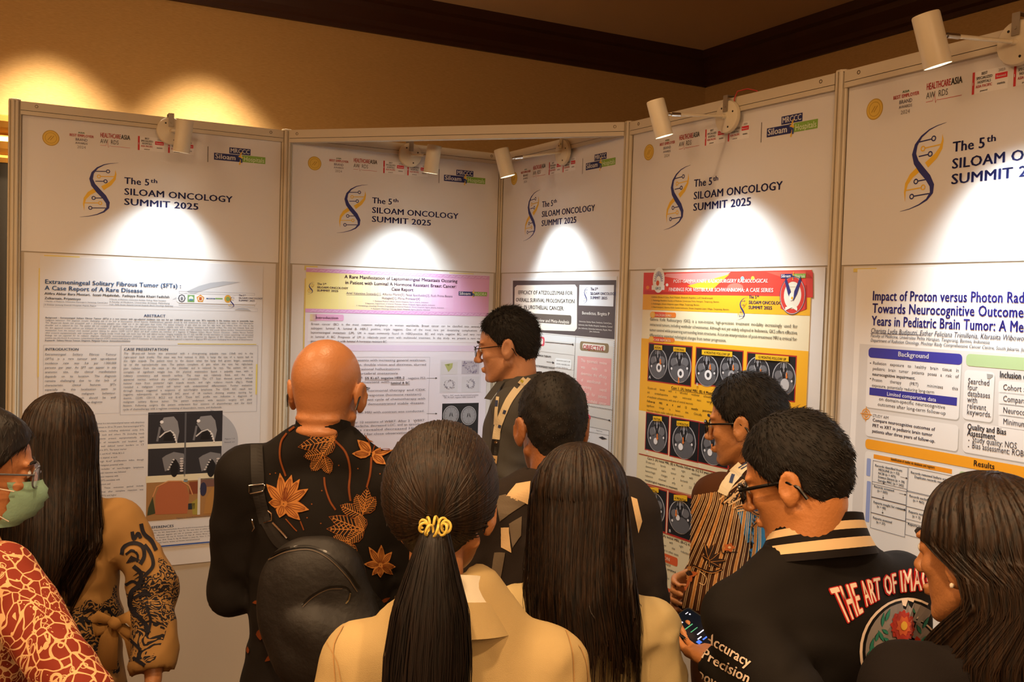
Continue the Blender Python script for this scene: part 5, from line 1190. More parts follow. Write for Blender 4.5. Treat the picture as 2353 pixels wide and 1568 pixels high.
        # individual locks
        tri = V[Q]; cen = tri.mean(1); nr = np.cross(tri[:, 2]-tri[:, 0], tri[:, 3]-tri[:, 1]); ar = np.linalg.norm(nr, axis=1)+1e-12; nr /= ar[:, None]
        r = np.random.default_rng(seed); hc = s.H((0, -.015, .01)); out = ((cen-hc)*nr).sum(1) > .02
        pr = ar*out; idx = r.choice(len(cen), spikes, p=pr/pr.sum()); p0 = cen[idx]+r.normal(size=(spikes, 3))*.001; n_ = nr[idx]
        lz = ((p0-s.ho)@R)   # head coords
        flow = (np.stack([lz[:, 0]*3, -np.ones(spikes)*.35+lz[:, 1]*3, -.55*np.ones(spikes)], 1))@R.T
        flow -= n_*(flow*n_).sum(1)[:, None]*.9; flow /= np.linalg.norm(flow, axis=1)[:, None]+1e-6
        L = slen*r.uniform(.4, 1, spikes)*np.clip((lz[:, 2]+.10)/.12, .18, 1)
        d = flow+n_*up*r.uniform(.3, 1.4, spikes)[:, None]+r.normal(size=(spikes, 3))*.16; d /= np.linalg.norm(d, axis=1)[:, None]
        s.spikes(p0-n_*.002, d, L, .0011, n_, m, o, 'hair_locks')
        return o
    def spikes(s, p0, d, L, w_, n_, m, parent, name):
        N = len(p0); sd = np.cross(d, n_); sd /= np.linalg.norm(sd, axis=1)[:, None]+1e-6; w_ = (np.ones(N)*w_)[:, None]; L = L[:, None]
        mid = p0+d*L*.6+n_*L*.04; V = np.stack([p0-sd*w_, p0+sd*w_, mid+sd*w_*.7, mid-sd*w_*.7, p0+n_*w_*.8, mid+n_*w_*.6, p0+d*L-n_*L*.05, p0+d*L-n_*L*.05+sd*1e-4], 1).reshape(-1, 3)
        b = np.arange(N)[:, None]*8; Q = np.concatenate([b+np.array(q) for q in ([0, 4, 5, 3], [4, 1, 2, 5], [3, 5, 6, 7], [5, 2, 7, 6])])
        o = mesh_obj(name, V*s.S, Q, m, parent); o['kind'] = 'stuff'; return o
    def long_hair(s, m, prof, nphi=260, nz=90, groove=.0035, seed=3, tip=.10, cap=(.084, .106, .108), face=None, strands=500, crown=(0, -.012, .020), wave=.004, frizz=0, cyaw=None, thick=.012, tipw=1., rough_tip=.5):
        """prof(t)->(centre offset xyz in local frame from hair centre, rx, ry, half opening angle at the face side) for hanging part, t in 0..1 of the drop
        phi measured from straight back; the sheet runs phi in [-(pi-open), pi-open]"""
        r = np.random.default_rng(seed); c0 = s.H(crown); R = s.hR if cyaw is None else rotm(cyaw-s.yaw); rx, ry, rz = cap
        uu = np.linspace(-1, 1, nphi); a = 14; nstep_cap = 26
        g = sum(np.interp(np.arange(nphi), np.linspace(0, nphi, k_), r.uniform(-1, 1, k_))*w_ for k_, w_ in ((nphi//2, .5), (nphi//4, .6), (nphi//11, .9)))
        ends = np.interp(np.arange(nphi), np.linspace(0, nphi, nphi//3), r.uniform(0, 1, nphi//3))*tip*rough_tip+np.interp(np.arange(nphi), np.linspace(0, nphi, 14), r.uniform(0, 1, 14))*tip*(1-rough_tip)
        rows = []; nrm = []
        for i in range(nstep_cap):
            th = (i+.02)/(nstep_cap-1)*pi*.5; op = face(th) if face else .35*math.sin(th)**2
            ph = uu*(pi-op); st = math.sin(th); x = rx*st*np.sin(ph); y = -ry*st*np.cos(ph); z = rz*math.cos(th)*np.ones(nphi)
            k = 1+groove*g*min(1, th)/.09; p = np.stack([x*k, y*k, z*k], 1); rows.append(c0+p@R.T)
        base = rows[-1]
        for j in range(1, nz):
            t = j/(nz-1); off, ax_, ay_, op = prof(t); ph = uu*(pi-op); drop = prof.drop*t*(1-ends*tipw if t > 0 else 1)
            sh = wave*np.sin(3*t*prof.drop/.3+ph*2+seed)
            x = (ax_)*np.sin(ph)*(1+groove*g/.09*(1+.6*t))+off[0]; y = -(ay_)*np.cos(ph)*(1+groove*g/.09*(1+.6*t))+off[1]
            p = np.stack([x+sh, y, -drop+off[2]], 1); q = c0+p@R.T*np.array([1, 1, 0])+np.array([0, 0, 1.])*((p[:, 2])[:, None])
            # near the top keep the tilt of the head
            f = min(1, t*prof.drop/.12); q = (c0+p@R.T)*(1-f)+q*f; rows.append(q)
        A = np.stack(rows); nr_, nc = A.shape[:2]
        # inner wall
        ctr = np.stack([A[:, :, 0].mean(1), A[:, :, 1].mean(1), A[:, :, 2].mean(1)], 1)[:, None, :]
        dirs = A-ctr; dirs[:, :, 2] *= np.linspace(1, 0, nr_)[:, None]; dl = np.linalg.norm(dirs, axis=2, keepdims=True)+1e-6
        B = A-dirs/dl*thick*np.linspace(1, .45, nr_)[:, None, None]
        V = np.concatenate([A.reshape(-1, 3), B.reshape(-1, 3)]); I, J = np.meshgrid(np.arange(nr_-1), np.arange(nc-1), indexing='ij'); q0 = (I*nc+J).ravel()
        Q = np.stack([q0, q0+nc, q0+nc+1, q0+1], 1); off_ = nr_*nc; Q2 = Q[:, ::-1]+off_
        e1 = np.arange(nr_-1)*nc; s1 = np.stack([e1, e1+off_, e1+nc+off_, e1+nc], 1); e2 = e1+nc-1; s2 = np.stack([e2, e2+nc, e2+nc+off_, e2+off_], 1)
        bt = (nr_-1)*nc+np.arange(nc-1); s3 = np.stack([bt, bt+off_, bt+1+off_, bt+1], 1)
        o = mesh_obj('hair', V*s.S, np.concatenate([Q, Q2, s1, s2, s3]), m, s.root)
        # loose strands that follow the sheet
        mbV = []; mbQ = []; n0 = 0
        for i in range(strands):
            j = r.integers(2, nc-2); st = r.integers(3, nr_-30); en = nr_-1 if r.random() < .8 else r.integers(nr_-25, nr_); ids = np.unique(np.linspace(st, en, 16).astype(int)); drift = r.normal(0, 2.0)
            jj = np.clip(j+drift*np.linspace(0, 1, len(ids))**2, 1, nc-2); j0 = jj.astype(int); fr = (jj-j0)[:, None]; P = A[ids, j0]*(1-fr)+A[ids, np.minimum(j0+1, nc-1)]*fr
            oo = dirs[ids, j0]/dl[ids, j0]; lift = r.uniform(.0005, .0035)*np.linspace(.4, 1.5, len(ids))[:, None]; P = P+oo*lift
            if frizz and r.random() < .15: P = P+oo*np.linspace(0, 1, len(ids))[:, None]**2*r.uniform(0, frizz)
            if en == nr_-1: P = np.concatenate([P, P[-1:]+np.array([[r.normal(0, .004), r.normal(0, .004), -r.uniform(.01, tip*.5+.015)]])])
            T_ = np.gradient(P, axis=0); T_ /= np.linalg.norm(T_, axis=1)[:, None]+1e-9; oo = np.concatenate([oo, oo[-1:]])[:len(P)]; sd = np.cross(T_, oo); w_ = r.uniform(.0007, .0018)*np.concatenate([np.linspace(.6, 1, len(P)-2), [.7, .05]])[:, None]
            mbV += [P-sd*w_, P+oo*w_*.8, P+sd*w_]; k = len(P); a0 = np.arange(k-1)+n0
            mbQ += [np.stack([a0, a0+1, a0+k+1, a0+k], 1), np.stack([a0+k, a0+k+1, a0+2*k+1, a0+2*k], 1)]; n0 += 3*k
        st_ = mesh_obj('hair_strands', np.concatenate(mbV)*s.S, np.concatenate(mbQ)[:, ::-1], m, o); st_['kind'] = 'stuff'
        s.hairA = A
        return o
    # ---- accessories
    def glasses(s, col=None, w_=.0022, rim='full', lensw=.027, lensh=.019, fwd=.0, parent=None, temple=True, drop=0.):
        m = col or M_glass_frame; t = []
        mb = MB()
        for x in (-1, 1):
            pts = []
            for i in range(24):
                a = 2*pi*i/24; ca, sa = math.cos(a), math.sin(a); e = .62
                px = x*.034+lensw*math.copysign(abs(ca)**e, ca); pz = -.002-drop+lensh*math.copysign(abs(sa)**e, sa); py = .108+fwd-abs(px)**2*4.2
                pts.append(s.lw(s.H((px, py, pz))))
            mb.tube(pts, w_*s.S, m, 6, True)
        mb.tube([s.lw(s.H(p)) for p in ((-.008, .109+fwd, .002-drop), (0, .111+fwd, .005-drop), (.008, .109+fwd, .002-drop))], w_*s.S, m, 6)
        for x in (-1, 1):
            mb.tube([s.lw(s.H(p)) for p in ((x*.061, .094+fwd, .006-drop), (x*.072, .080+fwd, .007-drop), (x*.079, .03, .008), (x*.083, -.012, .008), (x*.082, -.030, -.006), (x*.078, -.040, -.030))], [w_*s.S*1.2]*4+[w_*s.S*1.1, w_*s.S], m, 6)
        o = mb.build('glasses', None, s.root); mb = MB()
        for x in (-1, 1):
            pts = []
            for i in range(20):
                a = 2*pi*i/20; px = x*.034+lensw*.97*math.cos(a); pz = -.002-drop+lensh*.97*math.sin(a); py = .108+fwd-abs(px)**2*4.2; pts.append(s.lw(s.H((px, py, pz))))
            mb.add(pts, [tuple(range(20))], M_lens)
        mb.build('lenses', None, o); return o
M_glass_frame = M_gls

class Decal:
    """thin appliqué / print laid on a garment: shapes are drawn on the cloth as seen, each vertex sits on the cloth surface, lifted a millimetre"""
    def __init__(s, tree, off=.0014): s.tree = tree; s.mb = MB(); s.off = off+.0012; s.bad = 0
    def hit(s, x, y, l=0):
        r = Vector(ray(x, y)).normalized(); loc, n, i, d = s.tree.ray_cast(Vector(EYE), r)
        if loc is None: return None
        if n.dot(r) > 0: n = -n
        if n.dot(r) > -.05: return None
        return np.array(loc+n*(s.off+.0005*l))
    def faces(s, pts, fs, m, l=0):
        H = [s.hit(x, y, l) for x, y in pts]; mp = {}; vs = []
        for i, h in enumerate(H):
            if h is not None: mp[i] = len(vs); vs.append(h)
        ok = []
        for f in fs:
            if all(i in mp for i in f):
                P = [H[i] for i in f]
                if max(np.linalg.norm(P[i]-P[i-1]) for i in range(len(P))) < .09: ok.append(tuple(mp[i] for i in f))
        if ok: s.mb.add(vs, ok, m)
    def strip(s, pts, w_, m, l=0, sub=6):
        P = np.array(pts, float); w_ = np.array(w_ if hasattr(w_, '__len__') else [w_]*len(P), float)
        if len(P) > 2:   # Catmull-Rom
            T_ = np.arange(len(P)); tt = np.linspace(0, len(P)-1, (len(P)-1)*sub+1); out = []; sub = max(sub, 6)
            Pe = np.vstack([2*P[0]-P[1], P, 2*P[-1]-P[-2]])
            for t in tt:
                i = min(int(t), len(P)-2); f = t-i; p0, p1, p2, p3 = Pe[i:i+4]
                out.append(.5*((2*p1)+(-p0+p2)*f+(2*p0-5*p1+4*p2-p3)*f*f+(-p0+3*p1-3*p2+p3)*f**3))
            w_ = np.interp(tt, T_, w_); P = np.array(out)
        else:
            tt = np.linspace(0, 1, sub+1); P = P[0]+(P[1]-P[0])*tt[:, None]; w_ = np.interp(tt, [0, 1], w_)
        d = np.gradient(P, axis=0); d /= np.linalg.norm(d, axis=1)[:, None]+1e-9; n_ = np.stack([-d[:, 1], d[:, 0]], 1)*w_[:, None]/2; N = len(P)
        s.faces(np.vstack([P+n_, P, P-n_]).tolist(), [(i, i+1, N+i+1, N+i) for i in range(N-1)]+[(N+i, N+i+1, 2*N+i+1, 2*N+i) for i in range(N-1)], m, l)
    def leaf(s, a, b, w_, m, l=0, bend=0.):
        a, b = np.array(a, float), np.array(b, float); d = b-a; n_ = np.array([-d[1], d[0]]); mid = (a+b)/2+n_*bend
        s.strip([a, a*.55+mid*.45+0*n_, mid, mid*.5+b*.5, b], [w_*.15, w_*.8, w_, w_*.62, 1], m, l, 3)
    def disc(s, x, y, r, m, l=0, n=14, ry=None, rot=0):
        ry = ry or r; P = [(x, y)]
        for q in (.5, 1):
            for i in range(n): a = 2*pi*i/n; u, v = q*r*math.cos(a), q*ry*math.sin(a); P.append((x+u*math.cos(rot)-v*math.sin(rot), y+u*math.sin(rot)+v*math.cos(rot)))
        s.faces(P, [(0, 1+i, 1+(i+1) % n) for i in range(n)]+[(1+i, 1+n+i, 1+n+(i+1) % n, 1+(i+1) % n) for i in range(n)], m, l)
    def ring(s, x, y, r, w_, m, l=0, ry=None): s.strip([(x+r*math.cos(2*pi*i/16), y+(ry or r)*math.sin(2*pi*i/16)) for i in range(17)], w_, m, l, 2)
    def quadgrid(s, c4, m, l=0, n=8):
        tl, tr, br, bl = [np.array(p, float) for p in c4]; P = [tuple((tl*(1-u)+tr*u)*(1-v)+(bl*(1-u)+br*u)*v) for v in np.linspace(0, 1, n+1) for u in np.linspace(0, 1, n+1)]
        s.faces(P, [(i*(n+1)+j, i*(n+1)+j+1, (i+1)*(n+1)+j+1, (i+1)*(n+1)+j) for i in range(n) for j in range(n)], m, l)
    def build(s, name, parent, label=None):
        o = s.mb.build(name, None, parent)
        if o and label: o['label'] = label
        if o: o['kind'] = 'stuff'
        return o
# ------------------------------------------------------------------ hair and cloth materials
D2R = math.pi/180
H_blk = hair_mat('black_hair', '#0b0807', '#1d130d', .5); H_brn = hair_mat('dark_brown_hair', '#0e0906', '#33200f', .5, (70, 70, 2)); H_short = hair_mat('short_black_hair', '#0c0a09', '#1d1712', .65, (30, 30, 30))
def pattern_mat(name, base, line, scale=26, width=.05, mode='batik', rough=.8, rot=0, base2=None):
    m = bpy.data.materials.new(name); m.use_nodes = True; nt = m.node_tree; b = nt.nodes['Principled BSDF']; b.inputs['Roughness'].default_value = rough; L = nt.links
    b.inputs['Specular IOR Level'].default_value = .25
    N = nt.nodes.new; tc = N('ShaderNodeTexCoord'); nz = N('ShaderNodeTexNoise'); nz.inputs['Scale'].default_value = 9; nz.inputs['Detail'].default_value = 2
    L.new(tc.outputs['Object'], nz.inputs['Vector']); ad = N('ShaderNodeVectorMath'); ad.operation = 'MULTIPLY_ADD'; L.new(nz.outputs['Color'], ad.inputs[0]); ad.inputs[1].default_value = (.12, .12, .12); L.new(tc.outputs['Object'], ad.inputs[2])
    def vor(sc, feat): v = N('ShaderNodeTexVoronoi'); v.feature = feat; v.inputs['Scale'].default_value = sc; L.new(ad.outputs[0], v.inputs['Vector']); return v
    def less(src, th):
        q = N('ShaderNodeMath'); q.operation = 'LESS_THAN'; L.new(src, q.inputs[0]); q.inputs[1].default_value = th; return q.outputs[0]
    def math2(op, a, b_):
        q = N('ShaderNodeMath'); q.operation = op
        for i, x in enumerate((a, b_)):
            if hasattr(x, 'links'): L.new(x, q.inputs[i])
            else: q.inputs[i].default_value = x
        return q.outputs[0]
    if mode == 'batik':
        e = less(vor(scale, 'DISTANCE_TO_EDGE').outputs['Distance'], width)
        d = vor(scale*.9, 'F1').outputs['Distance']; ring = less(math2('ABSOLUTE', math2('SUBTRACT', d, .26), 0), .035); ring2 = less(math2('ABSOLUTE', math2('SUBTRACT', d, .13), 0), .03)
        dots = less(vor(scale*3.2, 'F1').outputs['Distance'], .20); dm = math2('GREATER_THAN', nz.outputs['Fac'], .56)
        fac = math2('MAXIMUM', math2('MAXIMUM', e, math2('MULTIPLY', ring, math2('GREATER_THAN', nz.outputs['Fac'], .46))), math2('MULTIPLY', dots, dm)); fac = math2('MAXIMUM', fac, math2('MULTIPLY', ring2, math2('LESS_THAN', nz.outputs['Fac'], .5)))
    elif mode == 'stripe':
        sp = N('ShaderNodeSeparateXYZ'); L.new(tc.outputs['Object'], sp.inputs[0]); u = math2('ADD', math2('MULTIPLY', sp.outputs[0], 1.0), math2('MULTIPLY', sp.outputs[1], .8)); u = math2('ADD', u, math2('MULTIPLY', sp.outputs[2], .25)); fr1 = math2('FRACT', math2('MULTIPLY', u, scale), 0)
        fac = math2('MAXIMUM', math2('MAXIMUM', less(fr1, .07), less(math2('ABSOLUTE', math2('SUBTRACT', fr1, .2), 0), .035)), less(math2('ABSOLUTE', math2('SUBTRACT', fr1, .55), 0), .06))
    else:   # dark scrolls on a light ground
        wv = N('ShaderNodeTexWave'); wv.wave_type = 'RINGS'; wv.inputs['Scale'].default_value = scale*.33; wv.inputs['Distortion'].default_value = 16; wv.inputs['Detail'].default_value = 2; wv.inputs['Detail Scale'].default_value = 2.6
        L.new(ad.outputs[0], wv.inputs['Vector']); n2 = N('ShaderNodeTexNoise'); n2.inputs['Scale'].default_value = 5.5; L.new(tc.outputs['Object'], n2.inputs['Vector'])
        fac = math2('MULTIPLY', math2('GREATER_THAN', wv.outputs['Fac'], .45), math2('GREATER_THAN', n2.outputs['Fac'], .56))
    mx = N('ShaderNodeMix'); mx.data_type = 'RGBA'; mx.inputs['A'].default_value = (*srgb(base), 1); mx.inputs['B'].default_value = (*srgb(line), 1); L.new(fac, mx.inputs['Factor']); L.new(mx.outputs['Result'], b.inputs['Base Color'])
    return m
C_red = pattern_mat('red_batik', '#7a2a18', '#cfa878', 44, .06)
C_tan = pattern_mat('tan_print', '#94703f', '#1c1a20', 60, .05, 'scroll')
def cloth(name, h, rough=.85, bump=.3, bs=900, noise=.06): return mat(name, h, rough, noise=noise, nscale=12, bump=bump, bscale=bs, spec=.2)
def dmat(name, h, rough=.7): return mat(name, h, rough, spec=.2)

# ---- 1. woman with mask, far left
p1 = Person('woman at the left edge in a red batik top, glasses and green face mask', at(-30, 950, 1.9), -38*D2R, -60*D2R, 6*D2R, female=True, skin='#b87c50')
p1.arm(1, at(190, 1600, 1.72), at(150, 1780, 1.75)); p1.build_body(); p1.lower()
p1.garment('batik_blouse', C_red, off=.018, hem=.80, seed=11, neck=.062, fold=.006)
h = p1.short_hair(H_blk, thick=.013, spikes=1500, slen=.03, up=.06, front=.012, seed=4, messy=.002)
gm = mat('grey_clear_frame', '#5b5d64', .2); p1.glasses(gm, w_=.0019, lensw=.027, lensh=.022)
def mask(P, m, mg):
    """pleated face mask over nose and chin"""
    mb = MB(); nu, nv = 15, 11; pts = []
    for j in range(nv):
        f = j/(nv-1); z = -.012-.098*f
        for i in range(nu):
            a = (i/(nu-1)*2-1); w_ = .066-.010*f; x = math.sin(a*1.15)*(w_-.004)
            fr = .133-.018*abs(f-.35)**1.3*3-.026*max(0, f-.75)*3; y = fr*math.cos(a*1.05)-.012*abs(a)+.0022*(1 if int(f*9) % 2 else -1)
            pts.append(P.lw(P.H((x, y, z))))
    fs = [(j*nu+i, j*nu+i+1, (j+1)*nu+i+1, (j+1)*nu+i) for j in range(nv-1) for i in range(nu-1)]; mb.add(pts, fs, m, True)
    o = mb.build('face_mask', None, P.root, sharp=False); o['label'] = 'pale green pleated face mask'
    for x in (-1, 1):
        mb = MB(); mb.tube([P.lw(P.H(q)) for q in ((x*.060, .060, -.030), (x*.076, .028, -.022), (x*.084, .0, .010), (x*.088, -.022, .012), (x*.088, -.030, -.010))], .0013, mg, 5)
        mb.tube([P.lw(P.H(q)) for q in ((x*.048, .058, -.095), (x*.068, .020, -.070), (x*.082, -.012, -.042), (x*.088, -.030, -.012))], .0013, mg, 5); mb.build('ear_loop', None, o)
mask(p1, mat('mask_cloth', '#8fb59c', .8, bump=.2), mat('mask_loop', '#e8dcc8', .7))
mb = MB(); mb.lathe(p1.lw(p1.H((.0885, -.006, -.036))), (1, 0, 0), [(-.003, .0005), (-.002, .003), (0, .0038), (.002, .003), (.003, .0005)], mat('pearl', '#efe3cf', .15)); mb.build('earring', None, p1.root)

# ---- 2. woman with long black hair, tan dress
p2 = Person('woman with long black hair and a tan and black print dress', at(138, 905, 2.4), 6*D2R, 8*D2R, 3*D2R, female=True, skin='#ba8052', shz=1.37)
p2.arm(1, at(352, 1345, 2.38), at(352, 1560, 2.30)); p2.arm(-1, at(0, 1345, 2.40), at(10, 1550, 2.3))
p2.build_body(); p2.lower(long_skirt=True, m=C_tan)
p2.garment('print_dress', C_tan, off=.022, hem=.62, seed=5, skirt=.02, fold=.008, sleevef=1.25, arm_off=.022, cuff=.8)
class Prof:
    def __init__(s, drop, keys): s.drop = drop; s.k = np.array(keys, float)
    def __call__(s, t):
        k = s.k; v = [np.interp(t, k[:, 0], k[:, i]) for i in range(1, k.shape[1])]
        return (v[0], v[1], v[2]), v[3], v[4], v[5]
# keys: t, ox, oy, oz, rx, ry, open
fc = lambda a: (lambda th: a*max(0, math.sin(th)-.25)/.75)
p2.long_hair(H_brn, Prof(.46, [(0, 0, 0, 0, .094, .108, .95), (.25, .0, -.015, 0, .102, .104, 1.1), (.5, .010, -.055, 0, .115, .100, 1.3), (.75, .012, -.075, 0, .128, .095, 1.4), (1, -.02, -.08, 0, .105, .09, 1.4)]), cap=(.092, .108, .106), face=fc(.95), tip=.35, seed=5, strands=700, rough_tip=.4)
# sash bow at the back of the waist
Dk = Decal(p2.tree, .006); tan = cloth('sash_cloth', '#9c7540'); tan2 = dmat('sash_shadow', '#8a6434')
def ribbon(P, pts, w_, m, name, parent, th=.006):
    mb = MB(); N = len(pts); vs = []
    for i, (x, y, d) in enumerate(pts):
        c = at(x, y, d); a = at(*(pts[min(i+1, N-1)][:2]), pts[min(i+1, N-1)][2])-at(*(pts[max(i-1, 0)][:2]), pts[max(i-1, 0)][2]); n_ = EYE-c; n_ /= np.linalg.norm(n_); sd = np.cross(a, n_); sd /= np.linalg.norm(sd)+1e-9
        w = w_[i] if hasattr(w_, '__len__') else w_
        for q in (-1, -.33, .33, 1): vs.append(c+sd*w/2*q+n_*th*(.5-.5*q*q))
        for q in (1, .33, -.33, -1): vs.append(c+sd*w/2*q-n_*th*.5)
    fs = [(i*8+k, i*8+(k+1) % 8, (i+1)*8+(k+1) % 8, (i+1)*8+k) for i in range(N-1) for k in range(8)]+[tuple(range(8))[::-1], tuple((N-1)*8+k for k in range(8))]
    mb.add(vs, fs, m, True); return mb.build(name, None, parent, sharp=False)
hp_ = Dk.hit(258, 1436); dS = float((hp_-EYE)@FWD) if hp_ is not None else 2.3
sash = ribbon(p2, [(262, 1425, dS-.03), (250, 1470, dS-.035), (243, 1540, dS-.03)], [.022, .042, .05], tan, 'sash_tail', p2.g)
ribbon(p2, [(262, 1425, dS-.03), (300, 1465, dS-.035), (318, 1530, dS-.03)], [.02, .03, .034], tan, 'sash_tail', p2.g)
ribbon(p2, [(262, 1430, dS-.03), (225, 1418, dS-.045), (205, 1432, dS-.045), (225, 1450, dS-.04), (262, 1436, dS-.03)], [.016, .028, .03, .028, .016], tan, 'bow_loop', p2.g)
ribbon(p2, [(262, 1430, dS-.03), (295, 1418, dS-.045), (318, 1440, dS-.045), (298, 1456, dS-.04), (262, 1436, dS-.03)], [.016, .03, .034, .028, .016], tan, 'bow_loop', p2.g)
ribbon(p2, [(252, 1424, dS-.045), (263, 1432, dS-.055), (272, 1444, dS-.045)], [.02, .026, .02], tan, 'bow_knot', p2.g)
Dk.build('x', None) if False else None
# bold dark scroll motif on the sleeve
bk = dmat('motif_black', '#1b1a22'); Dm = Decal(p2.tree, .0012)
zz = lambda x, y: (x*.4389, 880+y*.4389)
for pts, w_ in (([(640, 900), (650, 860), (700, 840), (745, 860), (755, 910), (735, 950)], 9), ([(660, 900), (690, 880), (720, 900), (720, 940)], 5), ([(700, 960), (740, 1000), (730, 1060), (690, 1100), (690, 1180), (760, 1260), (780, 1310)], 10), ([(755, 850), (790, 900), (800, 960), (760, 1010)], 8), ([(690, 780), (700, 820), (720, 790), (735, 815)], 8), ([(735, 740), (750, 790), (790, 830), (815, 880)], 9), ([(660, 1060), (700, 1040), (740, 1070)], 7), ([(700, 1130), (760, 1100), (790, 1120)], 7), ([(770, 1180), (790, 1240), (780, 1300)], 6), ([(430, 1200), (480, 1190), (505, 1220), (480, 1250), (440, 1245)], 6), ([(560, 1180), (600, 1230), (640, 1260)], 7), ([(640, 1300), (690, 1350), (740, 1400)], 7), ([(700, 1440), (760, 1480)], 8)):
    Dm.strip([zz(*q) for q in pts], w_, bk)
for i in range(9): Dm.strip([zz(665+i*9, 945-i*2), zz(690+i*6, 905+i*3)], 2.6, bk)
for i in range(12): Dm.strip([zz(700+5*i, 1010+20*i), zz(740+4*i, 990+20*i), zz(775, 1000+20*i)], [1, 5, 1], bk)
Dm.build('scroll_motif', p2.g)

# ---- 3. bald man in black batik
p3 = Person('bald man in a black batik shirt with orange flowers, seen from behind', at(754, 778, 2.2), -2*D2R, -8*D2R, 0, female=False, skin='#b87c50', width=.93, rolls=True)
p3.arm(-1, (-.205, .03, 1.14), (-.05, .20, 1.17), False); p3.arm(1, (.19, .06, 1.13), (.06, .22, 1.12), False)
p3.build_body(); p3.lower()
C3 = cloth('black_batik_cloth', '#14100d', .75, .2)
p3.garment('batik_shirt', C3, off=.020, hem=.72, seed=8, neck=.056, fold=.004, neck_drop=-.02, collar_up=.02)
# stand collar
mb = MB(); ring = []
def collar(P, m, z0, z1, r0, r1, name='collar', cy=-.008, a0=0, a1=2*pi, th=.004, tilt=.0, n=40, rib=0, parent=None, cx=0):
    mb = MB(); rows = []
    full = abs(a1-a0-2*pi) < 1e-6
    for (z, r) in ((z0, r0), ((z0+z1)/2, (r0+r1)/2), (z1, r1), (z1, r1-th), (z0, r0-th)):
        rows.append([P.lw((cx+r*math.sin(a0+(a1-a0)*i/n)*(1+(rib*(i % 2)))*P.w, cy-r*math.cos(a0+(a1-a0)*i/n)*(1+(rib*(i % 2)))*.92, z+tilt*math.cos(a0+(a1-a0)*i/n))) for i in range(n if full else n+1)])
    k = len(rows[0]); fs = [(j*k+i, j*k+(i+1) % k, ((j+1) % 5)*k+(i+1) % k, ((j+1) % 5)*k+i) for j in range(5) for i in range(k if full else k-1)]
    mb.add(sum(rows, []), [f[::-1] for f in fs], m, True); return mb.build(name, None, parent or P.g)
collar(p3, C3, 1.470, 1.535, .074, .064, tilt=.016)
p3.glasses(w_=.0020)
OR = dmat('motif_orange', '#ab7238'); OR2 = dmat('motif_brown', '#6b3210'); OL = dmat('motif_line', '#80481e'); OK_ = dmat('motif_ground', '#1a100c')
D = Decal(p3.tree, .0012); z = lambda x, y: (490+x*.5153, 760+y*.5153)
def stem(pts, w_=4): D.strip([z(*q) for q in pts], w_, OR2); D.strip([z(*q) for q in pts], w_*.35, OL, 1)
def fern(a, b, w_, n=8):
    """outlined leaf with comb veins"""
    a = np.array(a, float); b = np.array(b, float); d = b-a; n_ = np.array([-d[1], d[0]]); n_ /= np.linalg.norm(n_)
    D.leaf(z(*a), z(*b), w_*.5153*1.12, OL, 0); D.leaf(z(*(a+d*.04)), z(*(b-d*.03)), w_*.5153, OK_, 1)
    D.strip([z(*a), z(*(a+d*.9))], 1.8, OR, 2, 4)
    for i in range(n):
        f = .10+.75*i/(n-1); c_ = a+d*f; q = w_*.44*math.sin(pi*min(1, f*.95+.12))**.7
        for sg in (-1, 1): D.strip([z(*c_), z(*(c_+n_*sg*q+d/np.linalg.norm(d)*q*.75))], 1.6, OR, 2, 2)
for a, b, w_ in (((540, 485), (470, 430), 50), ((540, 490), (380, 520), 62), ((540, 490), (405, 450), 55), ((500, 545), (405, 560), 50), ((490, 555), (440, 625), 56), ((495, 560), (520, 640), 52), ((540, 490), (520, 435), 40), ((540, 490), (480, 560), 50)): fern(a, b, w_)
for a, b, w_ in (((665, 815), (640, 730), 55), ((665, 815), (725, 740), 60), ((665, 820), (690, 700), 55), ((665, 825), (565, 780), 60), ((670, 890), (515, 830), 66), ((670, 890), (505, 885), 60), ((670, 890), (640, 820), 55), ((610, 940), (525, 930), 55), ((610, 945), (560, 990), 50), ((610, 945), (625, 1025), 45), ((670, 890), (590, 945), 55)): fern(a, b, w_)
stem([(540, 490), (590, 545), (610, 620), (605, 700), (612, 760)], 5); stem([(330, 460), (305, 500), (300, 570), (325, 650)], 4.5); stem([(495, 655), (500, 700), (520, 760), (545, 800)], 4.5); stem([(705, 565), (700, 640), (685, 700)], 5); stem([(325, 840), (360, 880), (375, 895)], 3); stem([(390, 850), (405, 890)], 3); stem([(340, 450), (365, 432)], 5)
def lotus(c0, petals, n_lines=3):
    for (a, b, w_) in petals:
        a2, b2 = z(*a), z(*b); D.leaf(a2, b2, w_*.5153*1.1, OR2, 2); D.leaf(a2, b2, w_*.5153, OR, 3)
        A, B = np.array(a, float), np.array(b, float); d = B-A; nn = np.array([-d[1], d[0]])/np.linalg.norm(d)
        for q in (-.22, 0, .22): D.strip([z(*(A+d*.12+nn*w_*q*.4)), z(*(A+d*.5+nn*w_*q)), z(*(A+d*.85+nn*w_*q*.35))], 1.2, OR2, 5, 3)
lotus(None, [((318, 770), (240, 685), 46), ((318, 770), (300, 635), 44), ((318, 770), (352, 645), 46), ((318, 770), (388, 665), 44), ((320, 772), (425, 708), 46), ((320, 775), (428, 800), 50), ((318, 778), (390, 845), 44), ((316, 775), (300, 835), 48), ((314, 772), (252, 765), 46), ((318, 772), (330, 690), 40)])
lotus(None, [((700, 548), (640, 492), 42), ((698, 555), (618, 550), 36), ((706, 550), (802, 538), 36), ((706, 556), (770, 600), 38)])
D.strip([z(700, 550), z(690, 500), z(680, 470)], 3, OR2, 2); D.strip([z(706, 550), z(720, 510), z(735, 498)], 2.5, OR2, 2)
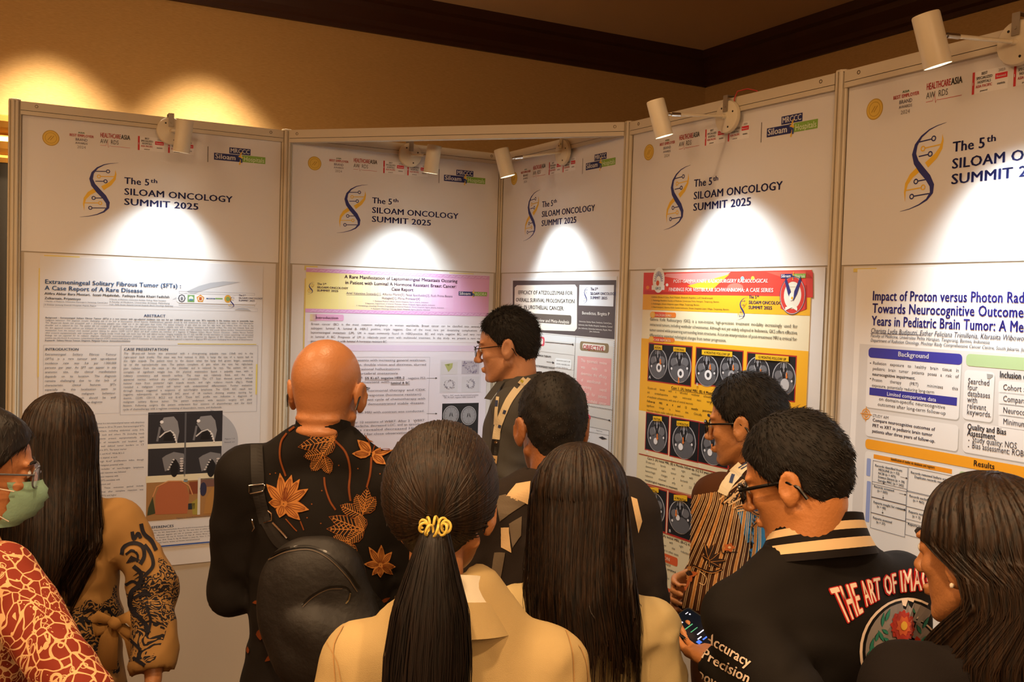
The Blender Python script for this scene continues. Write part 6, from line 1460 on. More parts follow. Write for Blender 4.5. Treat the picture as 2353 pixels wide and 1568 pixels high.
D.strip([z(672, 462), z(690, 478), z(730, 486), z(770, 484), z(790, 492), z(782, 508), z(750, 510), z(715, 505), z(685, 492), z(672, 470)], 2.6, OL, 3)
for x, y in ((700, 480), (735, 492), (770, 497)): D.disc(*z(x, y), 2.5, OR, 4)
for x0, y0, kk in ((735, 1010, 1.0),):
    lotus(None, [((740, 1045), (670, 1040), 34), ((740, 1045), (690, 965), 34), ((740, 1045), (745, 955), 34), ((742, 1045), (795, 985), 34), ((742, 1048), (812, 1050), 32), ((742, 1050), (800, 1085), 30), ((740, 1050), (740, 1100), 30), ((740, 1050), (705, 1090), 26)])
for x, y in ((280, 635), (255, 640), (440, 775), (645, 615), (560, 600), (480, 860), (420, 835), (485, 715), (640, 560), (745, 640), (200, 590)): D.disc(*z(x, y), 1.6, OL, 1)
for a, b, w_ in (((670, 1120), (690, 1105), 14), ((670, 1120), (655, 1105), 14), ((672, 1120), (690, 1130), 12), ((680, 1160), (705, 1150), 12), ((740, 1215), (785, 1190), 18), ((240, 1290), (220, 1240), 22), ((205, 1210), (180, 1215), 16), ((205, 1210), (210, 1170), 16), ((215, 1330), (215, 1380), 40), ((280, 1440), (235, 1475), 26), ((280, 1440), (310, 1420), 22), ((280, 1440), (290, 1470), 20), ((160, 1440), (158, 1410), 14)):
    D.leaf(z(*a), z(*b), w_*.5, OR2, 1)
D.build('flower_motifs', p3.g)
# sling backpack worn on his back
hb = D.hit(735, 1390); bc = hb-FWD*.035; 
M_bag = mat('black_leather', '#120e0b', .58, noise=.25, nscale=7, bump=.35, bscale=70)
Fb = Field(axis_pts(-.22, .22, .007, []), axis_pts(-.14, .14, .007, []), axis_pts(-.24, .24, .007, []))
Rb = rotm(0, 0, -.28)
Fb.ell((0, .02, -.02), (.125, .058, .165), Rb, .02); Fb.ell((.035, .0, -.09), (.115, .060, .085), Rb, .04); Fb.ell((.02, -.030, -.045), (.085, .034, .055), rotm(0, 0, .45), .012); Fb.ell((-.01, .02, .07), (.10, .045, .07), Rb, .03)
nb = fnoise(3, 30, 5); Fb.displace(lambda X, Y, Z_: .003*nb(X, Y, Z_)); V, Q = Fb.mesh()
bag = mesh_obj('sling_backpack', V, Q, M_bag); bag.location = bc; tag(bag, 'black leather sling backpack hanging on the bald man\'s back', 'backpack')
bt = BVHTree.FromPolygons((V+bc).tolist(), Q.tolist()); Db = Decal(bt, .0015); M_zip = mat('zip_tape', '#070605', .3); M_seam = mat('leather_seam', '#4a3a28', .5)
Db.strip([z(255, 1010), z(330, 975), z(430, 965), z(520, 1000), z(600, 1080), z(650, 1150)], 5, M_zip); Db.strip([z(250, 1025), z(330, 990), z(430, 980), z(510, 1015), z(590, 1092), z(640, 1165)], 2, M_seam, 1)
Db.strip([z(395, 1225), z(440, 1180), z(510, 1145), z(580, 1140), z(610, 1165), z(600, 1200)], 3, M_zip); Db.strip([z(400, 1235), z(445, 1190), z(510, 1155), z(575, 1150)], 1.6, M_seam, 1); Db.strip([z(610, 1170), z(603, 1200), z(590, 1218)], 3.2, M_chrome, 2)
Db.build('zip', bag)
Ds = Decal(p3.tree, .004); M_web = mat('strap_webbing', '#120e0c', .7)
Ds.strip([z(195, 470), z(198, 560), z(200, 640), z(205, 720), z(225, 800), z(240, 860)], [30, 30, 30, 29, 28, 26], M_web); Ds.strip([z(240, 850), z(290, 930), z(330, 960)], [24, 26, 28], M_web); Ds.strip([z(600, 1060), z(680, 1160), z(760, 1260)], [24, 24, 24], M_web)
st = Ds.build('strap', bag)
def buckle(pts, r, m=M_chrome, closed=True, name='buckle'):
    P = []
    for x, y in pts:
        h_ = Ds.hit(*z(x, y), 8)
        if h_ is not None: P.append(h_)
    if len(P) > 1: mb = MB(); mb.tube(P, r, m, 7, closed); mb.build(name, None, bag)
buckle([(163, 688), (230, 682), (236, 688), (234, 710), (228, 716), (168, 722), (163, 716)], .0014); buckle([(186, 838), (192, 860), (200, 885), (192, 895)], .0018, closed=False); buckle([(258, 805), (272, 820), (272, 850), (240, 860)], .0018, closed=False); buckle([(276, 860), (305, 890), (338, 925)], .0022, closed=False)
for q in ([(838, 1175), (830, 1195)], [(812, 1175), (795, 1225)], [(795, 1240), (778, 1268)]): buckle(q, .0014, closed=False)

# ---- 5. presenter in grey
p5 = Person('bespectacled presenter in a grey shirt and lanyard, standing in profile at the niche', at(1162, 714, 3.42), 88*D2R, 80*D2R, 8*D2R, skin='#c48c66', width=.98, lean=.02)
p5.arm(-1, (-.22, .02, 1.12), (-.20, .10, .90), False)
p5.build_body(); p5.lower()
C5 = cloth('grey_shirt_cloth', '#55534f', .85); p5.garment('shirt', C5, off=.020, hem=.78, seed=21, neck=.064, fold=.007, arm_off=.026)
p5.short_hair(H_short, thick=.006, top=.012, spikes=4200, slen=.022, up=.8, front=.010, seed=7, messy=.004); p5.glasses(w_=.0014, lensw=.026, lensh=.017, fwd=.004)
collar(p5, C5, 1.452, 1.500, .080, .072, tilt=.014); 
mb = MB()   # collar points
for x in (-1, 1): mb.add([p5.lw(q) for q in ((x*.020, .072, 1.478), (x*.066, .045, 1.485), (x*.070, .085, 1.425), (x*.030, .110, 1.425), (x*.020, .076, 1.474), (x*.066, .049, 1.481), (x*.070, .089, 1.421), (x*.030, .114, 1.421))], [(0, 1, 2, 3), (7, 6, 5, 4), (0, 4, 5, 1), (1, 5, 6, 2), (2, 6, 7, 3), (3, 7, 4, 0)], C5)
mb.build('collar_flap', None, p5.g)['kind'] = 'stuff'
M_lan = dmat('lanyard_cream', '#e2d3b0'); M_lan2 = dmat('lanyard_print', '#3f4a6a'); M_lan3 = dmat('lanyard_yellow', '#b3a83c')
Dl = Decal(p5.tree, .002); zc = lambda x, y: (860+x*.5534, 700+y*.5534)
LP = [(668, 262), (640, 300), (600, 345), (560, 400), (535, 455), (515, 510), (507, 560)]
Dl.strip([zc(*q) for q in LP], [16]*len(LP), M_lan); Dl.strip([zc(515, 385), zc(510, 430), zc(505, 500)], 7, M_lan)
for a, b in (((640, 285), (628, 305)), ((655, 265), (645, 280)), ((545, 440), (540, 455)), ((525, 500), (522, 512)), ((512, 400), (510, 425))): Dl.strip([zc(*a), zc(*b)], 6, M_lan2, 2, 2)
for a, b in (((615, 318), (608, 330)),): Dl.strip([zc(*a), zc(*b)], 7, M_lan3, 2, 2)
Dl.strip([zc(507, 560), zc(503, 590), zc(500, 625)], [15, 16, 14], M_dark, 1); Dl.strip([zc(500, 628), zc(497, 660)], [14, 14], mat('badge_clip', '#c9a878', .4), 2); Dl.disc(*zc(508, 572), 3, M_chrome, 4); Dl.disc(*zc(499, 645), 3, M_dark, 4)
ln_ = Dl.build('lanyard', p5.root)

# ---- 6. short-haired man with colour-block jacket
p6 = Person('man with cropped black hair in a beige, grey and charcoal jacket', at(1270, 866, 2.22), 8*D2R, 14*D2R, 4*D2R, skin='#98623c', width=.95)
p6.arm(-1, (-.20, .03, 1.12), (-.19, .08, .89), False); p6.build_body(); p6.lower()
C6 = cloth('charcoal_jacket', '#2b2420', .85); p6.garment('jacket', C6, off=.028, hem=.80, seed=31, neck=.066, fold=.006)
p6.short_hair(H_short, thick=.007, top=.010, spikes=4200, slen=.009, up=.5, front=.014, seed=9, messy=.004)
p6.collar = collar(p6, dmat('navy_collar', '#20264a'), 1.450, 1.498, .080, .073, tilt=.012)
D6 = Decal(p6.tree, .0015); cb = cloth('beige_block', '#d6b98c'); cg = cloth('grey_block', '#6f6353')
D6.quadgrid([zc(590, 745), zc(650, 735), zc(640, 830), zc(545, 800)], cb); D6.quadgrid([zc(500, 800), zc(545, 790), zc(630, 825), zc(520, 900)], cg); D6.quadgrid([zc(525, 925), zc(560, 925), zc(570, 1030), zc(530, 1010)], cb); D6.quadgrid([zc(560, 910), zc(612, 880), zc(610, 960), zc(575, 1010)], cg); D6.quadgrid([zc(500, 1030), zc(545, 1030), zc(520, 1180), zc(480, 1160)], cg)
D6.quadgrid([zc(1065, 800), zc(1090, 810), zc(1110, 900), zc(1095, 950)], cb); D6.strip([zc(610, 720), zc(590, 780), zc(575, 860), zc(560, 930), zc(550, 990)], 14, M_web, 3) if False else None
D6.build('colour_blocks', p6.g)

# ---- 7. woman with long brown-black hair, cream top
p7 = Person('woman in a cream top with long straight dark hair over her back', at(1333, 1022, 1.88), 0, 4*D2R, 4*D2R, female=True, skin='#bb8860', width=.92, shz=1.34)
p7.build_body(); p7.lower()
C7 = cloth('cream_blouse', '#b5a172', .85); p7.garment('blouse', C7, off=.022, hem=.80, seed=41, neck=.056, fold=.010)
p7.long_hair(H_brn, Prof(.345, [(0, 0, 0, 0, .098, .110, .9), (.2, -.002, -.012, 0, .102, .108, 1.0), (.45, -.004, -.030, 0, .107, .100, 1.25), (.7, -.003, -.045, 0, .113, .095, 1.45), (1, .008, -.05, 0, .108, .088, 1.5)]), cap=(.098, .110, .108), face=fc(.9), tip=.42, seed=15, strands=900, frizz=.01, rough_tip=.75)

# ---- 4. woman with ponytail, cream blazer
p4 = Person('woman with a ponytail tied by a yellow coiled band, in a cream blazer', at(1020, 992, 1.5), 2*D2R, -9*D2R, 3*D2R, female=True, skin='#bd8254', width=.86, shz=1.335, bx=.028)
p4.build_body(); p4.lower()
C4 = cloth('cream_blazer', '#ae9768', .8); p4.garment('blazer', C4, off=.026, hem=.74, seed=51, neck=.060, fold=.008, skirt=.01)
M_wht = cloth('white_shirt_collar', '#d6cdb8', .75)
collar(p4, M_wht, 1.440, 1.492, .074, .060, tilt=.014, name='shirt_collar'); collar(p4, M_wht, 1.432, 1.490, .098, .064, tilt=.018, name='shirt_collar_fall')
collar(p4, C4, 1.405, 1.452, .118, .088, tilt=.020, name='blazer_collar', a0=-2.2, a1=2.2)
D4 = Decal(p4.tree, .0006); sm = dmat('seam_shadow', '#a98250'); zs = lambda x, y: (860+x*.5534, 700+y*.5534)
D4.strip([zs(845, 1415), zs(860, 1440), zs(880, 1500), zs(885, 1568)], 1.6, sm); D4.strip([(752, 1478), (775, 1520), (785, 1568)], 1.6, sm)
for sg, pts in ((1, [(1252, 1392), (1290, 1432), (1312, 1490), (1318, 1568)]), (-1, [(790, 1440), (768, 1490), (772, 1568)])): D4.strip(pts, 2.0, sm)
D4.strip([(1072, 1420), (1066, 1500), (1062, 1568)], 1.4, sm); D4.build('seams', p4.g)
hp4 = p4.short_hair(H_blk, thick=.014, top=.008, spikes=10, slen=.01, up=.05, front=.020, seed=14, messy=.0008, sideburn=-.03, nape=.01)
# combed strands drawn back to the band
def combed(P, m, tie, n=1500, rad=(.088, .112, .106), seed=1, parent=None, lift=.0035):
    r = np.random.default_rng(seed); T_ = np.array(tie); mbV = []; mbQ = []; n0 = 0; c0 = np.array([0, -.012, .030]); R_ = np.array(rad)
    for i in range(n):
        a = r.uniform(0, 2*pi); el_ = r.uniform(-.75, 1.2); d = np.array([math.sin(a)*math.cos(el_), -math.cos(a)*math.cos(el_), math.sin(el_)])
        q = c0+d*R_; x, y, z_ = q
        if y-.9*z_ > .010 or (y > -.035 and z_ < -.022) or (y <= -.035 and z_ < 1.35*(y+.035)-.030): continue
        t = (T_-c0)/R_; t /= np.linalg.norm(t); ang = math.acos(max(-1, min(1, float(d@t)))); K = 12
        if ang < .15: continue
        l = 1+lift*r.uniform(.2, 1.4)/.09; side = np.cross(d, t); side /= np.linalg.norm(side); wob = r.normal(0, .02)
        P_ = []
        for k in range(K):
            f = k/(K-1)*.97; v = (math.sin((1-f)*ang)*d+math.sin(f*ang)*t)/math.sin(ang)+side*wob*math.sin(pi*f); P_.append(P.H(c0+v*R_*l*(1-.02*f)))
        P_ = np.array(P_); T2 = np.gradient(P_, axis=0); T2 /= np.linalg.norm(T2, axis=1)[:, None]; oo = P_-P.H(c0); oo /= np.linalg.norm(oo, axis=1)[:, None]; sd = np.cross(T2, oo); w_ = r.uniform(.0008, .0019)*np.linspace(1, .7, K)[:, None]
        mbV += [P_-sd*w_, P_+oo*w_*.7, P_+sd*w_]; a0 = np.arange(K-1)+n0; mbQ += [np.stack([a0, a0+1, a0+K+1, a0+K], 1), np.stack([a0+K, a0+K+1, a0+2*K+1, a0+2*K], 1)]; n0 += 3*K
    o = mesh_obj('combed_strands', np.concatenate(mbV)*P.S, np.concatenate(mbQ)[:, ::-1], m, parent); o['kind'] = 'stuff'; return o
TIE = (.018, -.117, -.002)
combed(p4, H_brn, TIE, 3600, parent=hp4, seed=6)
def ponytail(P, m, path, rads, parent, seed=2, nphi=150, strands=260, flat=.8):
    r = np.random.default_rng(seed); K = 60; pth = np.array(path, float); t = np.linspace(0, len(pth)-1, K); C_ = np.stack([np.interp(t, range(len(pth)), pth[:, i]) for i in range(3)], 1)
    for _ in range(4): C_[1:-1] = (C_[:-2]+2*C_[1:-1]+C_[2:])/4
    rr = np.interp(t, range(len(rads)), rads); ph = np.linspace(0, 2*pi, nphi, endpoint=False); g = sum(np.interp(np.arange(nphi), np.linspace(0, nphi, k_), (lambda v: np.append(v[:-1], v[0]))(r.uniform(-1, 1, k_)))*w_ for k_, w_ in ((nphi//2, .4), (nphi//6, .6)))
    V = [P.lw(P.lw((0, 0, 0))*0) if False else None]; rows = []
    for k in range(K):
        rk = rr[k]*(1+.09*g*min(1, k/8+.3)); rows.append(np.stack([C_[k, 0]+rk*np.sin(ph), C_[k, 1]+rk*np.cos(ph)*flat, np.full(nphi, C_[k, 2])], 1))
    A = np.stack(rows); V = A.reshape(-1, 3); I, J = np.meshgrid(np.arange(K-1), np.arange(nphi), indexing='ij'); J2 = (J+1) % nphi
    Q = np.stack([(I*nphi+J).ravel(), (I*nphi+J2).ravel(), ((I+1)*nphi+J2).ravel(), ((I+1)*nphi+J).ravel()], 1)
    V = np.concatenate([V, [C_[0]], [C_[-1]-np.array([0, 0, .01])]]); n = K*nphi; j = np.arange(nphi); j2 = (j+1) % nphi
    Q = np.concatenate([Q, np.stack([j2, j, j*0+n, j*0+n], 1)[:, :4], np.stack([(K-1)*nphi+j, (K-1)*nphi+j2, j*0+n+1, j*0+n+1], 1)])
    tri = Q[-2*nphi:]; Q = Q[:-2*nphi]; o = mesh_obj('ponytail', V*P.S, Q[:, ::-1], m, parent)
    mbV = []; mbQ = []; n0 = 0
    for i in range(strands):
        j = r.integers(0, nphi); s0 = r.integers(0, 12); ids = np.linspace(s0, K-1, 14).astype(int); dr = r.normal(0, 5); jj = ((j+dr*np.linspace(0, 1, 14)) % nphi).astype(int); P_ = A[ids, jj]; oo = P_-C_[ids]; oo[:, 2] = 0; oo /= np.linalg.norm(oo, axis=1)[:, None]; P_ = P_+oo*r.uniform(.0003, .004)*np.linspace(.3, 1.6, 14)[:, None]
        T2 = np.gradient(P_, axis=0); T2 /= np.linalg.norm(T2, axis=1)[:, None]; sd = np.cross(T2, oo); w_ = r.uniform(.0007, .0016)*np.concatenate([np.ones(12), [.6, .1]])[:, None]
        mbV += [P_-sd*w_, P_+oo*w_*.7, P_+sd*w_]; a0 = np.arange(13)+n0; mbQ += [np.stack([a0, a0+1, a0+15, a0+14], 1), np.stack([a0+14, a0+15, a0+29, a0+28], 1)]; n0 += 42
    st_ = mesh_obj('ponytail_strands', np.concatenate(mbV)*P.S, np.concatenate(mbQ)[:, ::-1], m, parent); st_['kind'] = 'stuff'; return o
tw = p4.H(TIE); 
ponytail(p4, H_blk, [tw+np.array([0, .01, .004]), tw+np.array([0, -.016, -.012]), tw+np.array([-.002, -.022, -.06]), tw+np.array([-.004, -.02, -.13]), tw+np.array([-.006, -.02, -.20]), tw+np.array([-.008, -.02, -.28]), tw+np.array([-.008, -.02, -.36])], [.014, .019, .034, .055, .062, .060, .035], hp4, flat=.72)
# coiled hair band
mb = MB(); m_y = mat('yellow_coil', '#d6bb55', .35); cc = p4.lw(tw+np.array([0, -.016, -.004])); pts = []
for i in range(150):
    a = 2*pi*i/150; b = 9*a; R_ = .0140*p4.S; rr_ = .0050; pts.append(cc+np.array([(R_+rr_*math.cos(b))*math.cos(a)*1.22, (R_*.8+rr_*math.cos(b))*math.sin(a)*.95-.004, rr_*1.5*math.sin(b)+.004*math.sin(a)]))
mb.tube(pts, .0020, m_y, 7, True); sc_ = mb.build('hair_band', None, hp4); sc_['label'] = 'yellow coiled hair band'
p4.glasses(w_=.0013)

# ---- 8. man in striped batik
p8 = Person('man in black-rimmed glasses and a brown striped batik shirt with blue panel, arms folded', at(1712, 872, 2.56), 50*D2R, 58*D2R, 6*D2R, skin='#bf8352', width=.95, lean=.02)
p8.arm(-1, at(1642, 1390, 2.33), at(1575, 1375, 2.53)); p8.arm(1, p8.lw((.20, .12, 1.13)), at(1588, 1330, 2.48)); p8.hd[1] = (-RGT*.62-UPV*.12-FWD*.72, RGT*.75-FWD*.55-UPV*.1, .75)
p8.build_body(); p8.lower()
C8 = cloth('brown_batik', '#4d2c14', .85); p8.garment('batik_shirt', C8, off=.022, hem=.74, seed=61, neck=.064, fold=.006, arm_off=.030, cuff=.8)
collar(p8, C8, 1.450, 1.492, .082, .074, tilt=.014)
p8.short_hair(H_short, thick=.013, top=.016, spikes=4600, slen=.022, up=.45, front=.016, seed=17, messy=.004); p8.glasses(w_=.0024, lensw=.026, lensh=.017)
D8 = Decal(p8.tree, .0012); z8 = lambda x, y: (1520+x*.4645, 840+y*.4645); cr1 = dmat('stripe_cream', '#d9b684'); cr2 = dmat('stripe_tan', '#b47a3c'); blu = dmat('panel_blue', '#2f6f9a'); dkb = dmat('motif_dark_brown', '#24140b'); orn = dmat('motif_orange2', '#b5602c')
# blue back panel first
D8.quadgrid([z8(365, 700), z8(500, 690), z8(600, 860), z8(440, 950)], blu, 0, 14); D8.quadgrid([z8(440, 950), z8(600, 860), z8(560, 960), z8(430, 1050)], blu, 0, 10); D8.quadgrid([z8(240, 1240), z8(380, 1050), z8(450, 1000), z8(300, 1330)], blu, 0, 10)
# yoke stripes along the shoulder
for i in range(9):
    f = i/8; a = (285+10*f, 660+0*f); D8.strip([z8(300+75*f, 690-60*f*0-20*f), z8(350+70*f, 640-60*f), z8(400+40*f, 600-80*f), z8(440, 560-60*f)], 3 if i % 3 else 7, (cr1, cr2, cr1)[i % 3] if i % 2 else dkb, 2)
for i in range(5): D8.strip([z8(285+i*22, 668+i*14), z8(350+i*20, 610+i*24), z8(440+i*8, 540+i*34)], 3.4, cr1, 4)
for i in range(-6, 12):
    x0 = 255+i*19; x1 = 95+i*33; wide = i % 3 == 1
    for dx, wv, ms in (((0, 6.5, cr2), (-7, 1.3, cr1), (7, 1.3, cr1)) if wide else ((-5, 1.5, cr1), (3, 1.5, cr1))):
        D8.strip([z8(x0+dx+34, 625+abs(i)*3), z8(x0+dx+20, 700+i*4), z8((x0*2+x1)/3+dx+22, 850+i*3), z8((x0+x1*2)/3+dx+10, 1020+i*3), z8(x1+dx+20, 1200+i*6)], wv, ms, 1, 12)
for a, b, w_ in (((235, 960), (215, 880), 30), ((235, 960), (265, 880), 26), ((240, 965), (205, 940), 24), ((245, 975), (320, 965), 26), ((245, 975), (290, 1000), 26), ((240, 970), (285, 930), 24), ((240, 965), (240, 1000), 22)): D8.leaf(z8(*a), z8(*b), w_*.46, dkb, 4); D8.strip([z8(*a), z8(*b)], 1, cr2, 6, 3)
for k in range(5): a = 2*pi*k/5; D8.leaf(z8(332, 902), z8(332+28*math.cos(a), 902+24*math.sin(a)), 9, orn, 5)
D8.disc(*z8(332, 902), 3, cr1, 7)
for k in range(6): a = 2*pi*k/6+.3; D8.leaf(z8(130, 1025), z8(130+34*math.cos(a), 1025+44*math.sin(a)), 13, cr2 if k % 2 else dkb, 5)
for k in range(3): D8.leaf(z8(140, 1040), z8(185-30*k, 1030+45*k), 13, orn, 4)
D8.strip([z8(295, 890), z8(300, 930), z8(330, 925), z8(370, 925)], 2.2, dkb, 4); D8.strip([z8(160, 990), z8(200, 1010), z8(250, 1025), z8(300, 1010)], 5, dkb, 3); D8.strip([z8(165, 995), z8(205, 1015), z8(250, 1030), z8(295, 1013)], 1.5, cr2, 5); D8.strip([z8(195, 1020), z8(225, 1050), z8(215, 1090), z8(190, 1080)], 1.6, cr1, 5)
for pts in ([(365, 705), (410, 700), (455, 730), (500, 745)], [(525, 860), (560, 865), (595, 850)], [(440, 800), (470, 770), (510, 760)]): D8.strip([z8(*q) for q in pts], 8, cr2, 4); D8.strip([z8(*q) for q in pts], 2, dkb, 6)
for k in range(5): a = 2*pi*k/5; D8.leaf(z8(510, 745), z8(510+14*math.cos(a), 745+22*math.sin(a)), 6, mat('motif_peach', '#d9a58a', .7), 6)
for a, b in (((520, 800), (560, 840)), ((530, 830), (570, 800)), ((540, 810), (580, 835))): D8.leaf(z8(*a), z8(*b), 7, dkb, 6)
D8.build('batik_motifs', p8.g)
Dl8 = Decal(p8.tree, .003); Dl8.strip([z8(430, 480), z8(390, 520), z8(350, 560), z8(320, 600), z8(300, 640)], [22, 24, 24, 24, 22], M_lan, 5)
Dl8.strip([z8(350, 550), z8(338, 590)], 7, M_lan2, 7, 2); Dl8.strip([z8(425, 490), z8(385, 520)], 2, M_lan2, 7, 3); Dl8.strip([z8(425, 505), z8(395, 525)], 2, M_lan2, 7, 3); Dl8.build('lanyard', p8.root)

# ---- 9. man with black varsity jacket and phone
p9 = Person('heavy-set man in a black jacket with striped collar, looking down at a phone', at(1800, 966, 1.84), 24*D2R, 56*D2R, 17*D2R, skin='#c07f4a', width=1.18, lean=.0, neck_fwd=-.03, shz=1.36, bx=.035)
p9.arm(-1, at(1835, 1655, 1.62), at(1650, 1522, 1.88)); p9.arm(1, (.285, .05, 1.12), (.12, .30, 1.15), False)
hdv = at(1582, 1470, 2.02)-at(1650, 1522, 1.88); p9.hd[-1] = (hdv, UPV*.80+FWD*-.45+RGT*-.05, .26)
p9.sh[-1] = p9.sh[-1]+np.array([.055, .0, -.025]); p9.build_body(); p9.lower()
C9 = cloth('black_jersey', '#16120f', .8, .25); p9.garment('varsity_jacket', C9, off=.026, hem=.72, seed=71, neck=.072, fold=.006, arm_off=.026, cuff=.90, neck_drop=.0)
J = p9.g
for i, (mm, za, zb, ra, rb) in enumerate(((dmat('rib_black', '#17110f'), 1.512, 1.527, .079, .076), (dmat('rib_cream', '#dcbf93'), 1.497, 1.512, .084, .079), (MATS['rib_black'], 1.482, 1.497, .090, .084), (MATS['rib_cream'], 1.464, 1.482, .100, .090), (MATS['rib_black'], 1.450, 1.464, .106, .100))):
    o = collar(p9, mm, za-.008, zb-.008, ra+.004, rb+.004, tilt=.030, rib=.008, n=90, name='collar_rib', th=.006, cy=.0)
p9.short_hair(H_short, thick=.014, top=.012, spikes=5200, slen=.018, up=.4, front=.016, seed=19, messy=.004, nape=-.004); p9.glasses(w_=.0032, lensw=.027, lensh=.018)
D9 = Decal(p9.tree, .0012); z9 = lambda x, y: (1700+x*.41329, 920+y*.41329); rdm = dmat('print_red', '#b3201c'); crm = dmat('print_cream', '#e6d3bf'); skg = dmat('print_grey', '#8b8480'); blk9 = dmat('print_black', '#0f0d0c'); grn9 = dmat('print_green', '#2e7a68'); yel9 = dmat('print_yellow', '#d9a632'); red9 = dmat('print_flower_red', '#a83222'); or9 = dmat('print_orange', '#c85a2a')
def arc_text(s, tl, tr, bl, br, m, l=0, grow=0, bold=True, arch=0.):
    """letters stretched inside a four-cornered field (top edge may arch)"""
    V, F_, w_ = layout(s, bold); V = V.copy(); hcap = .72
    u = V[:, 0]/w_; v = V[:, 1]/hcap
    tl, tr, bl, br = [np.array(p, float) for p in (tl, tr, bl, br)]
    P = (bl*(1-u)[:, None]+br*u[:, None])*(1-v)[:, None]+(tl*(1-u)[:, None]+tr*u[:, None])*v[:, None]; P[:, 1] += arch*4*(u*(1-u))*1.0
    if grow:   # outline copy: push outwards from glyph centre
        for dx, dy in ((-grow, 0), (grow, 0), (0, -grow), (0, grow), (-grow*.7, -grow*.7), (grow*.7, grow*.7), (grow*.7, -grow*.7), (-grow*.7, grow*.7)): D9.faces([z9(p[0]+dx, p[1]+dy) for p in P], F_, m, l)
    else: D9.faces([z9(*p) for p in P], F_, m, l)
for g_, m_, l_ in ((6, rdm, 0), (0, crm, 2)):
    arc_text('THE', (490, 1045), (640, 1012), (585, 1245), (682, 1180), m_, l_, g_); arc_text('ART', (652, 1010), (770, 982), (700, 1150), (778, 1105), m_, l_, g_)
    arc_text('OF', (785, 978), (860, 960), (805, 1090), (868, 1070), m_, l_, g_); arc_text('IMAGING', (878, 950), (1180, 900), (888, 1068), (1180, 1040), m_, l_, g_)
# flower-decorated skull emblem
def blob(c, rx, ry, m, l, n=20, shape=None):
    P = [c]
    for q in (.33, .66, 1):
        for i in range(n): a = 2*pi*i/n; k_ = q*(shape(a) if shape else 1); P.append((c[0]+k_*rx*math.cos(a), c[1]+k_*ry*math.sin(a)))
    fs = [(0, 1+i, 1+(i+1) % n) for i in range(n)]+[(1+r_*n+i, 1+(r_+1)*n+i, 1+(r_+1)*n+(i+1) % n, 1+r_*n+(i+1) % n) for r_ in range(2) for i in range(n)]
    D9.faces([z9(*p) for p in P], fs, m, l)
sh = lambda a: 1+.10*abs(math.cos(a))**3
blob((930, 1400), 245, 302, crm, 0, 40, sh); blob((930, 1400), 232, 290, blk9, 1, 40, sh); blob((930, 1400), 218, 276, skg, 2, 40, sh)
def flower(c, r, n, m1, m2, m3, l=4, pr=.34):
    for k in range(n): a = 2*pi*k/n+.1; D9.leaf(z9(*c), z9(c[0]+r*1.0*math.cos(a), c[1]+r*1.25*math.sin(a)), r*pr*1.25, yel9 if m3 is None else m3, l)
    for k in range(n): a = 2*pi*k/n+.1+pi/n; D9.leaf(z9(*c), z9(c[0]+r*.95*math.cos(a), c[1]+r*1.2*math.sin(a)), r*pr, m1, l+1)
    for k in range(n): a = 2*pi*k/n+.1+pi/n; D9.leaf(z9(*c), z9(c[0]+r*.6*math.cos(a), c[1]+r*.8*math.sin(a)), r*pr*.6, m2, l+2)
    D9.disc(*z9(*c), r*.11, yel9, l+4, ry=r*.14)
flower((895, 1258), 72, 8, red9, or9, red9)
def atom(c, rx, ry):
    for k in range(10): a = 2*pi*k/10; D9.leaf(z9(c[0]+rx*.8*math.cos(a), c[1]+ry*.8*math.sin(a)), z9(c[0]+rx*1.35*math.cos(a), c[1]+ry*1.35*math.sin(a)), 15, red9 if k % 2 else grn9, 4)
    blob(c, rx, ry, yel9, 6, 22); blob(c, rx*.86, ry*.86, blk9, 7, 22)
    for k in range(3):
        a0 = pi/2+2*pi*k/3-.5; P = [c]+[(c[0]+rx*.8*math.cos(a0+i*.2), c[1]+ry*.8*math.sin(a0+i*.2)) for i in range(6)]; D9.faces([z9(*p) for p in P], [(0, i+1, i+2) for i in range(5)], yel9, 9)
    blob(c, rx*.24, ry*.24, blk9, 10, 12); blob(c, rx*.15, ry*.15, yel9, 11, 12)
atom((822, 1460), 68, 82); atom((1000, 1420), 60, 90)
for a, b in (((780, 1260), (790, 1185)), ((800, 1230), (825, 1165)), ((745, 1340), (760, 1290)), ((790, 1340), (760, 1280)), ((715, 1395), (735, 1320)), ((745, 1430), (730, 1360)), ((820, 1345), (790, 1320)), ((815, 1300), (780, 1275)), ((965, 1180), (925, 1135)), ((725, 1560), (720, 1500)), ((700, 1440), (715, 1390)), ((1000, 1290), (975, 1240)), ((1010, 1260), (1040, 1200)), ((740, 1500), (700, 1460))): D9.leaf(z9(*a), z9(*b), 9.5, blk9, 3); D9.leaf(z9(*a), z9(*b), 7.5, grn9, 4)
flower((930, 1590), 40, 8, or9, yel9, red9, 4)
# sleeve words
def sleeve(s, a, b, cap, up): 
    V, F_, w_ = layout(s, True); a = np.array(a, float); b = np.array(b, float); d = (b-a)/w_; u_ = np.array(up, float)*cap/.72
    D9.faces([(a[0]+d[0]*p[0]+u_[0]*p[1], a[1]+d[1]*p[0]+u_[1]*p[1]) for p in V], F_, crm, 0)
sleeve('Accuracy', (1622, 1472), (1722, 1536), 24, (.38, -.92)); sleeve('Precision', (1612, 1512), (1722, 1572), 24, (.36, -.93)); sleeve('power', (1604, 1556), (1675, 1600), 24, (.36, -.93))
D9.build('jacket_print', J)
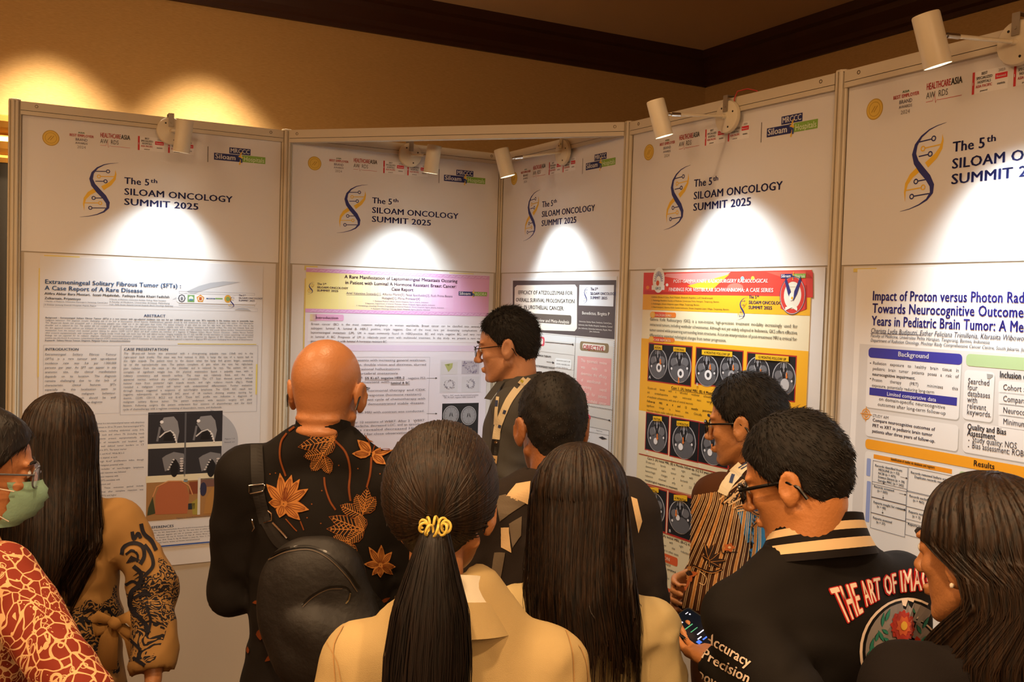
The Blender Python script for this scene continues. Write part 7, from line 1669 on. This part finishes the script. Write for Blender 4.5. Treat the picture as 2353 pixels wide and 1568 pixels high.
# phone
p_far = at(1556, 1424, 2.09); p_near = at(1628, 1474, 1.99); e1 = p_near-p_far; Lp = np.linalg.norm(e1); e1n = e1/Lp; e2 = RGT*.8+UPV*.42+FWD*.15; e2 = e2-e1n*(e2@e1n); e2n = e2/np.linalg.norm(e2); nn = np.cross(e2n, e1n); nn = nn if nn@(EYE-p_far) > 0 else -nn
S1, S2 = .142, .066; pc = (p_far+p_near)/2+nn*.014-FWD*.03+RGT*.006
def rrect(a, b, r, n=5): 
    out = []
    for cx, cy, a0 in ((a/2-r, b/2-r, 0), (-a/2+r, b/2-r, 90), (-a/2+r, -b/2+r, 180), (a/2-r, -b/2+r, 270)): out += [(cx+r*math.cos(math.radians(a0+i*90/(n-1))), cy+r*math.sin(math.radians(a0+i*90/(n-1)))) for i in range(n)]
    return out
ph = empty('phone', pc, 0, 'dark smartphone held by the man in the black jacket', 'phone')
mb = MB(); mb.prism(rrect(S1, S2, .009), pc-nn*.008, e1n, e2n, nn*.008); mb.build('case', M_dark, ph)
m_scr = mat('phone_screen', '#080a0e', .1, emit=srgb('#10141c'), estr=.6)
mb = MB(); mb.prism(rrect(S1-.006, S2-.006, .007), pc+nn*.00, e1n, e2n, nn*.0006); scn = mb.build('screen', m_scr, ph)
mb = MB(); e_w = mat('screen_text', '#ccd', .4, emit=srgb('#c8cde0'), estr=.9); e_b = mat('screen_blue', '#36c', .4, emit=srgb('#3a66d0'), estr=1.0); e_g = mat('screen_green', '#4a8', .4, emit=srgb('#4fa070'), estr=.5)
def srow(a, b, w_, h_, m): mb.box(pc+nn*.0010+e1n*a*1.45+e2n*b, e1n*h_*1.4, e2n*w_, nn*.0003, m)
for a, b, w_, h_, m in ((-.038, -.018, .008, .0016, e_w), (-.038, .018, .007, .0016, e_w), (-.028, -.012, .016, .003, e_w), (-.032, .02, .003, .003, e_w), (-.012, -.006, .022, .002, e_g), (0, -.004, .018, .0016, e_g), (.012, .004, .026, .0022, e_w), (.02, -.012, .010, .0022, e_w), (.026, -.02, .008, .008, e_b), (.027, .0, .022, .003, e_b), (.036, -.02, .005, .003, mat('screen_orange', '#c63', .4, emit=srgb('#c86a3a'), estr=.7))): srow(a, b, w_, h_, m)
mb.build('screen_content', None, scn)

# ---- 10. woman at the lower right
p10 = Person('woman at the lower right with long dark hair and a pearl stud, cheek turned away', at(2266, 1094, 1.4), 14*D2R, 32*D2R, 4*D2R, female=True, skin='#b07648', width=.92)
p10.build_body(); p10.lower()
p10.garment('blouse', cloth('dark_blouse', '#120c0a', .85), off=.020, hem=.78, seed=81, neck=.06, fold=.005)
p10.long_hair(H_brn, Prof(.42, [(0, 0, 0, 0, .096, .112, .95), (.10, 0, -.010, 0, .098, .108, 1.5), (.22, .0, -.02, 0, .10, .10, 1.55), (.45, .01, -.01, 0, .115, .10, 1.0), (1, .04, -.02, 0, .13, .095, .9)]), cap=(.096, .112, .110), face=fc(.95), tip=.3, seed=25, strands=600, cyaw=36*D2R)
mb = MB(); mb.lathe(p10.lw(p10.H((-.088, -.004, -.034))), (1, 0, 0), [(-.003, .0005), (-.002, .003), (0, .0038), (.002, .003), (.003, .0005)], MATS['pearl']); mb.build('earring', None, p10.root)
bpy.data.objects.remove(_to); bpy.data.curves.remove(_cu)
